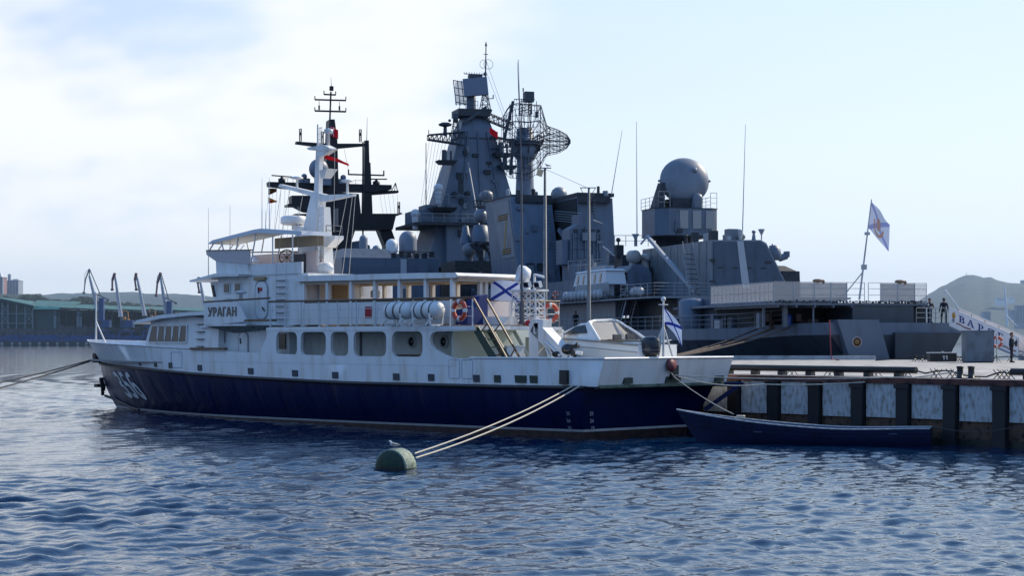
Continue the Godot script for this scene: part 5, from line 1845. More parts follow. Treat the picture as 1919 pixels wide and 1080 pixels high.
func deck_crane(t: Node3D, W: Material):
	var b := B.new()
	var z0 := -1.3
	b.bar(Vector3(-3.8,4.23,-1.3), Vector3(-3.8,2.52,-1.3), 0.5, 0.50)
	var cr := part(b, "deck_crane", W, t)
	b = B.new()
	b.bar(Vector3(-3.83,4.13,-1.3), Vector3(-2.1,2.82,-1.3), 0.5, 0.52)
	b.bar(Vector3(-4.01,4.23,-1.3), Vector3(-3.3,4.19,-1.3), 0.46, 0.36)
	part(b, "jib", W, cr)
	b = B.new()
	b.tube(Vector3(-3.11,3.54,-1), Vector3(-2.3,2.98,-1), 0.06)
	b.tube(Vector3(-3.05,3.24,-1), Vector3(-2.76,2.82,-1), 0.05)
	part(b, "ram", mat("rail_white", Color()), cr)
	b = B.new()
	b.sph(Vector3(-2.53,3.06,-1), 0.15, Vector3(1.4, 0.8, 0.7), 8)
	b.path([Vector3(-2.76,3.22,-1), Vector3(-2.48,3.06,-1), Vector3(-2.25,2.9,-1)], 0.05)
	part(b, "hydraulic_hose", mat("rubber", Color()), cr)
	b = B.new()
	b.sph(Vector3(-4.33,4.24,-1.3), 0.16, Vector3(1, 0.8, 1), 8)
	part(b, "pulley", mat("notice_red", Color()), cr)
	b = B.new()
	b.lathe([Vector2(0.08, -0.08), Vector2(0.12, -0.06), Vector2(0.12, 0.06), Vector2(0.08, 0.08)], Vector3(-1.63,2.99,-1), Basis(Vector3.RIGHT, PI / 2), 14)
	part(b, "hook_wheel", mat("rubber", Color()), cr)

func light_mast(t: Node3D, W: Material):
	var b := B.new()
	var c := Vector3(-5.5, 4.15, -2.4)
	b.truss(c + Vector3(-0.45, 0, 0), c + Vector3(-0.4, 1.35, 0), 0.5, 0.5, 4, 0.035)
	var m := part(b, "light_mast", W, t)
	b = B.new()
	b.truss(c + Vector3(0.45, 0, 0), c + Vector3(0.4, 1.35, 0), 0.5, 0.5, 4, 0.035)
	part(b, "lattice_leg", W, m)
	b = B.new()
	b.bx(c.x - 0.75, c.x + 0.75, c.y + 1.35, c.y + 1.42, c.z - 0.4, c.z + 0.4)
	b.tube(c + Vector3(-0.1, 1.4, 0), c + Vector3(-0.15, 1.75, 0), 0.16, 0.12, 10)
	b.tube(c + Vector3(0.35, 1.4, 0), c + Vector3(0.35, 2.0, 0), 0.05)
	b.bar(c + Vector3(0.35, 2.0, 0), c + Vector3(0.85, 1.9, 0), 0.14, 0.08)
	part(b, "lamp_platform", W, m)
	b = B.new()
	b.lathe([Vector2(0, 0), Vector2(0.26, 0.05), Vector2(0.36, 0.25), Vector2(0.36, 0.5), Vector2(0.32, 0.52), Vector2(0.3, 0.45), Vector2(0, 0.42)], c + Vector3(-0.1, 1.95, -0.2), Basis(Vector3(1, 0, 0), 1.35) * Basis(Vector3(0, 0, 1), 0.5), 22)
	part(b, "searchlight", W, m)
	for q in [[0.15, 1.62], [0.75, 1.6]]:
		b = B.new()
		b.box(c + Vector3(q[0], q[1], 0.2), Vector3(0.3, 0.24, 0.16), Basis(Vector3.RIGHT, 0.3))
		var fl := part(b, "floodlight", mat("rail_white", Color()), m)
		b = B.new()
		b.box(c + Vector3(q[0], q[1] - 0.02, 0.29), Vector3(0.24, 0.18, 0.02), Basis(Vector3.RIGHT, 0.3))
		part(b, "pane", mat("window_dark", Color()), fl)

# ---------------------------------------------------------------- the big grey warship; its own frame: x runs aft, z to port
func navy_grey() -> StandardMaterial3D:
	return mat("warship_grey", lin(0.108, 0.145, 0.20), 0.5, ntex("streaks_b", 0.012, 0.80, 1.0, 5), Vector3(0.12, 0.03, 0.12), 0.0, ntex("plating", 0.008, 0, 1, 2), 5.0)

func warship_edge(x: float, side: float, lvl: int) -> Vector3:
	var hb := ridge([Vector2(-181, 0.1), Vector2(-170, 2.6), Vector2(-150, 6.5), Vector2(-125, 9.4), Vector2(-105, 10.0), Vector2(-25, 10.0), Vector2(-13, 9.5), Vector2(-8, 8.5), Vector2(-3, 6.6), Vector2(0, 5.15)], x)
	var y := ridge([Vector2(-181, 9.5), Vector2(-130, 7.5), Vector2(-105, 5.0), Vector2(-25, 4.4), Vector2(-8, 4.45), Vector2(-3, 4.75), Vector2(0, 4.8)], x)
	if lvl == 2:
		return Vector3(x, y, side * hb)
	if lvl == 1:
		return Vector3(x, y - 0.85, side * (hb - 0.04))
	var wl := hb * ridge([Vector2(-181, 0.1), Vector2(-150, 0.5), Vector2(-105, 0.86), Vector2(-20, 0.84), Vector2(0, 0.24)], x)
	return Vector3(x * 1.0 - (1.2 if x > -0.5 else 0.0), -0.6, side * wl)

func warship():
	var G := navy_grey()
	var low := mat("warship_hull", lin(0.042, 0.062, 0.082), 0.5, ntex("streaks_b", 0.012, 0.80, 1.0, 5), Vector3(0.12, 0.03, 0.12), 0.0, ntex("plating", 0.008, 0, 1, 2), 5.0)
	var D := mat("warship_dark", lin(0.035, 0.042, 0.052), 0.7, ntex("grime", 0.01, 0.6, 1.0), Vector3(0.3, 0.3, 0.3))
	var P := mat("warship_pale", lin(0.42, 0.44, 0.46), 0.55, ntex("streaks_b", 0.012, 0.80, 1.0, 5), Vector3(0.3, 0.1, 0.3))
	var rail := mat("warship_rail", lin(0.22, 0.24, 0.26), 0.6)
	var black := mat("black_iron", Color())
	var t := thing("warship", "large grey missile cruiser with tapered radar tower, seen from its stern beyond the pier", "warship", WARSHIP_AT, WARSHIP_YAW)
	# hull
	var xs := []
	for i in 61:
		var f := i / 60.0
		xs.append(-181.0 * pow(1.0 - f, 1.6))
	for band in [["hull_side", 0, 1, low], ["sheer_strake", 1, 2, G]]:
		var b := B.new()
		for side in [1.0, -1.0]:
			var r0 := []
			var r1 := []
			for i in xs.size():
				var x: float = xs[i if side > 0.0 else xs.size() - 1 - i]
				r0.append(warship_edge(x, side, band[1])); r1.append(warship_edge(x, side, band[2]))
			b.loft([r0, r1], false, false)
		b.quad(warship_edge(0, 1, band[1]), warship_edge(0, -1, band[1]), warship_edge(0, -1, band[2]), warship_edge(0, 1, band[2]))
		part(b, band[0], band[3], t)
	var b := B.new()
	var port := []
	var star := []
	for x in xs:
		port.append(warship_edge(x, 1, 2) - Vector3(0, 0.02, 0.02)); star.append(warship_edge(x, -1, 2) - Vector3(0, 0.02, -0.02))
	b.loft([port, star], false, false)
	part(b, "weather_deck", D, t)
	# blocks on the transom and the round emblem
	b = B.new()
	b.tap(0.6, -1.0, 0.3, 0.2, 3.2, 5.0, -0.6, 0.5, 1.67, 4.85)
	part(b, "stern_block", G, t)
	b = B.new()
	b.tap(1.9, -1.0, 0.30, 1.65, 4.1, 2.6, -0.7, 0.37, 1.66, 4.4)
	b.tap(0.6, -1.0, 0.15, -3.0, 0.2, 4.1, -0.6, 0.35, -4.95, 0.3)
	part(b, "stern_plate", low, t)
	b = B.new()
	b.lathe([Vector2(0, 0), Vector2(0.36, 0), Vector2(0.36, 0.05), Vector2(0.31, 0.06), Vector2(0.31, 0.04)], Vector3(0,3.45,3.33) + Vector3(0.42, 0, 0), Basis(Vector3(0, 0, 1), -PI / 2), 24)
	var em := part(b, "stern_emblem", mat("emblem_rim", lin(0.5, 0.42, 0.36), 0.5), t)
	b = B.new()
	b.lathe([Vector2(0, 0), Vector2(0.31, 0), Vector2(0.31, 0.03), Vector2(0, 0.03)], Vector3(0,3.45,3.33) + Vector3(0.43, 0, 0), Basis(Vector3(0, 0, 1), -PI / 2), 24)
	part(b, "emblem_field", mat("emblem_red", lin(0.09, 0.018, 0.012), 0.5), em)
	b = B.new()
	for k in 7:
		var a := k * TAU / 7.0
		b.sph(Vector3(0,3.45,3.33) + Vector3(0.46, cos(a) * 0.13, sin(a) * 0.13), 0.075, Vector3(0.4, 1, 1), 8)
	b.sph(Vector3(0,3.45,3.33) + Vector3(0.46, 0, 0), 0.12, Vector3(0.4, 1, 1), 10)
	part(b, "emblem_device", mat("emblem_gold", lin(0.20, 0.11, 0.03), 0.4), em)
	# helicopter platform with raised nets
	b = B.new()
	b.prism([Vector2(-0.9, -3.0), Vector2(-0.9, 9.0), Vector2(-12.5, 9.0), Vector2(-22, 8.0), Vector2(-22, -6.0), Vector2(-12.5, -6.0), Vector2(-4, -5.0)], 6.02, 6.20, "xz")
	for k in 9:
		b.bx(-12.0, -1.0, 5.86, 6.02, -2.8 + k * 1.42, -2.66 + k * 1.42)
	part(b, "flight_deck", G, t)
	var net := mat("deck_net", lin(0.34, 0.34, 0.345, 0.72), 0.9)
	net.transparency = BaseMaterial3D.TRANSPARENCY_ALPHA
	net.backlight_enabled = true
	net.backlight = Color(0.42, 0.41, 0.40)
	var net2 := mat("deck_net_open", lin(0.5, 0.49, 0.5, 0.36), 0.9)
	net2.transparency = BaseMaterial3D.TRANSPARENCY_ALPHA
	net2.backlight_enabled = true
	net2.backlight = Color(0.5, 0.5, 0.5)
	var frame := mat("net_frame", lin(0.38, 0.39, 0.41), 0.6)
	for q in [[8.95, 7.45, 0], [7.40, 5.90, 0], [5.85, 4.62, 0], [4.58, 3.40, 0], [0.72, -0.60, 0], [-0.64, -1.95, 0], [-1.98, -2.9, 1], [3.36, 2.0, 2], [1.70, 0.75, 2]]:
		if q[2] < 2:
			b = B.new()
			b.bx(-0.99, -0.97, 6.28, 7.58, q[1], q[0])
			part(b, "net_panel", net if q[2] == 0 else net2, t)
		b = B.new()
		for z in [q[0], q[1]]:
			b.tube(Vector3(-0.95, 6.2, z), Vector3(-0.95, 7.62, z), 0.028)
		for y in [6.3, 6.75, 7.2, 7.62]:
			b.tube(Vector3(-0.95, y, q[0]), Vector3(-0.95, y, q[1]), 0.022)
		part(b, "net_frame", frame, t)
	for k in 5:
		b = B.new()
		var xa := -1.0 - k * 2.2
		b.bx(xa - 2.16, xa - 0.04, 6.28, 7.58, 8.96, 8.98)
		part(b, "net_panel", net2, t)
		b = B.new()
		for x in [xa, xa - 0.7, xa - 1.4]:
			b.tube(Vector3(x, 6.2, 9.02), Vector3(x, 7.62, 9.02), 0.026)
		for y in [6.3, 6.95, 7.62]:
			b.tube(Vector3(xa, y, 9.02), Vector3(xa - 2.2, y, 9.02), 0.022)
		part(b, "net_frame", frame, t)
	b = B.new()
	for k in 46:
		b.box(Vector3(-0.86 + rng.randf() * 0.05, 6.22 + rng.randf() * 0.08, 8.8 - k * 0.255), Vector3(0.12, rng.randf_range(0.06, 0.2), rng.randf_range(0.08, 0.2)))
	part(b, "net_hinges", D, t)
	for q in [5.6, -0.8]:
		b = B.new()
		b.sph(Vector3(-1.0, 7.72, q), 0.16, Vector3(1.1, 0.9, 2.6), 10)
		b.sph(Vector3(-1.0, 7.66, q - 0.42), 0.13, Vector3(1.0, 1.2, 1.0), 8)
		part(b, "rolled_tarpaulin", mat("tarp_tan", lin(0.22, 0.15, 0.10), 0.9), t)
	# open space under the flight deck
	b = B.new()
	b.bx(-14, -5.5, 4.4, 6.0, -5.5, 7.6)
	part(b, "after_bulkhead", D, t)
	for q in [[-2.2, 7.55, 0.28], [-1.4, 5.75, 0.1], [-3.4, 8.6, 0.16], [-1.2, 2.6, 0.12], [-1.2, -1.0, 0.12], [-1.0, -3.2, 0.1]]:
		b = B.new()
		b.bx(q[0] - q[2] * 0.5, q[0] + q[2] * 0.5, 4.5, 6.02, q[1] - q[2] * 0.5, q[1] + q[2] * 0.5)
		part(b, "deck_pillar", G, t)
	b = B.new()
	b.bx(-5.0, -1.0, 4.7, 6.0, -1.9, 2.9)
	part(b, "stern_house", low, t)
	b = B.new()
	for k in 3:
		b.lathe([Vector2(0.3, 0), Vector2(0.32, 0.5), Vector2(0.3, 0.8), Vector2(0, 0.8)], Vector3(-3.0 - k * 0.7, 4.6, 7.0 - k * 0.4), Basis(), 10)
	part(b, "blue_drum", mat("drum_blue", lin(0.02, 0.06, 0.25), 0.5), t)
	b = B.new()
	for k in 14:
		b.box(Vector3(-2.5 - rng.randf() * 6.0, 4.7 + rng.randf() * 0.5, 4.5 + rng.randf() * 3.5), Vector3(rng.randf_range(0.2, 0.7), rng.randf_range(0.2, 0.6), rng.randf_range(0.2, 0.6)), Basis(Vector3.UP, rng.randf() * 3.0))
	part(b, "stowed_gear", mat("gear_brown", lin(0.08, 0.06, 0.05), 0.8), t)
	b = B.new()
	b.rail([Vector3(-0.1, 4.8, -1.6), Vector3(-0.1, 4.8, -3.9)], 1.05, 3, 0.8, 0.028)
	b.rail([Vector3(-3.5, 4.7, 6.7), Vector3(-8, 4.45, 8.5), Vector3(-13, 4.4, 9.45), Vector3(-25, 4.4, 9.9), Vector3(-45, 4.45, 9.9)], 1.05, 3, 1.6, 0.028)
	part(b, "deck_railing", rail, t)
	b = B.new()
	for q in [-12.4, -4.2]:
		b.bx(q - 0.25, q + 0.25, 4.4, 5.5, 8.3, 8.7)
	part(b, "bitts", G, t)
	# flagstaff
	b = B.new()
	b.tube(Vector3(-1,6.42,2.38), Vector3(-1,13.51,1.42), 0.075, 0.04, 8)
	b.tube(Vector3(-2.5,6.98,2.6), Vector3(-1,8.3,2.17), 0.04)
	b.box(Vector3(-1,8.72,2.01), Vector3(0.3, 0.35, 0.3))
	b.box(Vector3(-1,11.09,1.76), Vector3(0.25, 0.2, 0.3))
	part(b, "flagstaff", P, t)
	# hangar
	b = B.new()
	b.prism([Vector2(3.8, 4.4), Vector2(3.8, 11.9), Vector2(-0.7, 11.97), Vector2(-1.2, 11.7), Vector2(-3.0, 8.4), Vector2(-3.2, 4.4)], -40, -24, "zy")
	part(b, "hangar", mat("hangar_side", lin(0.19, 0.22, 0.25), 0.5, ntex("streaks_b", 0.012, 0.80, 1.0, 5), Vector3(0.25, 0.05, 0.25), 0.0, ntex("plating", 0.008, 0, 1, 2), 4.0), t)
	b = B.new()
	b.prism([Vector2(3.62, 7.3), Vector2(3.62, 11.75), Vector2(-0.6, 11.82), Vector2(-1.1, 11.5), Vector2(-2.75, 8.5), Vector2(-2.9, 7.3)], -23.99, -23.9, "zy")
	var dr := part(b, "hangar_door", mat("door_blue_grey", lin(0.06, 0.088, 0.13), 0.5, ntex("streaks_b", 0.012, 0.80, 1.0, 5), Vector3(0.2, 0.06, 0.2), 0.0, ntex("plating", 0.008, 0, 1, 2), 4.0), t)
	b = B.new()
	b.prism([Vector2(1.53,11.84), Vector2(0.95,11.85), Vector2(0.37,7.93), Vector2(1.05,7.92)], -23.89, -23.875, "zy")
	part(b, "white_stripe", mat("stripe_pale", lin(0.40, 0.41, 0.43), 0.6), dr)
	b = B.new()
	for k in 4:
		b.bx(-23.9, -23.85, 9.55, 9.65, 2.8 - k * 1.3, 3.2 - k * 1.3)
	for y in [8.4, 10.2]:
		b.box(Vector3(-23.85, y, 3.75), Vector3(0.25, 0.2, 0.45))
		b.box(Vector3(-23.85, y - 0.1, -2.3 + (y - 8.4) * 0.55), Vector3(0.2, 0.12, 0.5))
	part(b, "hinge", D, dr)
	b = B.new()
	b.tap(4.4, -34, -24.3, -4.6, -3.0, 9.4, -34, -24.3, -4.4, -2.8)
	b.tap(9.4, -33, -24.6, -4.3, -2.6, 9.9, -32, -25.5, -3.6, -2.4)
	part(b, "starboard_house", D, t)
	b = B.new()    # gun and director on the starboard house
	b.lathe([Vector2(0, 0), Vector2(0.55, 0), Vector2(0.6, 0.5), Vector2(0.5, 1.0), Vector2(0.2, 1.25), Vector2(0, 1.3)], Vector3(-25,10.34,-2.39), Basis(), 16)
	b.tube(Vector3(-25,10.52,-2.84), Vector3(-25,10.71,-3.53), 0.32, 0.28, 10)
	b.box(Vector3(-25,10.85,-3.53), Vector3(0.6, 0.5, 0.3))
	b.box(Vector3(-25,11.33,-2.2), Vector3(0.4, 0.5, 0.4))
	b.tube(Vector3(-25,11.15,-2.2), Vector3(-25,11.73,-2.2), 0.06)
	part(b, "gun_mount", G, t)
	b = B.new()
	for q in [[1349, 446], [1392, 448], [1360, 449], [1425, 449]]:
		pass
	b.sph(Vector3(-26,12.34,0.1), 0.28)
	b.tube(Vector3(-26,12.16,0.1), Vector3(-26,21.9,-0.19), 0.05, 0.018, 6)
	part(b, "after_whip_aerial", rail, t)
	b = B.new()
	b.lathe([Vector2(0.05, 0), Vector2(0.05, 0.4), Vector2(0.3, 0.9), Vector2(0.28, 0.92), Vector2(0.03, 0.45)], Vector3(-26,12.1,-1.67), Basis(), 10)
	b.box(Vector3(-26,12.22,1.62), Vector3(0.4, 0.5, 0.4))
	part(b, "roof_fitting", rail, t)
	b = B.new()      # boom beside the hangar
	b.bar(Vector3(-33,12.69,6.02), Vector3(-26,7.64,4.44), 0.28, 0.28)
	b.bar(Vector3(-33,12.69,6.02), Vector3(-33,11.98,6.62), 0.15, 0.15)
	part(b, "crane_boom", mat("boom_pale", lin(0.3, 0.33, 0.37), 0.5), t)
	missile_radar(t, G, D, rail)
	# weather-deck houses along the port side
	b = B.new()
	b.bx(-62, -34.6, 4.4, 7.0, -8.0, 8.4)
	part(b, "lower_house", mat("house_light", lin(0.19, 0.215, 0.245), 0.5, ntex("streaks_b", 0.012, 0.80, 1.0, 5), Vector3(0.3, 0.1, 0.3)), t)
	b = B.new()
	b.bx(-34.6, -22.5, 4.4, 7.0, -7.0, 6.2)
	part(b, "after_lobby", low, t)
	b = B.new()
	b.bx(-22.5, -13.5, 4.4, 6.95, 4.0, 7.4)
	b.lathe([Vector2(1.1, 0), Vector2(1.15, 2.2), Vector2(0.9, 2.4), Vector2(0, 2.5)], Vector3(-18, 4.4, 7.9), Basis(), 18)
	part(b, "winch_house", G, t)
	b = B.new()
	b.bx(-62.5, -22.4, 7.0, 7.14, -8.2, 9.6)
	part(b, "boat_deck", mat("boat_deck_grey", lin(0.2, 0.22, 0.24), 0.6), t)
	b = B.new()
	b.rail([Vector3(-30.5, 7.14, 9.4), Vector3(-22.6, 7.14, 9.4), Vector3(-22.6, 7.14, 4.2)], 1.1, 4, 1.5, 0.03)
	b.rail([Vector3(-62.0, 7.14, 9.4), Vector3(-47, 7.14, 9.4)], 1.1, 3, 1.6, 0.03)
	part(b, "boat_deck_railing", rail, t)
	for q in [[-31.5, 4.5, -29.6, 7.1, 8.3], [-24.9, 7.2, -26.6, 11.0, 4.4]]:
		b = B.new()
		for z in [q[4], q[4] + 0.9]:
			b.bar(Vector3(q[0], q[1], z), Vector3(q[2], q[3], z), 0.05, 0.2)
			b.tube(Vector3(q[0], q[1] + 0.9, z), Vector3(q[2], q[3] + 0.9, z), 0.03)
		part(b, "ladder_string", rail, t)
		for k in 9:
			b = B.new()
			var f := (k + 0.5) / 9.0
			b.bx(lerpf(q[0], q[2], f) - 0.12, lerpf(q[0], q[2], f) + 0.12, lerpf(q[1], q[3], f), lerpf(q[1], q[3], f) + 0.05, q[4], q[4] + 0.9)
			part(b, "tread", mat("tread_brown", lin(0.09, 0.05, 0.045), 0.8), t)
	# stowage houses forward of the hangar
	b = B.new()
	b.prism([Vector2(7.12,7.63), Vector2(7.12,9.61), Vector2(6.62,10.24), Vector2(5.96,10.34), Vector2(5.2,9.97), Vector2(4.85,9.54), Vector2(4.85,7.64)], -39, -35, "zy")
	part(b, "director_house", G, t)
	for q in [[1188, 480, 0.57, 0.5], [1211, 481, 0.34, 0.45]]:
		b = B.new()
		var c := Vector3(-35.5, 3.6 + (637 - q[1]) / 3200.0 * 151.0, 0)
		c.z = (Vector3(-35.5,11.07,6.33)).z if q[0] == 1188 else (Vector3(-35.5,11.04,5.16)).z
		b.lathe([Vector2(0, -0.4), Vector2(q[2], -0.4), Vector2(q[2], 0.3), Vector2(q[2] * 0.9, 0.4), Vector2(0, 0.46)], c, Basis(Vector3.UP, 0.3) * Basis(Vector3(0, 0, 1), -PI / 2), 24)
		b.tube(c - Vector3(0.2, 0, 0), c - Vector3(0.3, 1.2, 0), 0.3, 0.4, 8)
		part(b, "director_drum", mat("drum_pale", lin(0.30, 0.29, 0.28), 0.5), t)
	b = B.new()
	for k in 6:
		b.bx(-36.0, -35.2, 8.0 + k * 0.4, 8.06 + k * 0.4, (Vector3(-35,8.66,7.63)).z - 0.5, (Vector3(-35,8.66,7.63)).z + 0.1)
	b.tap(7.14, -39, -35.2, 8.3, 9.2, 10.2, -39, -35.2, 8.3, 9.2)
	part(b, "louvred_locker", P, t)
	# mid block between boats and funnels
	b = B.new()
	b.bx(-90, -44, 7.14, 9.4, -7.0, 6.9)
	b.bx(-92, -62.5, 4.4, 7.14, -8.2, 8.6)
	part(b, "middle_house", G, t)
	b = B.new()
	for q in [[-43.9, 5.9], [-43.9, 4.3], [-43.9, 2.4]]:
		b.bx(q[0], q[0] + 0.06, 7.3, 9.2, q[1] - 0.35, q[1] + 0.35)
	part(b, "weather_door", D, t)
	b = B.new()
	b.bx(-50, -44.2, 9.4, 10.6, 3.0, 6.0)
	b.tube(Vector3(-44,7.45,7.83), Vector3(-44,10.85,7.83), 0.9, 0.9, 14)
	b.bar(Vector3(-42,12.21,6.95), Vector3(-38,11.17,7.24), 0.14, 0.14)
	b.box(Vector3(-41,10.99,6.1), Vector3(1.0, 0.5, 0.9))
	b.box(Vector3(-41,11.08,6.42), Vector3(0.8, 0.9, 0.8))
	part(b, "deck_machinery", G, t)
	b = B.new()
	b.rail([Vector3(-44,10.03,9.67), Vector3(-40,10.16,6.1)], 0.9, 2, 1.5, 0.03)
	b.rail([Vector3(-40,12.16,6.52), Vector3(-40,12.21,3.23)], 1.0, 2, 1.2, 0.03)
	part(b, "middle_railing", rail, t)
	b = B.new()
	b.bx(-42, -38, 9.4, 11.3, 2.0, 6.5)
	b.box(Vector3(-39,11.62,6.47), Vector3(0.7, 1.2, 0.7))
	b.tube(Vector3(-39,12.11,6.52), Vector3(-39,12.5,6.52), 0.08)
	b.sph(Vector3(-39,12.69,6.52), 0.22)
	part(b, "signal_house", D, t)
	for q in [Vector3(-36,13.01,5.89), Vector3(-36,11.96,5.99)]:
		pass
	b = B.new()
	b.lathe([Vector2(0.12, 0), Vector2(0.12, 0.7), Vector2(0.35, 1.1), Vector2(0, 1.12)], Vector3(-36,11.96,5.99), Basis(), 10)
	b.tube(Vector3(-36,12.77,5.84), Vector3(-36,23.14,5.89), 0.05, 0.018, 6)
	part(b, "middle_whip_aerial", rail, t)
	funnels(t, G, D, P, rail)
	radar_masts(t, G, D, P, rail)
	fittings(t, G, D, P)
	# lifeboat and rafts on the port side rest on the deck: things of their own
	lifeboat(P)
	var first := thing("life_raft_canister", "white drum life raft canister, first of a row under the warship's covered launch", "life raft", ws(-45.2, 7.14, 9.2), WARSHIP_YAW, "row of white raft drums on the warship")
	b = B.new()
	b.lathe([Vector2(0, 0), Vector2(0.42, 0.05), Vector2(0.45, 0.2), Vector2(0.45, 1.0), Vector2(0.42, 1.12), Vector2(0, 1.15)], Vector3(0, 0.5, 0.55), Basis(Vector3.RIGHT, -PI / 2), 16)
	part(b, "drum", P, first)
	b = B.new()
	b.lathe([Vector2(0.462, 0), Vector2(0.462, 0.06)], Vector3(0, 0.5, 0.2), Basis(Vector3.RIGHT, -PI / 2), 16)
	b.lathe([Vector2(0.462, 0), Vector2(0.462, 0.06)], Vector3(0, 0.5, -0.3), Basis(Vector3.RIGHT, -PI / 2), 16)
	part(b, "strap", D, first)
	b = B.new()
	b.bx(-0.4, 0.4, 0, 0.1, -0.5, 0.5)
	part(b, "cradle", D, first)
	for k in range(1, 10):
		copy(first, "white drum life raft canister, %s in the row under the warship's covered launch" % ["", "second", "third", "fourth", "fifth", "sixth", "seventh", "eighth", "ninth", "last"][k], ws(-45.2 + k * 1.08, 7.14, 9.2))
	var rc := thing("life_raft_canister", "white raft canister lying lengthwise aft of the row, by the warship's ladder", "life raft", ws(-27.6, 7.14, 9.0), WARSHIP_YAW)
	b = B.new()
	b.lathe([Vector2(0, 0), Vector2(0.36, 0.06), Vector2(0.4, 0.25), Vector2(0.4, 1.5), Vector2(0.36, 1.7), Vector2(0, 1.75)], Vector3(-0.9, 0.5, 0), Basis(Vector3(0, 0, 1), -PI / 2), 16)
	part(b, "drum", P, rc)
	b = B.new()
	b.bx(-0.7, 0.7, 0, 0.12, -0.3, 0.3)
	part(b, "cradle", D, rc)
	lifebuoy("red lifebuoy hanging on the warship's boat deck railing, beside the row of raft drums", ws(-48.2, 7.9, 9.55), WARSHIP_YAW + 35, 0.36)

func missile_radar(t: Node3D, G: Material, D: Material, rail: Material):
	var c := Vector3(-36.5, 12.9, 2.15)
	var b := B.new()
	b.lathe([Vector2(1.6, -1.2), Vector2(1.6, -0.35), Vector2(2.2, -0.25), Vector2(2.2, 0)], c, Basis(), 20)
	part(b, "radar_pedestal", D, t)
	var oct := []
	for q in [[2.2, -3.3], [2.7, -2.6], [2.7, 1.5], [1.8, 2.5], [-1.4, 2.5], [-2.5, 1.6], [-2.5, -2.2], [-1.8, -3.3]]:
		oct.append(Vector2(c.x + q[0], c.z + q[1]))
	b = B.new()
	b.prism(oct, 12.9, 15.3, "xz")
	var h := part(b, "radar_house", G, t)
	b = B.new()
	var up := []
	for q in oct:
		up.append(Vector2(c.x, c.z).lerp(q, 1.02))
	b.prism(up, 12.82, 12.9, "xz")
	b.prism(up, 15.3, 15.36, "xz")
	part(b, "house_edge", D, h)
	b = B.new()
	b.bx(c.x + 2.70, c.x + 2.74, 13.4, 14.9, 2.3, 3.3)
	part(b, "house_door", mat("warship_grey_b", lin(0.09, 0.12, 0.165), 0.5), h)
	for z in [0.6, -0.65, -1.9]:
		b = B.new()
		b.bx(c.x + 2.70, c.x + 2.78, 13.5, 15.1, z + 1.25, z + 2.05)
		part(b, "cooling_panel", mat("drum_pale", Color()), h)
	b = B.new()
	b.bx(c.x - 1.6, c.x + 1.2, 15.36, 16.3, 0.2, 2.7)
	b.hexa([Vector3(c.x - 1.5, 15.36, 3.9), Vector3(c.x + 0.6, 15.36, 3.9), Vector3(c.x + 0.6, 15.36, 3.2), Vector3(c.x - 1.5, 15.36, 3.2), Vector3(c.x - 0.9, 17.8, 3.3), Vector3(c.x - 0.1, 17.8, 3.3), Vector3(c.x - 0.1, 17.8, 2.9), Vector3(c.x - 0.9, 17.8, 2.9)])
	part(b, "dish_yoke", D, h)
	# the big dish, tipped up, towards the viewer and a little to the left
	var n := Vector3(0.93, 0.28, 0.22).normalized()
	var s := n.cross(Vector3.UP).normalized()
	var u := s.cross(n).normalized()
	var bs := Basis(s, n, u * -1.0)
	if bs.determinant() < 0.0:
		bs = Basis(s * -1.0, n, u * -1.0)
	b = B.new()
	b.lathe([Vector2(0, -1.5), Vector2(1.0, -1.35), Vector2(1.8, -0.75), Vector2(2.2, -0.15), Vector2(2.24, 0.0), Vector2(2.2, 0.14), Vector2(1.9, 0.42), Vector2(1.3, 0.68), Vector2(0.7, 0.80), Vector2(0, 0.84)], Vector3(c.x - 0.2, 18.0, 1.0), bs, 40)
	part(b, "radar_dish", mat("dish_grey", lin(0.19, 0.21, 0.245), 0.45, ntex("streaks_b", 0.012, 0.80, 1.0, 5), Vector3(0.12, 0.05, 0.12)), t)
	b = B.new()
	b.sph(Vector3(c.x - 0.2, 18.0, 1.0) + n * 0.72 + s * (0.85 if s.z < 0.0 else -0.85) + u * 0.75, 0.26)
	b.sph(Vector3(c.x - 0.2, 18.0, 1.0) + s * 2.3, 0.12)
	b.sph(Vector3(c.x - 0.2, 18.0, 1.0) - s * 2.3, 0.12)
	part(b, "dish_boss", mat("dish_grey", Color()), t)
	b = B.new()
	b.tube(Vector3(c.x + 1.2, 15.36, 0.4), Vector3(c.x + 1.35, 16.3, 0.35), 0.55, 0.48, 18)
	b.sph(Vector3(c.x + 1.35, 16.3, 0.35), 0.48)
	part(b, "auxiliary_dish", mat("dish_grey", Color()), t)
	b = B.new()
	for z in [[4.5, 3.4], [-0.5, -1.1]]:
		b.rail([Vector3(c.x + 2.3, 15.36, z[0]), Vector3(c.x + 2.3, 15.36, z[1])], 1.4, 3, 0.6, 0.025)
		b.rail([Vector3(c.x + 2.3, 15.36, z[0]), Vector3(c.x - 2.0, 15.36, z[0])], 1.0, 3, 1.2, 0.025)
	part(b, "house_railing", rail, t)

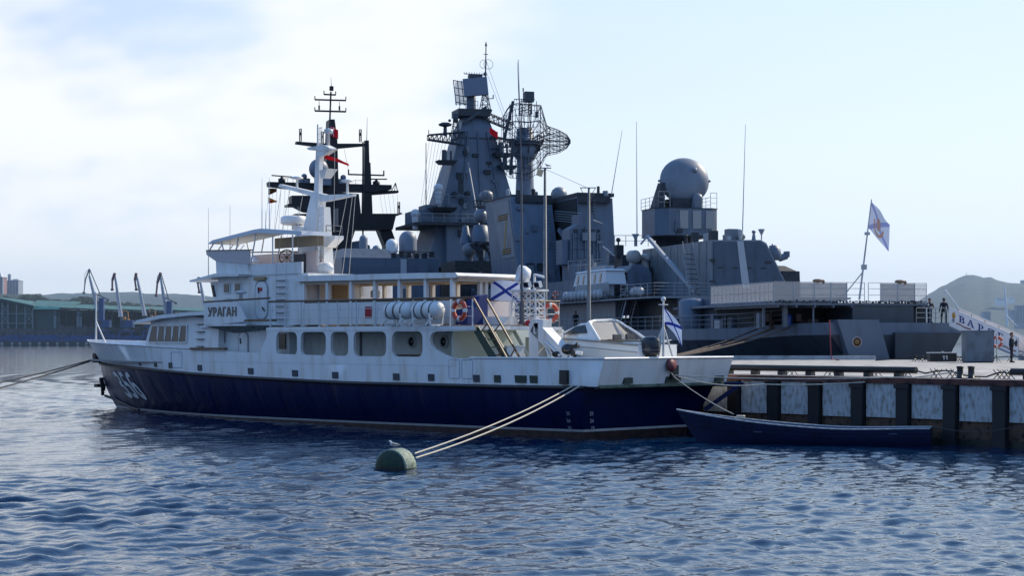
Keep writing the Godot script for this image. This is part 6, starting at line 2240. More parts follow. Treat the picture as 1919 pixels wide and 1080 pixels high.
func funnels(t: Node3D, G: Material, D: Material, P: Material, rail: Material):
	var b := B.new()
	b.prism([Vector2(-80.0, 19.1), Vector2(-70.2, 19.1), Vector2(-65.8, 7.1), Vector2(-76.0, 7.1)], 2.9, 7.6, "xy")
	var fu := part(b, "port_funnel", G, t)
	b = B.new()
	b.prism([Vector2(-77.4, 18.8), Vector2(-70.7, 18.8), Vector2(-68.1, 12.5), Vector2(-73.0, 12.5)], 7.6, 7.66, "xy")
	part(b, "funnel_side_plate", mat("funnel_pale", lin(0.22, 0.235, 0.26), 0.55, ntex("streaks_b", 0.012, 0.80, 1.0, 5), Vector3(0.12, 0.05, 0.12)), fu)
	var org := mat("ribbon_orange", lin(0.42, 0.24, 0.07), 0.7)
	for q in [[-74.6, -71.0, 16.7], [-72.9, -69.6, 12.9]]:
		for k in 5:
			b = B.new()
			b.bx(q[0], q[1], q[2] + k * 0.13, q[2] + 0.11 + k * 0.13, 7.665, 7.69)
			part(b, "ribbon_stripe", D if k % 2 == 0 else org, fu)
	b = B.new()
	b.bar(Vector3(-71.4, 16.7, 7.675), Vector3(-72.2, 13.5, 7.675), 0.03, 0.45, Vector3(1, 0, 0))
	part(b, "ribbon_diagonal", org, fu)
	b = B.new()
	b.bx(-79, -70.5, 19.08, 19.4, 2.7, 7.3)
	b.bx(-70.4, -69.7, 18.5, 19.07, 2.9, 7.0)
	part(b, "funnel_cap", D, fu)
	b = B.new()
	for z in [5.0, 6.2]:
		b.bx(-68.2, -67.05, 11.0, 11.8, z - 0.4, z + 0.4)
		b.bx(-67.2, -66.0, 8.2, 9.6, z - 0.5, z + 0.5)
	part(b, "air_grille", D, fu)
	b = B.new()
	for k in 30:
		var yy := 8.0 + k * 0.36
		var xx := -70.2 + (19.1 - yy) / 12.0 * 4.4
		b.bx(xx - 0.1, xx + 0.08, yy, yy + 0.05, 3.2, 3.6)
	part(b, "funnel_ladder", rail, fu)
	b = B.new()     # the open well between the two funnels
	b.prism([Vector2(-76.2, 18.7), Vector2(-63.2, 18.5), Vector2(-62.3, 10.4), Vector2(-74.0, 10.4)], 2.352, 2.42, "xy")
	b.bx(-84, -77, 7.1, 18.6, 2.2, 2.9)
	part(b, "funnel_well", mat("soot", lin(0.012, 0.013, 0.016), 0.8), t)
	b = B.new()
	b.prism([Vector2(-76.5, 19.0), Vector2(-63.0, 18.7), Vector2(-62.0, 9.4), Vector2(-74.0, 9.4)], -1.05, 2.35, "xy")
	b.tap(9.4, -72, -62.2, -1.75, -1.05, 18.6, -75, -63.2, -1.65, -1.05)
	var f2 := part(b, "starboard_funnel", G, t)
	b = B.new()
	b.bx(-76.5, -62.8, 18.72, 19.1, -1.7, 2.4)
	b.bx(-63.0, -62.3, 18.0, 18.72, -1.1, 2.3)
	part(b, "funnel_cap", D, f2)
	b = B.new()
	for k in 24:
		b.bx(-62.95 + k * 0.0, -62.2, 10.4 + k * 0.34, 10.44 + k * 0.34, 0.5, 0.85)
	b.tube(Vector3(-63,18.78,-0.8), Vector3(-63,19.35,-0.8), 0.35, 0.3, 8)
	part(b, "funnel_ladder", rail, f2)
	b = B.new()
	b.tube(Vector3(-62,18.82,-1.1), Vector3(-62,25.66,-2.3), 0.05, 0.02)
	part(b, "funnel_whip_aerial", rail, t)
	for q in [[-66.0, 15.4, -61.5, 11.0], [-66.0, 12.6, -61.0, 8.5], [-65.0, 11.8, -60.0, 7.4]]:
		b = B.new()
		b.bar(Vector3(q[0], q[1], 3.4), Vector3(q[2], q[3], 1.8), 0.3, 0.4)
		part(b, "strut", G, t)
	b = B.new()    # crane house before the funnels
	b.prism([Vector2(4.85,11.06), Vector2(4.85,14.87), Vector2(3.81,15.49), Vector2(3.81,16.42), Vector2(2.31,16.45), Vector2(2.31,15.85), Vector2(1.39,15.43), Vector2(1.27,11.1)], -60.5, -58, "zy")
	b.bx(-60, -56, 9.4, 11.3, 1.2, 5.0)
	b.bx(-60.2, -58.2, 11.3, 13.8, 4.9, 5.6)
	var ch := part(b, "crane_house", G, t)
	b = B.new()
	b.bx(-57.99, -57.95, (Vector3(-58,14.5,4.39)).y, (Vector3(-58,14.88,4.39)).y, (Vector3(-58,14.89,3.81)).z, (Vector3(-58,14.88,4.44)).z)
	for k in 4:
		b.bx(-57.99, -57.9, 14.6, 14.9, 1.6 + k * 0.55, 1.9 + k * 0.55)
	part(b, "house_window", D, ch)
	b = B.new()
	for k in 5:
		b.bx(-57.99, -57.86, 11.4, 15.2 - absf(k - 2) * 0.4, 1.5 + k * 0.8, 1.62 + k * 0.8)
	for k in 3:
		b.bx(-57.99, -57.86, 11.8 + k * 1.1, 11.9 + k * 1.1, 1.4, 4.8)
	part(b, "stiffener", mat("warship_grey_b", Color()), ch)
	b = B.new()
	for k in 5:
		b.tube(Vector3(-58,16.53,3.58) + Vector3(0, -k * 0.25, 0), Vector3(-66,17.32,3.86) + Vector3(0, -k * 0.25, 0), 0.03, -1.0, 4)
	b.tube(Vector3(-57.5,15.81,2.49), Vector3(-57.5,15.45,1.5), 0.07)
	part(b, "funnel_stays", rail, ch)
	b = B.new()
	b.sph(Vector3(-76,19.93,0.12), 0.95)
	b.sph(Vector3(-92,21,4.15), 0.75, Vector3(1, 1, 1.2))
	b.tube(Vector3(-92,20.74,4.15), Vector3(-92,19.84,4.15), 0.5, 0.6, 10)
	part(b, "roof_radome", mat("dish_grey", Color()), t)

func radar_masts(t: Node3D, G: Material, D: Material, P: Material, rail: Material):
	var dark := mat("lattice_dark", lin(0.05, 0.06, 0.075), 0.6)
	# column of the air search radar
	var b := B.new()
	b.lathe([Vector2(1.15, 14), Vector2(1.12, 20.7), Vector2(0.95, 24.6), Vector2(1.0, 25.0), Vector2(1.35, 25.3), Vector2(1.45, 26.9), Vector2(1.1, 27.0), Vector2(0.95, 28.6), Vector2(0, 28.7)], Vector3(-86, 0, 1.1), Basis(), 24)
	part(b, "radar_column", mat("column_grey", lin(0.17, 0.20, 0.26), 0.5, ntex("streaks_b", 0.012, 0.80, 1.0, 5), Vector3(0.12, 0.05, 0.12)), t)
	b = B.new()
	b.torus(Vector3(-86, 26.95, 1.1), Basis(Vector3.RIGHT, PI / 2), 1.9, 0.12, 24, 6)
	b.tube(Vector3(-86, 26.6, 1.1), Vector3(-86, 26.95, 1.1), 1.9, 1.9, 20)
	for k in 8:
		var a := TAU * k / 8.0
		b.tube(Vector3(-86 + cos(a) * 1.85, 26.6, 1.1 + sin(a) * 1.85), Vector3(-86 + cos(a) * 1.0, 24.9, 1.1 + sin(a) * 1.0), 0.07)
	b.bar(Vector3(-86,27.36,-1.15), Vector3(-86,25.11,0.05), 0.35, 0.3)
	b.bar(Vector3(-86,27.2,3.67), Vector3(-86,31.78,2.55), 0.3, 0.3)
	b.bar(Vector3(-85,27.12,2.85), Vector3(-85,22.97,3.18), 0.3, 0.3)
	b.rail([Vector3(-84.3, 27, 2.9), Vector3(-84.3, 27, -0.7), Vector3(-87.7, 27, -0.7)], 1.0, 2, 0.8, 0.035)
	part(b, "column_platform", dark, t)
	b = B.new()     # curved lattice reflector
	var nu := 21
	var nv := 13
	var g := []
	for i in nu + 1:
		var f := float(i) / nu
		var px := lerpf(937.0, 1061.0, f)
		var yt: float = ridge([Vector2(937, 222), Vector2(946, 202), Vector2(962, 196), Vector2(1008, 198), Vector2(1020, 236), Vector2(1040, 243), Vector2(1055, 252), Vector2(1061, 262)], px)
		var yb: float = ridge([Vector2(937, 322), Vector2(945, 335), Vector2(985, 338), Vector2(1006, 322), Vector2(1018, 292), Vector2(1040, 287), Vector2(1055, 278), Vector2(1061, 268)], px)
		var col := []
		for j in nv + 1:
			var yy := lerpf(yt, yb, float(j) / nv)
			var z := 1.04 - (px - 985.0) * 0.0648
			var y := 3.6 + (637.0 - yy) * 0.0629
			var bow := 1.6 * (1.0 - pow((px - 985.0) / 76.0, 2.0) * 0.9) - 0.5 * pow((yy - 268.0) / 70.0, 2.0)
			col.append(Vector3(-84.2 - bow * 0.7 + 0.3, y, z))
		g.append(col)
	for i in nu + 1:
		for j in nv + 1:
			if j < nv:
				b.tube(g[i][j], g[i][j + 1], 0.03 if i % 3 else 0.06, -1.0, 4, false)
			if i < nu:
				b.tube(g[i][j], g[i + 1][j], 0.03 if j % 3 else 0.06, -1.0, 4, false)
			if i < nu and j < nv and (i + j) % 2 == 0:
				b.tube(g[i][j], g[i + 1][j + 1], 0.022, -1.0, 3, false)
			if i % 3 == 0 and j % 3 == 0 and j < nv:
				b.tube(g[i][j], g[i][j] + Vector3(-0.8, 0, 0), 0.03, -1.0, 3, false)
				b.tube(g[i][j] + Vector3(-0.8, 0, 0), g[mini(i + 3, nu)][j] + Vector3(-0.8, 0, 0), 0.03, -1.0, 3, false)
				b.tube(g[i][j] + Vector3(-0.8, 0, 0), g[i][mini(j + 3, nv)] + Vector3(-0.8, 0, 0), 0.03, -1.0, 3, false)
	for i in range(0, nu, 3):
		for j in range(0, nv, 3):
			b.tube(g[i][j], Vector3(-85.6, 26.8, 1.1), 0.04, -1.0, 4, false)
	part(b, "air_search_antenna", dark, t)
	b = B.new()
	b.truss(Vector3(-85,30.12,1.34), Vector3(-85,31.69,1.34), 1.2, 1.2, 4, 0.05)
	b.tube(Vector3(-85,31.89,2.72), Vector3(-85,31.99,0.16), 0.05)
	for k in 9:
		b.tube(Vector3(-85,31.89,2.72) + Vector3(0, 0, -k * 0.3), Vector3(-85,31.64,2.72) + Vector3(0, 0, -k * 0.3), 0.035)
	b.bx(-85.5, -84.5, 31.6, 32.8, 0.4, 1.5)
	b.tube(Vector3(-85,32.81,1.61), Vector3(-85,33.25,1.61), 0.08)
	b.tube(Vector3(-85,31.66,2.13), Vector3(-85,36.24,2.33), 0.045, 0.02)
	for q in [Vector3(-85,29.74,3.24), Vector3(-85,30.17,-0.04)]:
		b.tube(q, q + Vector3(0, 1.6, 0), 0.045)
		b.box(q, Vector3(0.3, 0.7, 0.3))
	part(b, "iff_antenna", dark, t)
	# the great tapered tower
	b = B.new()
	b.tap(13, -119, -107.5, -6.6, 7.8, 31.4, -113.0, -109.2, -1.5, 2.8)
	b.tap(31.4, -113.0, -109.2, -1.5, 2.8, 33.6, -112.2, -110.0, -0.9, 1.9)
	part(b, "radar_tower", G, t)
	b = B.new()
	b.bx(-107.6, -107.3, 22.2, 22.35, -4.0, 5.4)
	for k in 3:
		b.tap(13, -107.5, -107.38, -3.5 + k * 3.6, -3.35 + k * 3.6, 31, -109.1, -108.98, -0.8 + k * 1.3, -0.65 + k * 1.3)
	part(b, "tower_seam", mat("warship_grey_b", Color()), t)
	for q in [Vector3(-107,19.17,4.04), Vector3(-107,18.6,4.97), Vector3(-107,22.56,3.97), Vector3(-107,22.68,2.18)]:
		b = B.new()
		b.lathe([Vector2(0, 0), Vector2(0.38, 0), Vector2(0.38, 0.2), Vector2(0, 0.2)], Vector3(-108.3 + maxf(0.0, (17.5 - q.y) * 0.09), q.y, q.z), Basis(Vector3(0, 0, 1), -PI / 2), 12)
		part(b, "tower_port", D, t)
	b = B.new()
	b.bx(-120, -106.5, 4.6, 18.4, -6.8, 5.4)
	b.bx(-121, -110, 4.6, 15.0, -7.2, 7.6)
	part(b, "forward_house", G, t)
	b = B.new()
	b.prism([Vector2(-118, 9.6), Vector2(-107.0, 9.6), Vector2(-105.6, 8.2), Vector2(-105.6, -2.5), Vector2(-118, -2.5)], 18.35, 18.75, "xz")
	part(b, "bridge_deck", D, t)
	b = B.new()
	b.bx(-114, -108, 18.75, 20.4, 5.4, 9.2)
	b.bx(-113, -109, 20.4, 21.2, 6.0, 7.6)
	part(b, "bridge_wing", G, t)
	b = B.new()
	b.rail([Vector3(-106.0, 18.75, 9.0), Vector3(-106.0, 18.75, -2.0)], 1.1, 2, 1.5, 0.04)
	b.rail([Vector3(-106,21.1,7.35), Vector3(-106,21.14,5.23)], 1.2, 2, 1.0, 0.04)
	part(b, "bridge_railing", rail, t)
	b = B.new()
	b.tap(20.2, -110, -106.4, 4.4, 7.2, 20.7, -110, -106, 4.0, 7.4)
	part(b, "tower_sponson", D, t)
	b = B.new()
	for q in [[-107.0, 23.2, 6.35, 0.62], [-108.0, 19.9, 9.2, 0.62]]:
		b.sph(Vector3(q[0], q[1], q[2]), q[3])
		b.tube(Vector3(q[0], q[1] - 2.0, q[2]), Vector3(q[0], q[1] - 0.3, q[2]), 0.35, 0.5, 10)
	part(b, "white_radome", mat("radome_white", lin(0.5, 0.52, 0.54), 0.5), t)
	# lattice yards on the tower
	b = B.new()
	b.truss(Vector3(-108.5, 29.9, 2.6), Vector3(-108.5, 29.9, 7.4), 1.2, 1.7, 8, 0.09, 0.8, 0.6)
	b.truss(Vector3(-108.5, 29.5, -1.2), Vector3(-108.5, 29.5, -4.6), 1.2, 1.6, 6, 0.09, 0.8, 0.6)
	b.truss(Vector3(-109.5, 33.2, -0.4), Vector3(-109.5, 31.8, -4.2), 0.9, 0.9, 6, 0.08)
	b.bar(Vector3(-109.0, 32.0, 2.6), Vector3(-109.0, 34.2, -0.6), 0.3, 0.4)
	part(b, "yard", dark, t)
	b = B.new()
	b.tap(33.0, -112.5, -109.0, -1.1, 3.2, 33.9, -112.5, -108.8, -1.4, 3.2)
	b.bx(-112.4, -109.0, 30.0, 30.2, -2.2, 3.4)
	b.rail([Vector3(-108.8, 33.9, 3.1), Vector3(-108.8, 33.9, 0.6)], 1.0, 2, 0.8, 0.035)
	part(b, "upper_platform", dark, t)
	b = B.new()
	b.lathe([Vector2(0.68, 33.6), Vector2(0.62, 35.0), Vector2(0.6, 36.2), Vector2(0, 36.3)], Vector3(-110.5, 0, 1.05), Basis(), 16)
	part(b, "antenna_post", G, t)
	b = B.new()
	b.box(Vector3(-109.6, 36.9, 0.7), Vector3(0.9, 2.3, 3.2), Basis(Vector3.UP, -0.25) * Basis(Vector3(1, 0, 0), 0.10))
	part(b, "flat_radar_panel", mat("panel_grey", lin(0.17, 0.20, 0.26), 0.5), t)
	b = B.new()
	for k in 4:
		b.bar(Vector3(-111.2, 37.9 - k * 0.95, 3.3 - k * 0.12), Vector3(-111.2, 37.6 - k * 0.95, 1.2), 0.1, 0.1)
	for k in 4:
		b.bar(Vector3(-111.2, 37.9, 3.3 - k * 0.55), Vector3(-111.2, 34.6, 2.9 - k * 0.55), 0.1, 0.1)
	b.bx(-110.2, -109.4, 38.1, 38.5, -0.2, 1.6)
	b.tube(Vector3(-109.8, 38.6, 2.2), Vector3(-109.8, 38.6, -0.6), 0.06)
	for k in 9:
		b.tube(Vector3(-109.8, 38.6, 2.2 - k * 0.35), Vector3(-109.8, 38.85, 2.2 - k * 0.35), 0.04)
	part(b, "grid_radar_panel", dark, t)
	b = B.new()
	b.bx(-111.1, -111.06, 34.7, 37.7, 1.2, 3.1)
	part(b, "radar_mesh", net_mesh(), t)
	b = B.new()
	b.truss(Vector3(-109.2, 33.9, -0.5), Vector3(-109.2, 35.8, -0.5), 1.2, 1.2, 3, 0.06, 0.6, 0.6)
	b.tube(Vector3(-109.2, 35.6, -0.5), Vector3(-109.2, 42.3, -0.62), 0.12, 0.07)
	b.tube(Vector3(-109.2, 42.3, -0.62), Vector3(-109.2, 42.9, -0.62), 0.18, 0.02)
	b.tube(Vector3(-109.2, 38.4, -0.5), Vector3(-109.2, 38.8, -0.5), 0.25, 0.2)
	b.tube(Vector3(-109.2, 41.2, -0.9), Vector3(-109.2, 41.2, -0.3), 0.05)
	b.torus(Vector3(-109.2, 39.9, -0.95), Basis(Vector3.UP, PI / 2), 0.62, 0.03, 20, 4)
	b.torus(Vector3(-109.2, 39.9, -0.25), Basis(Vector3.UP, PI / 2 - 0.9), 0.55, 0.03, 20, 4)
	b.tube(Vector3(-109.2, 35.4, -0.4), Vector3(-109.2, 35.4, -1.6), 0.06)
	b.tube(Vector3(-109.2, 35.4, -1.6), Vector3(-109.2, 35.9, -1.6), 0.08)
	part(b, "pole_mast", dark, t)
	b = B.new()      # aerials standing on the port yard
	b.lathe([Vector2(0.1, -0.1), Vector2(0.8, 0.1), Vector2(0.9, 0.3), Vector2(0.5, 0.5), Vector2(0, 0.55)], Vector3(-108.5, 31.4, 5.1), Basis(), 18)
	b.tube(Vector3(-108.5, 30.2, 5.1), Vector3(-108.5, 31.4, 5.1), 0.28, 0.22, 8)
	b.truss(Vector3(-108.5, 30.3, 3.7), Vector3(-108.5, 32.0, 3.7), 1.0, 1.0, 3, 0.05, 0.5, 0.5)
	b.lathe([Vector2(0, 0), Vector2(0.36, 0), Vector2(0.36, 1.1), Vector2(0.2, 1.2), Vector2(0, 1.2)], Vector3(-108.5, 32.0, 3.7), Basis(), 12)
	b.sph(Vector3(-108.5, 32.2, 4.5), 0.2)
	b.tube(Vector3(-108.5, 30, 7.3), Vector3(-108.5, 30.9, 7.3), 0.05)
	part(b, "yard_aerial", dark, t)
	b = B.new()
	for q in [[5.0, 26.9], [-3.2, 26.5], [-2.6, 28.1]]:
		b.tap(q[1] - 0.5, -109, -107.6, q[0] - 0.9, q[0] + 0.9, q[1], -109.4, -107.2, q[0] - 1.3, q[0] + 1.3)
		b.tube(Vector3(-108.2, q[1], q[0] + 0.3), Vector3(-108.2, q[1] + 1.4, q[0] + 0.3), 0.35, 0.32, 10)
		b.tube(Vector3(-108.2, q[1], q[0] - 0.6), Vector3(-108.2, q[1] + 1.3, q[0] - 0.6), 0.15, 0.15, 8)
	part(b, "jammer_sponson", dark, t)
	b = B.new()
	for k in 7:
		b.tube(Vector3(-108.5, 29.6, 7.2 - k * 0.45), Vector3(-108.5, 17.5, 8.8 - k * 0.25), 0.022, -1.0, 3, false)
	b.tube(Vector3(-109.2, 40.5, -0.6), Vector3(-95.0, 30.6, 0.6), 0.025, -1.0, 3, false)
	b.tube(Vector3(-109.2, 39.0, -0.6), Vector3(-97.0, 28.6, -0.6), 0.025, -1.0, 3, false)
	b.tube(Vector3(-84,23.62,-0.91), Vector3(-62,19.54,1.63), 0.03, -1.0, 3, false)
	b.tube(Vector3(-107,26.62,2.4), Vector3(-95,15.22,3.78), 0.09, -1.0, 4, false)
	part(b, "rigging", rail, t)
	# domed directors beside the funnel
	b = B.new()
	for q in [Vector3(-92,18.59,4.89), Vector3(-92,14.5,6.29), Vector3(-92,12.37,6.36)]:
		b.sph(q, 0.86, Vector3.ONE, 18)
	part(b, "director_dome", mat("dish_grey", Color()), t)
	b = B.new()
	b.lathe([Vector2(1.15, 15.4), Vector2(1.18, 15.9), Vector2(0.85, 17.4), Vector2(0.6, 17.5)], Vector3(-92, 0, (Vector3(-92,18.59,4.89)).z), Basis(), 16)
	b.lathe([Vector2(0.75, 15.2), Vector2(0.7, 15.6), Vector2(0.35, 17.4), Vector2(0, 17.5)], Vector3(-93, 0, (Vector3(-93,17.01,6.49)).z), Basis(), 12)
	b.tube(Vector3(-92, 13.6, (Vector3(-92,18.59,4.89)).z), Vector3(-92, 15.4, (Vector3(-92,18.59,4.89)).z), 0.5, 0.6, 10)
	b.tube(Vector3(-92.6, 9, (Vector3(-92,14.5,6.29)).z), Vector3(-92.6, 14, (Vector3(-92,14.5,6.29)).z), 0.5, 0.6, 10)
	part(b, "director_base", G, t)
	b = B.new()
	for q in [[Vector3(-90,14.28,5.5), Vector3(-90,11.09,5.24)], [Vector3(-90,14.3,4.31), Vector3(-90,11.11,3.17)]]:
		b.bar(q[0], q[1], 0.5, 0.5)
		b.bar(q[0] + Vector3(0, 0, 0.2), q[0] + Vector3(0, 0.8, 1.2), 0.4, 0.4)
	b.bx(-93, -89, 15.0, 15.3, (Vector3(-90,15.91,3.84)).z, (Vector3(-90,15.88,5.5)).z)
	b.bx(-96, -89, 4.6, 13.0, (Vector3(-90,15.95,1.63)).z, (Vector3(-90,15.83,8.81)).z)
	part(b, "director_stand", D, t)
	b = B.new()
	b.rail([Vector3(-88,20.39,5.73), Vector3(-88,20.42,4.41)], 1.0, 2, 0.8, 0.04)
	b.truss(Vector3(-88,19.73,6.71), Vector3(-88,19.67,4.08), 1.0, 0.8, 6, 0.05)
	part(b, "director_gantry", dark, t)

func net_mesh() -> StandardMaterial3D:
	var m := mat("radar_mesh", lin(0.3, 0.32, 0.35, 0.35), 0.9)
	m.transparency = BaseMaterial3D.TRANSPARENCY_ALPHA
	return m

func lifeboat(P: Material):
	var t := thing("launch", "white covered launch with five dark windows on the warship's boat deck", "boat", ws(-38.9, 7.62, 8.4), WARSHIP_YAW)
	var rings := []
	for q in [[-5.4, 0.15, 1.3], [-4.6, 0.8, 1.15], [-2.5, 1.15, 1.0], [1.0, 1.2, 0.95], [4.2, 1.1, 1.0], [5.0, 0.9, 1.05]]:
		var ring := []
		for k in 9:
			var a := PI * k / 8.0
			ring.append(Vector3(q[0], q[2] - 1.3 * pow(sin(a), 0.7), -cos(a) * q[1]))
		rings.append(ring)
	var b := B.new()
	b.loft(rings, false, true)
	part(b, "hull", P, t)
	b = B.new()
	b.tap(0.9, -4.4, 4.4, -1.0, 1.0, 2.1, -3.9, 4.2, -0.85, 0.85)
	b.tap(2.1, -4.1, 4.4, -0.95, 0.95, 2.25, -3.8, 4.2, -0.8, 0.8)
	part(b, "cabin", mat("launch_white", lin(0.62, 0.63, 0.64), 0.5), t)
	for k in 5:
		b = B.new()
		var x := -3.4 + k * 1.55
		b.hexa([Vector3(x, 1.1, 1.02), Vector3(x + 0.4, 1.1, 1.02), Vector3(x + 0.4, 1.1, 0.9), Vector3(x, 1.1, 0.9), Vector3(x, 1.85, 0.92), Vector3(x + 0.4, 1.85, 0.92), Vector3(x + 0.4, 1.85, 0.8), Vector3(x, 1.85, 0.8)])
		part(b, "window", mat("window_dark", Color()), t)
	b = B.new()
	b.path([Vector3(-4.4, 2.9, 0.6), Vector3(4.2, 2.9, 0.6)], 0.03)
	for k in 5:
		b.tube(Vector3(-4.0 + k * 2.0, 2.2, 0.6), Vector3(-4.0 + k * 2.0, 2.9, 0.6), 0.025)
	part(b, "roof_rail", mat("warship_rail", Color()), t)
	b = B.new()
	for x in [-3.0, 3.0]:
		b.bx(x - 0.15, x + 0.15, -0.56, 0.2, -0.9, 0.9)
	part(b, "cradle", mat("warship_dark", Color()), t)

func fittings(t: Node3D, G: Material, D: Material, P: Material):
	# small boxes, vents, doors and pipes on the aft and port faces of the houses
	var r := RandomNumberGenerator.new()
	r.seed = 77
	var light := mat("fitting_light", lin(0.16, 0.185, 0.22), 0.5)
	for f in [[-24.0, 4.5, 7.1, -2.8, 3.6, 6], [-34.6, 4.5, 6.8, 6.4, 8.2, 4], [-22.5, 4.5, 6.8, 0.0, 5.8, 6], [-44.0, 7.3, 9.2, -2.0, 6.6, 6], [-66.6, 8.0, 12.0, 3.2, 7.2, 5], [-67.8, 12.0, 18.0, 3.4, 7.2, 5], [-62.0, 10.0, 17.5, -0.8, 2.0, 5], [-107.6, 14.0, 22.0, -4.5, 5.0, 10], [-108.2, 22.5, 29.0, -2.2, 3.2, 8], [-106.5, 10.0, 18.0, -4.5, 5.0, 8], [-89.0, 8.0, 12.8, 4.5, 9.0, 6], [-33.8, 13.2, 15.0, 2.4, 3.4, 2], [-57.9, 11.6, 14.5, 1.6, 4.8, 4]]:
		for k in f[5]:
			var y := r.randf_range(f[1], f[2])
			var z := r.randf_range(f[3], f[4])
			var x: float = f[0]
			if f[0] < -100.0:
				x = lerpf(-107.4, -109.2, clampf((y - 13.0) / 18.4, 0, 1)) if f[0] < -107.0 else f[0]
			elif f[0] < -65.0 and f[0] > -70.0:
				x = -70.2 + (19.1 - y) / 12.0 * 4.4
			elif f[0] == -62.0:
				x = -62.0 - (y - 9.4) / 9.3 * 1.0
			var b := B.new()
			var w := r.randf_range(0.12, 0.42)
			var h := r.randf_range(0.15, 0.6)
			b.bx(x - 0.1, x + r.randf_range(0.12, 0.4), y - h, y + h * 0.6, z - w, z + w)
			if r.randf() < 0.5:
				b.tube(Vector3(x + 0.12, y - h - r.randf_range(0.3, 1.4), z), Vector3(x + 0.12, y - h, z), 0.05)
			part(b, "fitting", [G, D, light, light][r.randi() % 4], t)
		if f[0] > -60.0:
			for k in 5:
				var b := B.new()
				var z := lerpf(f[3], f[4], (k + 0.5) / 5.0)
				b.bx(f[0] - 0.05, f[0] + 0.045, f[1], f[2], z - 0.03, z + 0.03)
				part(b, "stiffener", light if k % 2 == 0 else G, t)
	for k in 9:
		var b := B.new()
		var x := -25.0 - k * 1.6
		b.bx(x - 0.03, x + 0.03, 7.3, 11.8, 3.78, 3.84)
		part(b, "stiffener", mat("hangar_side", Color()), t)
	# gear on the open decks and roofs
	for q in [[-25.5, 11.95, -0.4, 3.5, 6], [-30.0, 11.95, -2.0, 3.4, 6], [-58.0, 7.14, 6.9, 8.8, 8], [-50.0, 9.4, 2.0, 6.6, 8], [-38.5, 9.4, 3.0, 7.0, 6], [-12.0, 4.45, 7.4, 8.6, 5], [-20.0, 4.4, 7.6, 9.0, 5], [-73.0, 19.4, 3.2, 7.0, 4], [-109.0, 18.75, -2.0, 8.8, 9]]:
		for k in q[4]:
			var b := B.new()
			var p := Vector3(q[0] + r.randf_range(-1.2, 1.2), q[1], r.randf_range(q[2], q[3]))
			var h := r.randf_range(0.3, 1.1)
			if r.randf() < 0.45:
				b.tube(p, p + Vector3(0, h, 0), r.randf_range(0.1, 0.25), r.randf_range(0.08, 0.3), 10)
				b.sph(p + Vector3(0, h, 0), 0.2, Vector3(1, 0.7, 1), 8)
			else:
				var w := r.randf_range(0.15, 0.5)
				b.bx(p.x - w, p.x + w, p.y, p.y + h, p.z - w, p.z + w)
			part(b, "deck_fitting", [G, D, light, P][r.randi() % 4], t)
	var b := B.new()
	b.bx(-107.25, -107.1, 22.6, 24.4, 3.0, 3.7)
	part(b, "tower_diamond", D, t)

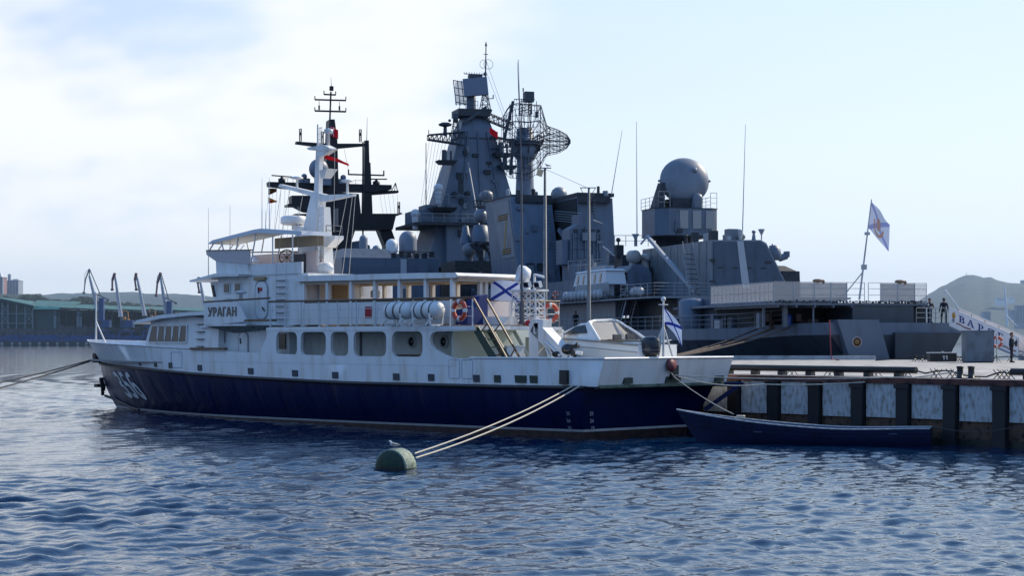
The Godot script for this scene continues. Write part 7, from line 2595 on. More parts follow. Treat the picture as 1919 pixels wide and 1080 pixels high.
# ---------------------------------------------------------------- the dark-masted corvette lying alongside the cruiser (same frame)
func corvette():
	var G := mat("corvette_grey", lin(0.085, 0.115, 0.16), 0.5, ntex("streaks_b", 0.012, 0.80, 1.0, 5), Vector3(0.12, 0.03, 0.12))
	var K := mat("corvette_black", lin(0.008, 0.009, 0.013), 0.5)
	var D := mat("warship_dark", Color())
	var pale := mat("dome_grey", lin(0.18, 0.205, 0.25), 0.5)
	var t := thing("corvette", "grey corvette with a black stepped mast and white radome, behind the white vessel's bridge", "warship", WARSHIP_AT, WARSHIP_YAW)
	var b := B.new()
	var p := []
	for q in [[-64, 6.0], [-110, 6.4], [-140, 5.2], [-160, 2.4], [-168, 0.1]]:
		p.append(Vector2(q[0], 17.3 + q[1]))
	for q in [[-167.9, 0.1], [-160, 2.4], [-140, 5.2], [-110, 6.4], [-64, 6.0]]:
		p.append(Vector2(q[0], 17.3 - q[1]))
	b.prism(p, -1.0, 5.2, "xz")
	part(b, "hull", G, t)
	b = B.new()
	b.tap(5.2, -98, -84.6, 11.6, 23.4, 13.0, -97.4, -85.0, 11.9, 23.2)
	b.bx(-84.98, -84.9, 11.4, 11.55, 12.2, 23.0)
	part(b, "hangar", G, t)
	b = B.new()
	b.bx(-84.95, -84.84, 5.4, 11.9, 14.6, 21.5)
	part(b, "hangar_door", mat("corvette_door", lin(0.07, 0.098, 0.14), 0.5), t)
	b = B.new()
	b.bx(-84.86, -84.82, 5.4, 12.9, 15.7, 16.4)
	part(b, "white_stripe", mat("stripe_pale", Color()), t)
	b = B.new()
	b.tap(5.2, -150, -97.6, 11.6, 23.0, 14.2, -147, -98, 12.6, 22.0)
	b.tap(13.0, -99, -86.5, 16.9, 22.9, 14.2, -98, -88.0, 17.4, 22.4)
	part(b, "superstructure", G, t)
	b = B.new()
	for k in 6:
		b.box(Vector3(-85.8, 13.3 + rng.randf() * 0.2, 12.5 + k * 0.9), Vector3(0.5, 0.6, 0.5))
	b.rail([Vector3(-85.4, 13.0, 12.2), Vector3(-85.4, 13.0, 17.0)], 0.8, 2, 0.9, 0.035)
	part(b, "roof_gear", D, t)
	# bullet-shaped domes on the hangar roof
	for q in [[Vector3(-89,14.01,16.51), 0.70, 0.75, 0], [Vector3(-90,14.15,14.35), 1.05, 1.3, 1], [Vector3(-92,13.95,17.73), 0.5, 0.4, 2], [Vector3(-96,14.39,18.46), 0.5, 1.4, 1], [Vector3(-88,13.46,20.98), 0.42, 0.2, 1], [Vector3(-88,13.45,21.86), 0.4, 0.2, 3]]:
		b = B.new()
		var prof := [Vector2(q[1], 0), Vector2(q[1] * 1.02, q[2])]
		for k in range(1, 7):
			var a := PI * 0.5 * k / 6.0
			prof.append(Vector2(q[1] * cos(a) if k < 6 else 0.0, q[2] + q[1] * sin(a)))
		b.lathe(prof, q[0], Basis(), 20)
		b.tube(q[0] - Vector3(0, 0.4, 0), q[0], q[1] * 0.8, q[1] * 1.05, 12)
		part(b, "radome", mat("radome_pure", lin(0.68, 0.69, 0.70), 0.5) if q[3] == 0 else (K if q[3] == 3 else pale), t)
	# the mast, built up of plates
	var X := -125.0
	var plates := [
		["main_mast", 2.6, [Vector2(17.54,33.77), Vector2(16.8,33.79), Vector2(16.43,30.87), Vector2(16.28,25.43), Vector2(15.31,21.04), Vector2(14.79,14.79), Vector2(19.54,14.73), Vector2(18.8,20.97), Vector2(18.21,25.38), Vector2(17.69,30.83)]],
		["mast_house", 4.0, [Vector2(16.73,23.8), Vector2(13.59,23.59), Vector2(13.29,20.94), Vector2(14.04,18.78), Vector2(15.31,14.79), Vector2(17.02,14.76)]],
		["cross_bridge", 3.2, [Vector2(15.09,20.9), Vector2(7.18,21.06), Vector2(8.32,20.67), Vector2(8.77,18.81), Vector2(15.09,18.69)]],
		["right_leg", 2.2, [Vector2(10.66,18.92), Vector2(8.85,18.95), Vector2(8.32,17.48), Vector2(8.09,14.88), Vector2(9.45,14.87), Vector2(9.76,16.71)]],
		["radar_wing", 2.0, [Vector2(25.84,25.03), Vector2(8.77,25.04), Vector2(8.77,24.44), Vector2(11.19,24.01), Vector2(20.5,24), Vector2(25.77,24.46)]],
		["lower_wing", 1.2, [Vector2(11.72,24.22), Vector2(7.71,24.32), Vector2(7.71,24.02), Vector2(11.64,23.63)]],
		["upper_yard", 1.2, [Vector2(21.97,30.68), Vector2(17.76,30.53), Vector2(16.5,30.57), Vector2(12.39,30.7), Vector2(12.39,30.41), Vector2(16.5,29.91), Vector2(17.76,29.94), Vector2(21.97,30.39)]],
		["second_mast", 1.6, [Vector2(12.54,28.04), Vector2(11.72,28.07), Vector2(11.41,20.83), Vector2(12.69,20.8)]],
		["second_topmast", 0.9, [Vector2(12.39,31.15), Vector2(11.87,31.16), Vector2(11.79,27.99), Vector2(12.47,27.97)]],
		["left_platform", 2.6, [Vector2(22.7,23.22), Vector2(19.39,23.3), Vector2(19.39,20.96), Vector2(20.87,21.14), Vector2(22.19,21.77), Vector2(23.29,21.75), Vector2(23.29,22.04), Vector2(22.7,22.13)]],
		["left_house", 2.6, [Vector2(22.26,20.75), Vector2(20.28,20.79), Vector2(19.69,18.75), Vector2(21.16,18.73), Vector2(22.26,19)]],
		["aft_cone", 3.0, [Vector2(14.56,17.01), Vector2(13.29,17.25), Vector2(11.94,16.53), Vector2(11.94,16.01), Vector2(14.19,15.17), Vector2(15.09,15.16)]],
	]
	for q in plates:
		b = B.new()
		b.prism(q[2], X - q[1] * 0.5, X + q[1] * 0.5, "zy")
		part(b, q[0], G if q[0] == "aft_cone" else K, t)
	b = B.new()
	b.bar(Vector3(-125,33.63,17.25), Vector3(-125,37.75,17.1), 0.2, 0.2)
	b.box(Vector3(-125,38.19,17.02), Vector3(0.5, 0.6, 0.5))
	b.tube(Vector3(-125,38.34,17.02), Vector3(-125,39.73,17.1), 0.04, 0.02)
	b.bar(Vector3(-125,37.34,18.06), Vector3(-125,37.33,16.43), 0.2, 0.2)
	b.bar(Vector3(-125,36.56,19.32), Vector3(-125,36.62,15.01), 0.25, 0.2)
	b.bar(Vector3(-125,35.02,19.32), Vector3(-125,35.07,15.01), 0.25, 0.22)
	for q in [Vector3(-125,36.56,19.32), Vector3(-125,36.66,15.01), Vector3(-125,35.02,19.32), Vector3(-125,35.11,15.01), Vector3(-125,37.34,18.06), Vector3(-125,37.33,16.43)]:
		b.tube(q, q + Vector3(0, 0.5, 0), 0.07)
	for q in [Vector3(-125,35.19,18.73), Vector3(-125,35.22,15.91)]:
		b.tube(q, q + Vector3(0, 0.6, 0), 0.12)
		b.tube(q, q + Vector3(0, 1.2, 0), 0.04)
	part(b, "topmast", K, t)
	b = B.new()
	for q in [Vector3(-125,30.78,21.31), Vector3(-125,30.98,12.99), Vector3(-125,21.06,7.56), Vector3(-125,30.51,18.28)]:
		b.truss(q, q + Vector3(0, 1.7, 0), 0.28, 0.28, 5, 0.035)
		b.tube(q + Vector3(0, 0.8, 0), q + Vector3(0, 1.2, 0), 0.16)
	b.bar(Vector3(-125,26.43,14.71), Vector3(-125,26.42,9.6), 0.2, 0.2)
	for q in [Vector3(-125,26.51,14.64), Vector3(-125,26.5,9.68)]:
		b.tube(q, q + Vector3(0, 0.6, 0), 0.1)
	b.tube(Vector3(-125,31.08,12.09), Vector3(-125,34.41,12.02), 0.05, 0.02)
	b.tube(Vector3(-124,15.14,12.82), Vector3(-124,30.87,12.82), 0.12, 0.1)
	b.tube(Vector3(-125,24.22,8.62), Vector3(-125,25.43,8.01), 0.06); b.tube(Vector3(-125,24.25,7.71), Vector3(-125,25.43,8.01), 0.06); b.tube(Vector3(-125,24.24,8.16), Vector3(-125,25.43,8.01), 0.05)
	b.bar(Vector3(-125,20.9,7.79), Vector3(-125,21.29,7.18), 0.2, 0.15)
	b.tube(Vector3(-118,14.24,5.36), Vector3(-118,30.31,5.36), 0.1, 0.05)
	part(b, "mast_aerial", K, t)
	b = B.new()
	for q in [[Vector3(-125,24.94,23.87), Vector3(-125,26,25.26), Vector3(-125,25.85,22.41)], [Vector3(-125,24.91,10.74), Vector3(-125,25.85,11.64), Vector3(-125,25.91,9.23)]]:
		b.lathe([Vector2(0.45, 0), Vector2(0.5, 0.3), Vector2(0.5, 0.6), Vector2(0.2, 0.75), Vector2(0.12, 1.0), Vector2(0, 1.05)], q[0], Basis(), 12)
		b.bar(q[1], q[2], 0.14, 0.16)
	part(b, "navigation_radar", K, t)
	b = B.new()
	for q in [[Vector3(-124.5,25.92,20.88), Vector3(-124.5,25.27,20.88)], [Vector3(-124.5,25.92,15.48), Vector3(-124.5,25.34,15.48)]]:
		b.sph(q[0], 0.4, Vector3.ONE, 14)
		b.box(q[1], Vector3(0.9, 0.7, 1.5))
	part(b, "wing_dome", pale, t)
	b = B.new()
	b.sph(Vector3(-123,26.85,19.16), 1.32, Vector3(1, 1.05, 1), 24)
	b.bx(-124, -122, 24.6, 26.4, 17.6, 19.6)
	part(b, "main_radome", pale, t)
	b = B.new()
	for k in 6:
		b.tube(Vector3(-125,24.31,25.62) + Vector3(0, 0, -k * 0.55), Vector3(-125,17.47,26.2) + Vector3(0, 0, -k * 0.62), 0.018, -1.0, 3, false)
	for k in 5:
		b.tube(Vector3(-125,23.87,7.79) + Vector3(0, 0, k * 0.62), Vector3(-125,21.06,7.56) + Vector3(0, 0, k * 0.55), 0.018, -1.0, 3, false)
	b.tube(Vector3(-125,29.88,15.24), Vector3(-125,26.51,14.56), 0.022, -1.0, 3, false)
	part(b, "halyards", D, t)
	b = B.new()
	b.rail([Vector3(-124,24.92,23.96), Vector3(-124,25.02,20.3)], 0.6, 1, 0.8, 0.03)
	b.rail([Vector3(-124,24.94,14.76), Vector3(-124,24.92,12.9)], 0.6, 1, 0.8, 0.03)
	part(b, "wing_railing", D, t)

# ---------------------------------------------------------------- boats, buoy, rafts, flags, ropes
func rope(label: String, pts: Array, r: float, sag: float, m: Material, group := "", n := 14):
	var b := B.new()
	for k in pts.size() - 1:
		var p := []
		for i in n + 1:
			var f := float(i) / n
			var q: Vector3 = pts[k].lerp(pts[k + 1], f)
			q.y -= sag * 4.0 * f * (1.0 - f)
			p.append(q)
		b.path(p, r, 6)
	single(b, "mooring_rope", m, label, "rope", group)

func cloth(called: String, label: String, hoist_top: Vector3, down: Vector3, fly: Vector3, m: Material, wave: float, droop: float, taper := 0.0, group := "", folds := 7.0):
	var st := SurfaceTool.new()
	st.begin(Mesh.PRIMITIVE_TRIANGLES)
	st.set_smooth_group(1)
	var nx := 16
	var ny := 10
	var side := down.cross(fly).normalized()
	var f := func(i: int, j: int) -> Vector3:
		var u := float(i) / nx
		var v := float(j) / ny
		var vv := lerpf(v, 0.5, u * taper)
		var p := hoist_top + down * vv + fly * u
		p += side * sin(u * folds + v * 1.6) * wave * (0.25 + u)
		p.y -= droop * u * u * (0.6 + 0.4 * v) + 0.12 * wave * sin(u * 9.0 + v * 5.0)
		return p
	for i in nx:
		for j in ny:
			for q in [[i, j], [i + 1, j], [i + 1, j + 1], [i, j], [i + 1, j + 1], [i, j + 1]]:
				st.set_uv(Vector2(float(q[0]) / nx, float(q[1]) / ny))
				st.add_vertex(f.call(q[0], q[1]))
	st.generate_normals()
	single(st.commit(), called, m, label, "flag", group)

func cloth_mat(key: String, paint: Callable, w := 96, h := 64, glow := 0.45) -> StandardMaterial3D:
	var im := Image.create(w, h, false, Image.FORMAT_RGB8)
	for y in h:
		for x in w:
			im.set_pixel(x, y, paint.call((x + 0.5) / w, (y + 0.5) / h))
	var m := StandardMaterial3D.new()
	m.resource_name = key
	m.albedo_texture = ImageTexture.create_from_image(im)
	m.roughness = 0.9
	m.backlight_enabled = true
	m.backlight = Color(glow, glow, glow)
	return m

func small_things():
	var W := ship_white()
	var dark := mat("window_dark", Color())
	var rub := mat("rubber", Color())
	var pale := mat("rope_pale", Color())
	var tar := mat("rope_dark", lin(0.07, 0.06, 0.055), 0.9)
	var steel := mat("rail_white", Color())
	# life rafts on the vessel's upper deck
	var raft := thing("life_raft_canister", "white life raft canister on the vessel's deck edge, the one nearer the bridge", "life raft", Vector3(-9.35, 4.13, 1.0), 0, "life rafts on the white vessel")
	var b := B.new()
	b.lathe([Vector2(0, -0.82), Vector2(0.2, -0.8), Vector2(0.31, -0.66), Vector2(0.34, -0.5), Vector2(0.34, -0.06), Vector2(0.32, -0.04), Vector2(0.32, 0.04), Vector2(0.34, 0.06), Vector2(0.34, 0.5), Vector2(0.31, 0.66), Vector2(0.2, 0.8), Vector2(0, 0.82)], Vector3(0, 0.62, 0), Basis(Vector3(0, 0, 1), -PI / 2), 24)
	part(b, "canister", mat("raft_white", lin(0.72, 0.71, 0.68), 0.45, ntex("streaks", 0.012, 0.88, 1.0, 5), Vector3(0.6, 0.3, 0.6)), raft)
	for x in [-0.45, 0.0, 0.45]:
		b = B.new()
		b.lathe([Vector2(0.348, x - 0.03), Vector2(0.348, x + 0.03)], Vector3(0, 0.62, 0), Basis(Vector3(0, 0, 1), -PI / 2), 24)
		part(b, "strap", mat("strap_black", lin(0.03, 0.03, 0.035), 0.7), raft)
	for x in [-0.5, 0.5]:
		b = B.new()
		b.bar(Vector3(x, 0.04, -0.3), Vector3(x, 0.04, 0.3), 0.07, 0.07)
		b.bar(Vector3(x, 0.04, 0.3), Vector3(x, 0.5, 0.36), 0.06, 0.06)
		b.bar(Vector3(x, 0.04, -0.3), Vector3(x, 0.5, -0.36), 0.06, 0.06)
		b.bar(Vector3(x - 0.25, 0.02, 0.32), Vector3(x + 0.15, 0.3, 0.33), 0.05, 0.05)
		part(b, "cradle", W, raft)
	copy(raft, "white life raft canister on the vessel's deck edge, the one nearer the lifebuoy", Vector3(-7.6, 4.13, 1.0))
	lifebuoy("orange and white lifebuoy on the saloon deck rail, beside the raft canisters", Vector3(-5.72, 4.72, 1.02), 0, 0.42)
	lifebuoy("orange and white lifebuoy on the far rail, aft of the searchlight mast", Vector3(-7.3, 4.72, -5.35), 75, 0.42)
	motorboat(W, dark, rub, steel)
	spare_engine(rub, W)
	rowing_boat()
	buoy()
	# ropes
	var bo := Vector3(6.75, 0.32, 13.55)
	rope("pale rope from the green buoy to the vessel's quarter, the upper of two", [Vector3(0.42, 1.98, 1.0), bo + Vector3(-0.05, 0.12, 0)], 0.022, 0.15, pale, "ropes from the buoy")
	rope("pale rope from the green buoy to the vessel's quarter, the lower of two", [Vector3(0.75, 1.98, 1.0), bo], 0.024, 0.2, pale, "ropes from the buoy")
	rope("dark grey mooring rope from the vessel's bow, upper of two", [Vector3(-39.15, 2.55, -2.2), Vector3(-36.5, 0.95, 7.5)], 0.035, 0.1, tar, "bow ropes")
	rope("dark grey mooring rope from the vessel's bow, lower of two", [Vector3(-39.15, 2.5, -2.2), Vector3(-34.5, 0.5, 9.0)], 0.035, 0.1, tar, "bow ropes")
	rope("pale stern rope sagging from the vessel's transom to the paired bollards", [Vector3(1.7, 2.25, -3.1), Vector3(3.4, 1.95, -5.9), Vector3(10.65, 2.5, -7.45)], 0.025, 0.16, pale)
	rope("pale stern rope running level from the transom past the far quarter", [Vector3(1.7, 2.3, -2.9), Vector3(8.9, 2.30, -7.3)], 0.022, 0.1, pale)
	rope("thin painter from the vessel's stern staff down to the blue rowing boat", [Vector3(1.5, 2.95, -2.5), Vector3(1.95, 2.2, -2.7), Vector3(4.6, 0.98, -2.75)], 0.016, 0.08, pale)
	rope("thin stern line of the blue rowing boat, sagging to the quay wall", [Vector3(10.6, 0.68, -6.0), Vector3(14.2, 1.0, -6.5)], 0.016, 0.3, tar)
	for k in 3:
		rope("thick dark mooring hawser from the warship's quarter to the pier, %s of three" % ["uppermost", "middle", "lowest"][k], [ws(-5.6 + k * 1.4, 4.45, 7.9 - k * 0.5), tw(Vector3(8.94,2.25,-108)) + Vector3(-0.4 + k * 0.5, 0.05, k * 0.4)], 0.06 if k != 1 else 0.08, 0.25, tar if k != 1 else mat("hawser_brown", lin(0.11, 0.075, 0.055), 0.9), "hawsers of the warship", 18)
	# flags
	var blue := Color(0.17, 0.23, 0.58)
	var saltire := cloth_mat("saltire", func(u, v): return blue if absf(u - v) < 0.085 or absf(1.0 - u - v) < 0.085 else Color(0.92, 0.92, 0.95))
	cloth("saltire_flag", "white flag with blue diagonal cross flying beyond the saloon's open end", Vector3(-7.2, 6.0, -1.95), Vector3(0, -0.82, 0), Vector3(0.82, -0.05, -0.82), saltire, 0.09, 0.06)
	cloth("saltire_ensign", "white flag with blue diagonal cross drooping from the vessel's stern staff", Vector3(1.52, 4.78, -2.55), Vector3(0.02, -0.6, 0), Vector3(0.55, -0.5, -0.35), saltire, 0.07, 0.38, 0.1)
	var red := Color(0.80, 0.05, 0.10)
	var jack := cloth_mat("jack", func(u, v):
		var d := minf(minf(absf(u - v), absf(1.0 - u - v)), minf(absf(u - 0.5) * 1.2, absf(v - 0.5) * 0.9))
		return Color(0.12, 0.16, 0.45) if d < 0.05 and u < 0.45 else (Color(0.9, 0.88, 0.9) if d < 0.09 and u < 0.5 else red))
	var crimson := cloth_mat("crimson", func(u, v): return red)
	cloth("red_flag", "red flag with blue and white crossed canton on the corvette's mast", wv(Vector3(-123,32.79,17.54)), Vector3(0, -1.25, 0), wv(Vector3(-123,32.25,16.51)) - wv(Vector3(-123,32.65,17.54)), jack, 0.22, 0.2)
	cloth("red_pennant", "long thin red pennant streaming from the white vessel's topmast", Vector3(-19.1, 12.0, -2.6), Vector3(0, -0.2, 0), Vector3(1.25, -0.35, -0.4), crimson, 0.06, 0.1, 0.6, "", 9.0)
	cloth("red_flag", "plain red flag on the cruiser's tapered tower", wv(Vector3(-107,31.3,-0.49)), Vector3(0, -0.85, 0), wv(Vector3(-107,30.78,-1.57)) - wv(Vector3(-107,31.23,-0.49)), crimson, 0.1, 0.2)
	var sig_a := cloth_mat("signal_a", func(u, v): return Color(0.10, 0.22, 0.16) if v < 0.36 else (Color(0.55, 0.35, 0.08) if v < 0.62 else Color(0.45, 0.06, 0.05)))
	var sig_b := cloth_mat("signal_b", func(u, v): return Color(0.85, 0.55, 0.10) if v < 0.5 else Color(0.8, 0.12, 0.08))
	cloth("signal_pennant", "green, orange and red signal pennant below the corvette's wing tip, upper of two", wv(Vector3(-125,24.24,25.7)), Vector3(0, -0.95, 0), wv(Vector3(-125,24.12,24.6)) - wv(Vector3(-125,23.95,25.7)), sig_a, 0.1, -0.1, 0.5)
	cloth("signal_pennant", "yellow and red signal pennant below the corvette's wing tip, lower of two", wv(Vector3(-125,23,25.7)), Vector3(0, -0.85, 0), wv(Vector3(-125,22.67,24.53)) - wv(Vector3(-125,22.79,25.7)), sig_b, 0.1, 0.0, 0.8)
	var ens := cloth_mat("cruiser_ensign", func(u, v):
		var c := Color(0.62, 0.64, 0.80) if absf(u - v) < 0.09 or absf(1.0 - u - v) < 0.09 else Color(0.86, 0.86, 0.90)
		var r := Vector2((u - 0.5) * 1.5, v - 0.5)
		if r.length() < 0.2:
			c = Color(0.76, 0.60, 0.56)
		elif absf(r.length() - 0.38) < 0.045 and v > 0.5:
			c = Color(0.78, 0.56, 0.46)
		return c, 96, 64, 0.55)
	cloth("naval_ensign", "large pale ensign with blue diagonal cross and a red emblem on the warship's flagstaff", wv(Vector3(-1,13.36,1.46)), wv(Vector3(-1,11.47,1.71)) - wv(Vector3(-1,13.36,1.46)), wv(Vector3(-1,12.11,-0.05)) - wv(Vector3(-1,13.28,1.46)), ens, 0.16, 0.55, 0.1, "", 6.0)
	# gulls
	gull("small gull with grey wings standing on the green mooring buoy", Vector3(6.35, 0.575, 14.0), HARBOUR_YAW + 180.0)
	gull("dark gull perched on the crossbar of the lamp post with the floodlight", tw(Vector3(Vector3(1.84,12.32,-88).x, 12.47, -88.0)), HARBOUR_YAW + 170.0)

func motorboat(W: Material, dark: Material, rub: Material, steel: Material):
	var gel := mat("gelcoat", lin(0.80, 0.78, 0.73), 0.28)
	var seam := mat("seam_grey", lin(0.30, 0.28, 0.26), 0.5)
	var t := thing("motorboat", "white cabin motorboat with curved windscreen stowed on the vessel's after deck", "boat", Vector3(0, 0, -2.75))
	# local: x aft, z to port; stations bow to stern
	var st := [[-5.2, 0.05, 3.74], [-4.6, 0.42, 3.73], [-3.6, 0.80, 3.69], [-2.4, 1.0, 3.64], [-1.0, 1.08, 3.56], [0.4, 1.08, 3.46], [1.0, 1.06, 3.42]]
	var rings := []
	for q in st:
		var ring := []
		var f := clampf((q[0] + 5.2) / 6.2, 0, 1)
		var keel := lerpf(3.1, 2.45, minf(1.0, f * 1.8))
		for s in [[-1.0, 0.0], [-0.99, 0.22], [-0.93, 0.55], [-0.86, 0.8], [0.0, 1.0], [0.86, 0.8], [0.93, 0.55], [0.99, 0.22], [1.0, 0.0]]:
			ring.append(Vector3(q[0] + (0.0 if f < 1.0 else 0.12 * s[1]), lerpf(q[2], keel, s[1]), s[0] * q[1]))
		rings.append(ring)
	var b := B.new()
	b.loft(rings, false, false)
	var last: Array = rings[rings.size() - 1]
	for i in range(1, last.size() - 1):
		b.tri(last[0], last[i], last[i + 1])
	part(b, "hull", gel, t)
	b = B.new()
	for side in [-1.0, 1.0]:
		var p := []
		for q in st:
			p.append(Vector3(q[0], q[2] - 0.02, side * (q[1] + 0.02)))
		b.path(p, 0.035, 6)
		p = []
		for q in st:
			p.append(Vector3(q[0], q[2] - 0.28, side * (q[1] * 0.99 + 0.005)))
		b.path(p, 0.012, 4)
	part(b, "rub_rail", seam, t)
	b = B.new()
	b.tap(3.5, -4.4, 0.9, -0.6, 0.6, 3.60, -4.2, 0.9, -0.95, 0.95)
	b.hexa([Vector3(-4.1, 3.62, 0.62), Vector3(-1.5, 3.6, 0.98), Vector3(-1.5, 3.6, -0.98), Vector3(-4.1, 3.62, -0.62), Vector3(-3.2, 3.86, 0.45), Vector3(-2.2, 4.22, 0.72), Vector3(-2.2, 4.22, -0.72), Vector3(-3.2, 3.86, -0.45)])
	b.hexa([Vector3(-2.2, 3.6, 0.96), Vector3(-1.1, 3.58, 1.0), Vector3(-1.1, 3.58, -1.0), Vector3(-2.2, 3.6, -0.96), Vector3(-2.2, 4.21, 0.72), Vector3(-1.75, 4.26, 0.74), Vector3(-1.75, 4.26, -0.74), Vector3(-2.2, 4.21, -0.72)])
	part(b, "cabin", gel, t)
	for s in [1.0, -1.0]:
		b = B.new()
		b.hexa([Vector3(-3.05, 3.80, s * 0.86), Vector3(-1.72, 3.86, s * 0.95), Vector3(-1.72, 3.86, s * 0.89), Vector3(-3.05, 3.80, s * 0.80), Vector3(-2.45, 4.10, s * 0.79), Vector3(-1.95, 4.16, s * 0.815), Vector3(-1.95, 4.16, s * 0.76), Vector3(-2.45, 4.10, s * 0.73)])
		part(b, "side_window", mat("window_dark", Color()), t)
	# raked screen running back along the far side
	var arc := []
	for k in 11:
		var f := k / 10.0
		arc.append(Vector3(lerpf(-2.3, -0.35, f), 4.30 + 0.06 * sin(PI * minf(1.0, f * 2.0)) - 0.74 * pow(maxf(0.0, f - 0.25) / 0.75, 1.3), lerpf(-0.55, -0.98, f)))
	b = B.new()
	b.path(arc, 0.045, 6)
	b.path([Vector3(-1.78, 4.27, 0.72), Vector3(-2.0, 4.33, 0.2), arc[2]], 0.05, 6)
	b.tube(Vector3(-1.78, 4.27, 0.76), Vector3(-0.98, 3.56, 1.0), 0.06)
	part(b, "screen_frame", gel, t)
	b = B.new()
	for k in 10:
		var f0 := k / 10.0
		var f1 := (k + 1) / 10.0
		b.quad(Vector3(lerpf(-2.3, -0.35, f0), 3.58, -0.98), Vector3(lerpf(-2.3, -0.35, f1), 3.56, -0.98), arc[k + 1], arc[k])
	b.quad(Vector3(-0.98, 3.56, 1.0), Vector3(-0.9, 3.56, -0.98), arc[3], Vector3(-1.78, 4.27, 0.76))
	part(b, "windscreen", glass("tinted_glass", lin(0.12, 0.10, 0.085, 0.55)), t)
	b = B.new()
	b.bx(-0.75, -0.65, 3.5, 3.80, 0.15, 0.55)
	b.bx(-0.75, -0.65, 3.5, 3.82, -0.55, -0.15)
	b.bx(-1.0, -0.6, 3.5, 3.62, -0.55, 0.55)
	part(b, "seat", mat("seat_dark", lin(0.05, 0.05, 0.055), 0.7), t)
	b = B.new()
	b.tube(Vector3(-4.6, 3.75, 0.45), Vector3(-4.5, 4.0, 0.42), 0.02)
	b.tube(Vector3(-4.5, 4.0, 0.42), Vector3(-3.2, 3.98, 0.7), 0.02)
	b.tube(Vector3(-3.2, 3.98, 0.7), Vector3(-3.1, 3.68, 0.75), 0.02)
	b.tube(Vector3(-3.9, 3.74, 0.6), Vector3(-3.9, 3.99, 0.56), 0.016)
	part(b, "bow_rail", steel, t)
	b = B.new()
	b.bx(0.2, 1.0, 3.44, 3.52, 0.5, 1.0)
	b.sph(Vector3(-0.5, 4.45, 0.2), 0.05)
	b.sph(Vector3(-0.3, 4.45, 0.2), 0.05)
	part(b, "stern_step", gel, t)
	b = B.new()
	for x in [-3.4, -0.2]:
		b.bx(x - 0.15, x + 0.15, 2.0, 2.7, -0.7, 0.7)
	part(b, "cradle", mat("deck_green", Color()), t)
	var om := thing("outboard_motor", "large black outboard motor on the stowed motorboat's transom", "outboard motor", Vector3(1.15, 0, -2.2))
	b = B.new()
	b.lathe([Vector2(0, 0), Vector2(0.22, 0.02), Vector2(0.26, 0.12), Vector2(0.26, 0.42), Vector2(0.22, 0.54), Vector2(0.12, 0.6), Vector2(0, 0.61)], Vector3(0, 3.03, 0), Basis.from_scale(Vector3(1.6, 1.15, 1.2)), 20)
	part(b, "cowling", mat("cowl_black", lin(0.015, 0.018, 0.024), 0.25), om)
	b = B.new()
	b.tap(2.3, -0.12, 0.14, -0.1, 0.1, 3.1, -0.2, 0.2, -0.16, 0.16)
	b.bx(-0.45, -0.1, 2.9, 3.15, -0.12, 0.12)
	part(b, "leg", rub, om)
	b = B.new()
	b.lathe([Vector2(0.345, 0), Vector2(0.345, 0.03)], Vector3(0, 3.22, 0), Basis.from_scale(Vector3(1.22, 1, 0.92)), 20)
	part(b, "trim_band", mat("cowl_trim", lin(0.10, 0.11, 0.13), 0.4), om)

func spare_engine(rub: Material, W: Material):
	var t := thing("outboard_motor", "small black outboard motor clamped on a white stand beside the deck crane", "outboard motor", Vector3(-1.55, 2.0, -0.7), 20)
	var b := B.new()
	b.sph(Vector3(-0.05, 1.25, 0), 0.22, Vector3(1.1, 0.95, 0.8), 14)
	part(b, "cowling", mat("cowl_black", Color()), t)
	b = B.new()
	b.bx(0.1, 0.4, 1.28, 1.42, -0.1, 0.1)
	b.tube(Vector3(0.2, 1.35, 0), Vector3(0.42, 1.5, 0.1), 0.03)
	b.bx(0.12, 0.3, 1.0, 1.2, -0.08, 0.08)
	part(b, "clamp", rub, t)
	b = B.new()
	b.bar(Vector3(-0.2, 0, 0), Vector3(0.2, 1.2, 0), 0.12, 0.1)
	b.bar(Vector3(0.2, 1.15, 0), Vector3(0.55, 1.1, 0), 0.14, 0.12)
	b.bx(0.1, 0.55, 0, 0.95, -0.14, 0.14)
	part(b, "stand", W, t)

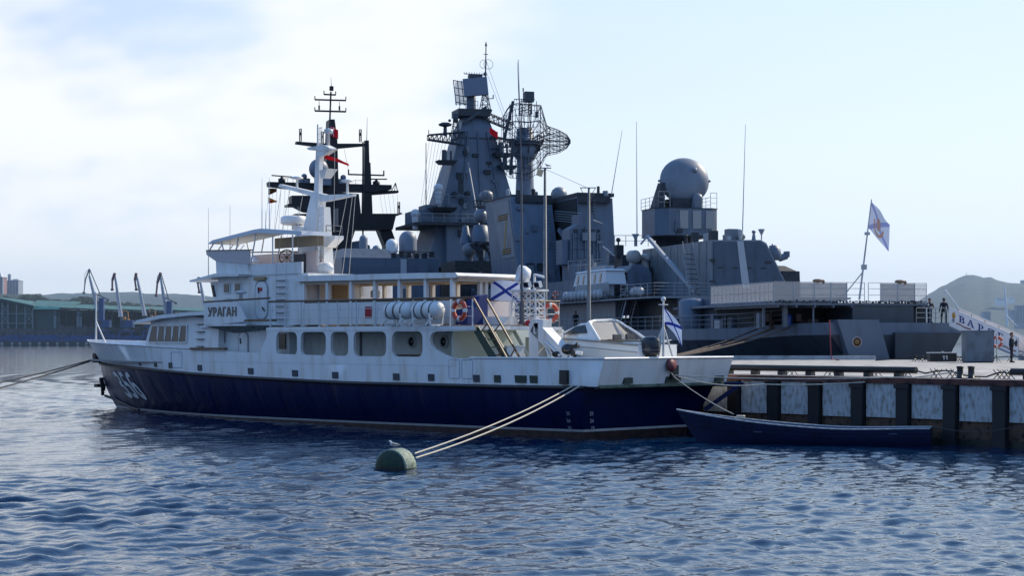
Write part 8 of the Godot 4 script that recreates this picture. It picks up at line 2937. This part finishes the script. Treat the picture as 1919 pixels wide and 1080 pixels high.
func rowing_boat():
	var navy := mat("boat_blue", lin(0.005, 0.011, 0.052), 0.5, ntex("grime", 0.01, 0.6, 1.0), Vector3(0.7, 0.4, 0.7))
	var a := Vector3(3.05, 0, -1.5)
	var c := Vector3(10.6, 0, -5.9)
	var yaw := rad_to_deg(atan2(-(c.z - a.z), c.x - a.x))
	var L := a.distance_to(c)
	var t := thing("rowing_boat", "long dark blue open rowing boat with pale gunwale, lying under the vessel's stern", "rowing boat", a, yaw)
	var gun := []
	var ring_l := []
	var inner := []
	for i in 25:
		var f := i / 24.0
		var x := f * L
		var hb := 0.85 * fullness(f, 0.55, 2.0) * (1.0 - 0.22 * smoothstep(0.6, 1.0, f))
		var y := 0.50 + 0.62 * pow(1.0 - f, 2.4) + 0.10 * smoothstep(0.6, 1.0, f)
		var xb := lerpf(0.85, L, f)
		var ring := []
		for s in [[-1.0, 0.0], [-0.93, 0.35], [-0.8, 0.7], [-0.5, 1.0], [0.0, 1.08], [0.5, 1.0], [0.8, 0.7], [0.93, 0.35], [1.0, 0.0]]:
			ring.append(Vector3(lerpf(x, xb, minf(1.0, s[1])), lerpf(y, -0.22, s[1]), s[0] * maxf(hb, 0.02)))
		ring_l.append(ring)
		var ir := []
		for s in [[-1.0, 0.0], [-0.8, 0.6], [0.0, 0.85], [0.8, 0.6], [1.0, 0.0]]:
			ir.append(Vector3(lerpf(x, xb, s[1]), lerpf(y, -0.1, s[1]), s[0] * maxf(hb - 0.05, 0.01)))
		ir.reverse()
		inner.append(ir)
		gun.append([Vector3(x, y, hb), Vector3(x, y, -hb)])
	var b := B.new()
	b.loft(ring_l, false, true)
	var e: Array = ring_l[24]
	for i in range(1, e.size() - 1):
		b.tri(e[0], e[i], e[i + 1])
	part(b, "hull", navy, t)
	b = B.new()
	b.loft(inner, false, true)
	part(b, "lining", mat("boat_inside", lin(0.03, 0.05, 0.09), 0.6), t)
	for s in 2:
		b = B.new()
		var p := []
		for q in gun:
			p.append(q[s] + Vector3(0, 0.015, 0))
		b.path(p, 0.028, 6)
		part(b, "gunwale", mat("gunwale_pale", lin(0.45, 0.45, 0.46), 0.6), t)
	for lvl in [0.25, 0.5]:
		b = B.new()
		var p := []
		for k in ring_l.size():
			var rr: Array = ring_l[k]
			p.append(rr[8].lerp(rr[7], 1.0).lerp(rr[8], 1.0 - lvl * 2.0) + Vector3(0, 0, 0.012))
		b.path(p, 0.014, 4)
		part(b, "strake", navy, t)
	for f in [0.34, 0.52, 0.7, 0.86]:
		b = B.new()
		b.bx(f * L - 0.14, f * L + 0.14, 0.40, 0.44, -0.72, 0.72)
		part(b, "thwart", mat("boat_inside", Color()), t)
	b = B.new()
	b.torus(Vector3(L * 0.26, 0.88, 0.3), Basis(Vector3.RIGHT, PI / 2), 0.16, 0.035, 14, 6)
	b.torus(Vector3(L * 0.26 + 0.05, 0.94, 0.32), Basis(Vector3.RIGHT, PI / 2), 0.13, 0.035, 14, 6)
	part(b, "rope_coil", mat("rope_pale", Color()), t)

func buoy():
	var t := thing("mooring_buoy", "green drum-shaped mooring buoy with pale sunlit top, floating before the white vessel", "buoy", Vector3(6.38, 0, 13.98), HARBOUR_YAW + 60.0)
	t.scale = Vector3(0.92, 0.92, 0.92)
	var ax := Basis(Vector3(0, 0, 1), -PI / 2)
	var b := B.new()
	b.lathe([Vector2(0, -0.40), Vector2(0.26, -0.385), Vector2(0.44, -0.34), Vector2(0.525, -0.28)], Vector3(0, 0.06, 0), ax, 36)
	part(b, "domed_end", mat("buoy_green", lin(0.006, 0.045, 0.022), 0.6, ntex("rusty", 0.014, 0.25, 1.0, 5), Vector3(0.6, 0.6, 0.6)), t)
	b = B.new()
	b.lathe([Vector2(0.525, -0.28), Vector2(0.56, -0.27), Vector2(0.57, -0.25), Vector2(0.57, 0.3)], Vector3(0, 0.06, 0), ax, 36)
	part(b, "drum", mat("buoy_side", lin(0.30, 0.38, 0.29), 0.7, ntex("peeling", 0.016, 0.22, 1.0, 6), Vector3(0.9, 0.9, 0.9)), t)
	b = B.new()
	b.lathe([Vector2(0.57, 0.3), Vector2(0.46, 0.36), Vector2(0.26, 0.40), Vector2(0, 0.41)], Vector3(0, 0.06, 0), ax, 36)
	part(b, "back_end", mat("buoy_side", Color()), t)
	b = B.new()
	b.torus(Vector3(0.46, 0.2, 0), Basis(Vector3.RIGHT, PI / 2), 0.09, 0.025, 14, 6)
	part(b, "ring", mat("black_iron", Color()), t)
	b = B.new()      # weed and rust line near the water
	b.lathe([Vector2(0.0, -0.402), Vector2(0.27, -0.39), Vector2(0.45, -0.345), Vector2(0.53, -0.285), Vector2(0.575, -0.25), Vector2(0.576, 0.3)], Vector3(0, 0.06, 0), ax * Basis(Vector3.UP, 0.0), 36)
	var am := b.done()
	# keep only what lies under the weed line
	var arr := am.surface_get_arrays(0)
	var vv: PackedVector3Array = arr[Mesh.ARRAY_VERTEX]
	b = B.new()
	for i in range(0, vv.size(), 3):
		var mx := maxf(vv[i].y, maxf(vv[i + 1].y, vv[i + 2].y))
		if mx < 0.13:
			b.tri(vv[i] * Vector3(1.004, 1, 1.006), vv[i + 2] * Vector3(1.004, 1, 1.006), vv[i + 1] * Vector3(1.004, 1, 1.006))
	part(b, "weed_line", mat("weed_black", lin(0.010, 0.012, 0.008), 0.5), t)

# ---------------------------------------------------------------- figures as one skin: a smooth field of tapered bones, meshed with surface nets
func skin(b: B, bones: Array, cell: float, k: float):
	var lo := Vector3(1e9, 1e9, 1e9)
	var hi := -lo
	for q in bones:
		var r: float = maxf(q[2], q[3]) + cell * 2.0
		lo = lo.min(q[0] - Vector3.ONE * r).min(q[1] - Vector3.ONE * r)
		hi = hi.max(q[0] + Vector3.ONE * r).max(q[1] + Vector3.ONE * r)
	var n := Vector3i(((hi - lo) / cell).ceil()) + Vector3i(2, 2, 2)
	var fld := PackedFloat32Array()
	fld.resize(n.x * n.y * n.z)
	fld.fill(1.0)
	var own := PackedByteArray()
	own.resize(fld.size())
	var best := PackedFloat32Array()
	best.resize(fld.size())
	best.fill(1.0)
	for bi in bones.size():
		var q: Array = bones[bi]
		var a: Vector3 = q[0]
		var ab: Vector3 = q[1] - q[0]
		var l2 := maxf(ab.length_squared(), 1e-9)
		var r: float = maxf(q[2], q[3]) + k + cell
		var i0 := Vector3i(((q[0].min(q[1]) - Vector3.ONE * r - lo) / cell).floor()).clamp(Vector3i.ZERO, n - Vector3i.ONE)
		var i1 := Vector3i(((q[0].max(q[1]) + Vector3.ONE * r - lo) / cell).ceil()).clamp(Vector3i.ZERO, n - Vector3i.ONE)
		for z in range(i0.z, i1.z + 1):
			for y in range(i0.y, i1.y + 1):
				var o := (z * n.y + y) * n.x
				for x in range(i0.x, i1.x + 1):
					var p := lo + Vector3(x, y, z) * cell
					var h := clampf((p - a).dot(ab) / l2, 0.0, 1.0)
					var d: float = p.distance_to(a + ab * h) - lerpf(q[2], q[3], h)
					var f := fld[o + x]
					var m := maxf(k - absf(f - d), 0.0) / k
					fld[o + x] = minf(f, d) - m * m * k * 0.25
					if d < best[o + x]:
						best[o + x] = d
						own[o + x] = bi
	var vid := {}
	var corner := [0, 1, n.x, n.x + 1, n.x * n.y, n.x * n.y + 1, n.x * n.y + n.x, n.x * n.y + n.x + 1]
	var off := [Vector3(0, 0, 0), Vector3(1, 0, 0), Vector3(0, 1, 0), Vector3(1, 1, 0), Vector3(0, 0, 1), Vector3(1, 0, 1), Vector3(0, 1, 1), Vector3(1, 1, 1)]
	var edges := [[0, 1], [2, 3], [4, 5], [6, 7], [0, 2], [1, 3], [4, 6], [5, 7], [0, 4], [1, 5], [2, 6], [3, 7]]
	for z in n.z - 1:
		for y in n.y - 1:
			for x in n.x - 1:
				var o := (z * n.y + y) * n.x + x
				var mn := 1e9
				var mx := -1e9
				for c in corner:
					mn = minf(mn, fld[o + c]); mx = maxf(mx, fld[o + c])
				if mn >= 0.0 or mx < 0.0:
					continue
				var s := Vector3.ZERO
				var cnt := 0
				for e in edges:
					var fa := fld[o + corner[e[0]]]
					var fb := fld[o + corner[e[1]]]
					if (fa < 0.0) != (fb < 0.0):
						s += off[e[0]].lerp(off[e[1]], fa / (fa - fb))
						cnt += 1
				vid[o] = lo + (Vector3(x, y, z) + s / cnt) * cell
	b.smooth(true)
	for z in range(1, n.z - 1):
		for y in range(1, n.y - 1):
			for x in range(1, n.x - 1):
				var o := (z * n.y + y) * n.x + x
				var inside := fld[o] < 0.0
				for ax in 3:
					var st: int = [1, n.x, n.x * n.y][ax]
					if (fld[o + st] < 0.0) == inside:
						continue
					var u: int = [n.x, n.x * n.y, 1][ax]
					var v: int = [n.x * n.y, 1, n.x][ax]
					var p0 = vid.get(o - u - v); var p1 = vid.get(o - v); var p2 = vid.get(o); var p3 = vid.get(o - u)
					if p0 == null or p1 == null or p2 == null or p3 == null:
						continue
					b.st.set_color(bones[own[o if inside else o + st]][4])
					if inside:
						b.quad(p0, p1, p2, p3)
					else:
						b.quad(p3, p2, p1, p0)
	b.smooth(false)

func skin_mat() -> StandardMaterial3D:
	var m := mat("figure", Color.WHITE, 0.8)
	m.vertex_color_use_as_albedo = true
	return m

func person(label: String, at: Vector3, yaw: float, pose: String, coat: Color, legs: Color, cap: Color, h := 1.0):
	var flesh := Color(0.30, 0.17, 0.12)
	var shoe := Color(0.012, 0.012, 0.012)
	var spread := 0.13 if pose == "apart" else 0.07
	var bones := [
		[Vector3(0, 0.98, 0), Vector3(0, 1.12, 0), 0.135, 0.135, coat],
		[Vector3(0, 1.12, 0), Vector3(0, 1.34, 0.01), 0.135, 0.15, coat],
		[Vector3(-0.12, 1.40, 0), Vector3(0.12, 1.40, 0), 0.09, 0.09, coat],
		[Vector3(0, 1.42, 0), Vector3(0, 1.56, 0.015), 0.058, 0.052, flesh],
		[Vector3(0, 1.60, 0.015), Vector3(0, 1.675, 0.01), 0.082, 0.095, flesh],
		[Vector3(0, 1.56, 0.05), Vector3(0, 1.58, 0.06), 0.045, 0.05, flesh],
		[Vector3(0, 1.625, 0.10), Vector3(0, 1.61, 0.118), 0.012, 0.018, flesh],
		[Vector3(0, 1.71, 0.0), Vector3(0, 1.735, 0.01), 0.10, 0.09, cap]]
	for s in [-1.0, 1.0]:
		bones.append([Vector3(s * 0.09, 0.95, 0), Vector3(s * (spread + 0.03), 0.50, 0.02), 0.095, 0.068, legs])
		bones.append([Vector3(s * (spread + 0.03), 0.50, 0.02), Vector3(s * (spread + 0.04), 0.10, -0.01), 0.066, 0.048, legs])
		bones.append([Vector3(s * (spread + 0.04), 0.06, -0.03), Vector3(s * (spread + 0.07), 0.045, 0.16), 0.05, 0.04, shoe])
		bones.append([Vector3(s * 0.092, 1.62, 0.0), Vector3(s * 0.096, 1.65, -0.005), 0.014, 0.018, flesh])
	var hands := []
	for s in [-1.0, 1.0]:
		var el := Vector3(s * 0.27, 1.14, -0.03)
		var wr := Vector3(s * 0.29, 0.90, 0.05)
		if pose == "hold":
			el = Vector3(s * 0.25, 1.14, 0.02)
			wr = Vector3(s * 0.09, 1.16 + s * 0.06, 0.25)
		elif pose == "rail":
			el = Vector3(s * 0.29, 1.16, 0.04)
			wr = Vector3(s * 0.16, 1.02, 0.24)
		bones.append([Vector3(s * 0.19, 1.40, 0), el, 0.068, 0.052, coat])
		bones.append([el, wr, 0.052, 0.036, coat])
		var d := (wr - el).normalized()
		bones.append([wr, wr + d * 0.07, 0.032, 0.036, flesh])
		hands.append([wr + d * 0.09, d, s])
	var b := B.new()
	b.st.set_color(coat)
	skin(b, bones, 0.026, 0.045)
	b.st.set_color(flesh)
	for q in hands:      # four fingers of unequal length, slightly curled, and a thumb from the side of the palm
		var d: Vector3 = q[1]
		var across := d.cross(Vector3(q[2], 0, 0) if absf(d.x) < 0.7 else Vector3.UP).normalized()
		var curl := d.cross(across).normalized()
		for k in 4:
			var p0: Vector3 = q[0] + across * (k - 1.5) * 0.019
			var len: float = [0.062, 0.074, 0.068, 0.052][k]
			var p1 := p0 + d * len * 0.55 + curl * 0.006
			b.tube(p0 - d * 0.02, p1, 0.010, 0.009, 6)
			b.tube(p1, p1 + (d * 0.7 + curl * 0.7).normalized() * len * 0.5, 0.009, 0.007, 6)
		var th: Vector3 = q[0] - d * 0.045 + across * 0.033
		b.tube(th, th + (d * 0.7 + across * 0.7) * 0.035, 0.012, 0.010, 6)
		b.tube(th + (d * 0.7 + across * 0.7) * 0.035, th + (d * 0.9 + across * 0.3) * 0.068, 0.010, 0.008, 6)
	b.st.set_color(Color(0.02, 0.015, 0.012))
	for s in [-1.0, 1.0]:
		b.sph(Vector3(s * 0.034, 1.655, 0.098), 0.011, Vector3.ONE, 6)
	b.st.set_color(Color(0.2, 0.08, 0.07))
	b.tube(Vector3(-0.022, 1.575, 0.103), Vector3(0.022, 1.575, 0.103), 0.006)
	var t := thing("person", label, "person", at, yaw)
	t.scale = Vector3.ONE * h
	part(b, "body", skin_mat(), t)
	if pose == "hold":
		b = B.new()
		b.bar(Vector3(-0.05, 0.98, 0.27), Vector3(0.03, 1.3, 0.29), 0.14, 0.10)
		b.tube(Vector3(0.02, 1.2, 0.3), Vector3(0.14, 1.42, 0.33), 0.025)
		part(b, "held_gear", mat("gear_dark", lin(0.03, 0.03, 0.035), 0.6), t)

func gull(label: String, at: Vector3, yaw: float):
	var wing := Color(0.20, 0.21, 0.23)
	var white := Color(0.55, 0.55, 0.55)
	var dark := Color(0.05, 0.045, 0.045)
	var b := B.new()
	b.st.set_color(white)
	skin(b, [
		[Vector3(-0.07, 0.105, 0), Vector3(0.06, 0.125, 0), 0.040, 0.050, white],
		[Vector3(0.07, 0.135, 0), Vector3(0.105, 0.19, 0), 0.036, 0.024, white],
		[Vector3(0.11, 0.20, 0), Vector3(0.125, 0.203, 0), 0.029, 0.026, white],
		[Vector3(-0.08, 0.11, 0), Vector3(-0.19, 0.085, 0), 0.022, 0.010, dark],
		[Vector3(0.04, 0.135, 0.032), Vector3(-0.15, 0.10, 0.018), 0.030, 0.014, wing],
		[Vector3(0.04, 0.135, -0.032), Vector3(-0.15, 0.10, -0.018), 0.030, 0.014, wing]], 0.009, 0.02)
	b.st.set_color(Color(0.25, 0.15, 0.05))
	b.tube(Vector3(0.145, 0.20, 0), Vector3(0.185, 0.193, 0), 0.009, 0.003, 6)
	b.st.set_color(dark)
	for s in [-1.0, 1.0]:
		b.sph(Vector3(0.128, 0.207, s * 0.024), 0.005, Vector3.ONE, 6)
	b.st.set_color(Color(0.28, 0.12, 0.10))
	for s in [-1.0, 1.0]:
		b.tube(Vector3(0.01, 0.08, s * 0.018), Vector3(0.015, 0.0, s * 0.02), 0.005, -1.0, 5)
		b.tube(Vector3(0.0, 0.004, s * 0.02), Vector3(0.045, 0.004, s * 0.03), 0.004, -1.0, 4)
		b.tube(Vector3(0.0, 0.004, s * 0.02), Vector3(0.045, 0.004, s * 0.012), 0.004, -1.0, 4)
	single(b, "gull", skin_mat(), label, "gull", "", at, yaw)

func people():
	var navy := Color(0.010, 0.013, 0.025)
	person("sentry in dark uniform standing in profile before the foot of the gangway", Vector3(-10.9, 2.226, -47.2), HARBOUR_YAW + 80.0, "hold", navy, Color(0.012, 0.014, 0.022), Color(0.10, 0.04, 0.03))
	person("sailor in dark overalls facing outward at the warship's stern rail", ws(-2.4, 4.8, -4.0), WARSHIP_YAW + 85.0, "rail", Color(0.02, 0.018, 0.022), Color(0.012, 0.012, 0.016), Color(0.02, 0.02, 0.025))
	person("sailor in dark overalls with back turned at the head of the gangway", ws(-2.8, 4.8, -5.4), WARSHIP_YAW - 110.0, "apart", navy, Color(0.010, 0.012, 0.020), Color(0.02, 0.018, 0.02), 1.02)
	person("sailor in dark jacket standing on the warship's side deck behind the motorboat", ws(-43.5, 4.46, 9.1), WARSHIP_YAW + 60.0, "stand", Color(0.012, 0.014, 0.022), Color(0.03, 0.03, 0.035), Color(0.03, 0.02, 0.015))

func _ready():
	setup()
	mat("black_iron", lin(0.02, 0.02, 0.022), 0.5, ntex("grime", 0.01, 0.6, 1.0), Vector3(0.6, 0.6, 0.6))
	mat("rope_pale", lin(0.5, 0.46, 0.38), 0.9)
	mat("drum_pale", lin(0.30, 0.29, 0.28), 0.5)
	water()
	pier()
	far_shore()
	white_ship()
	warship()
	corvette()
	pier_things()
	small_things()
	people()
	haze()
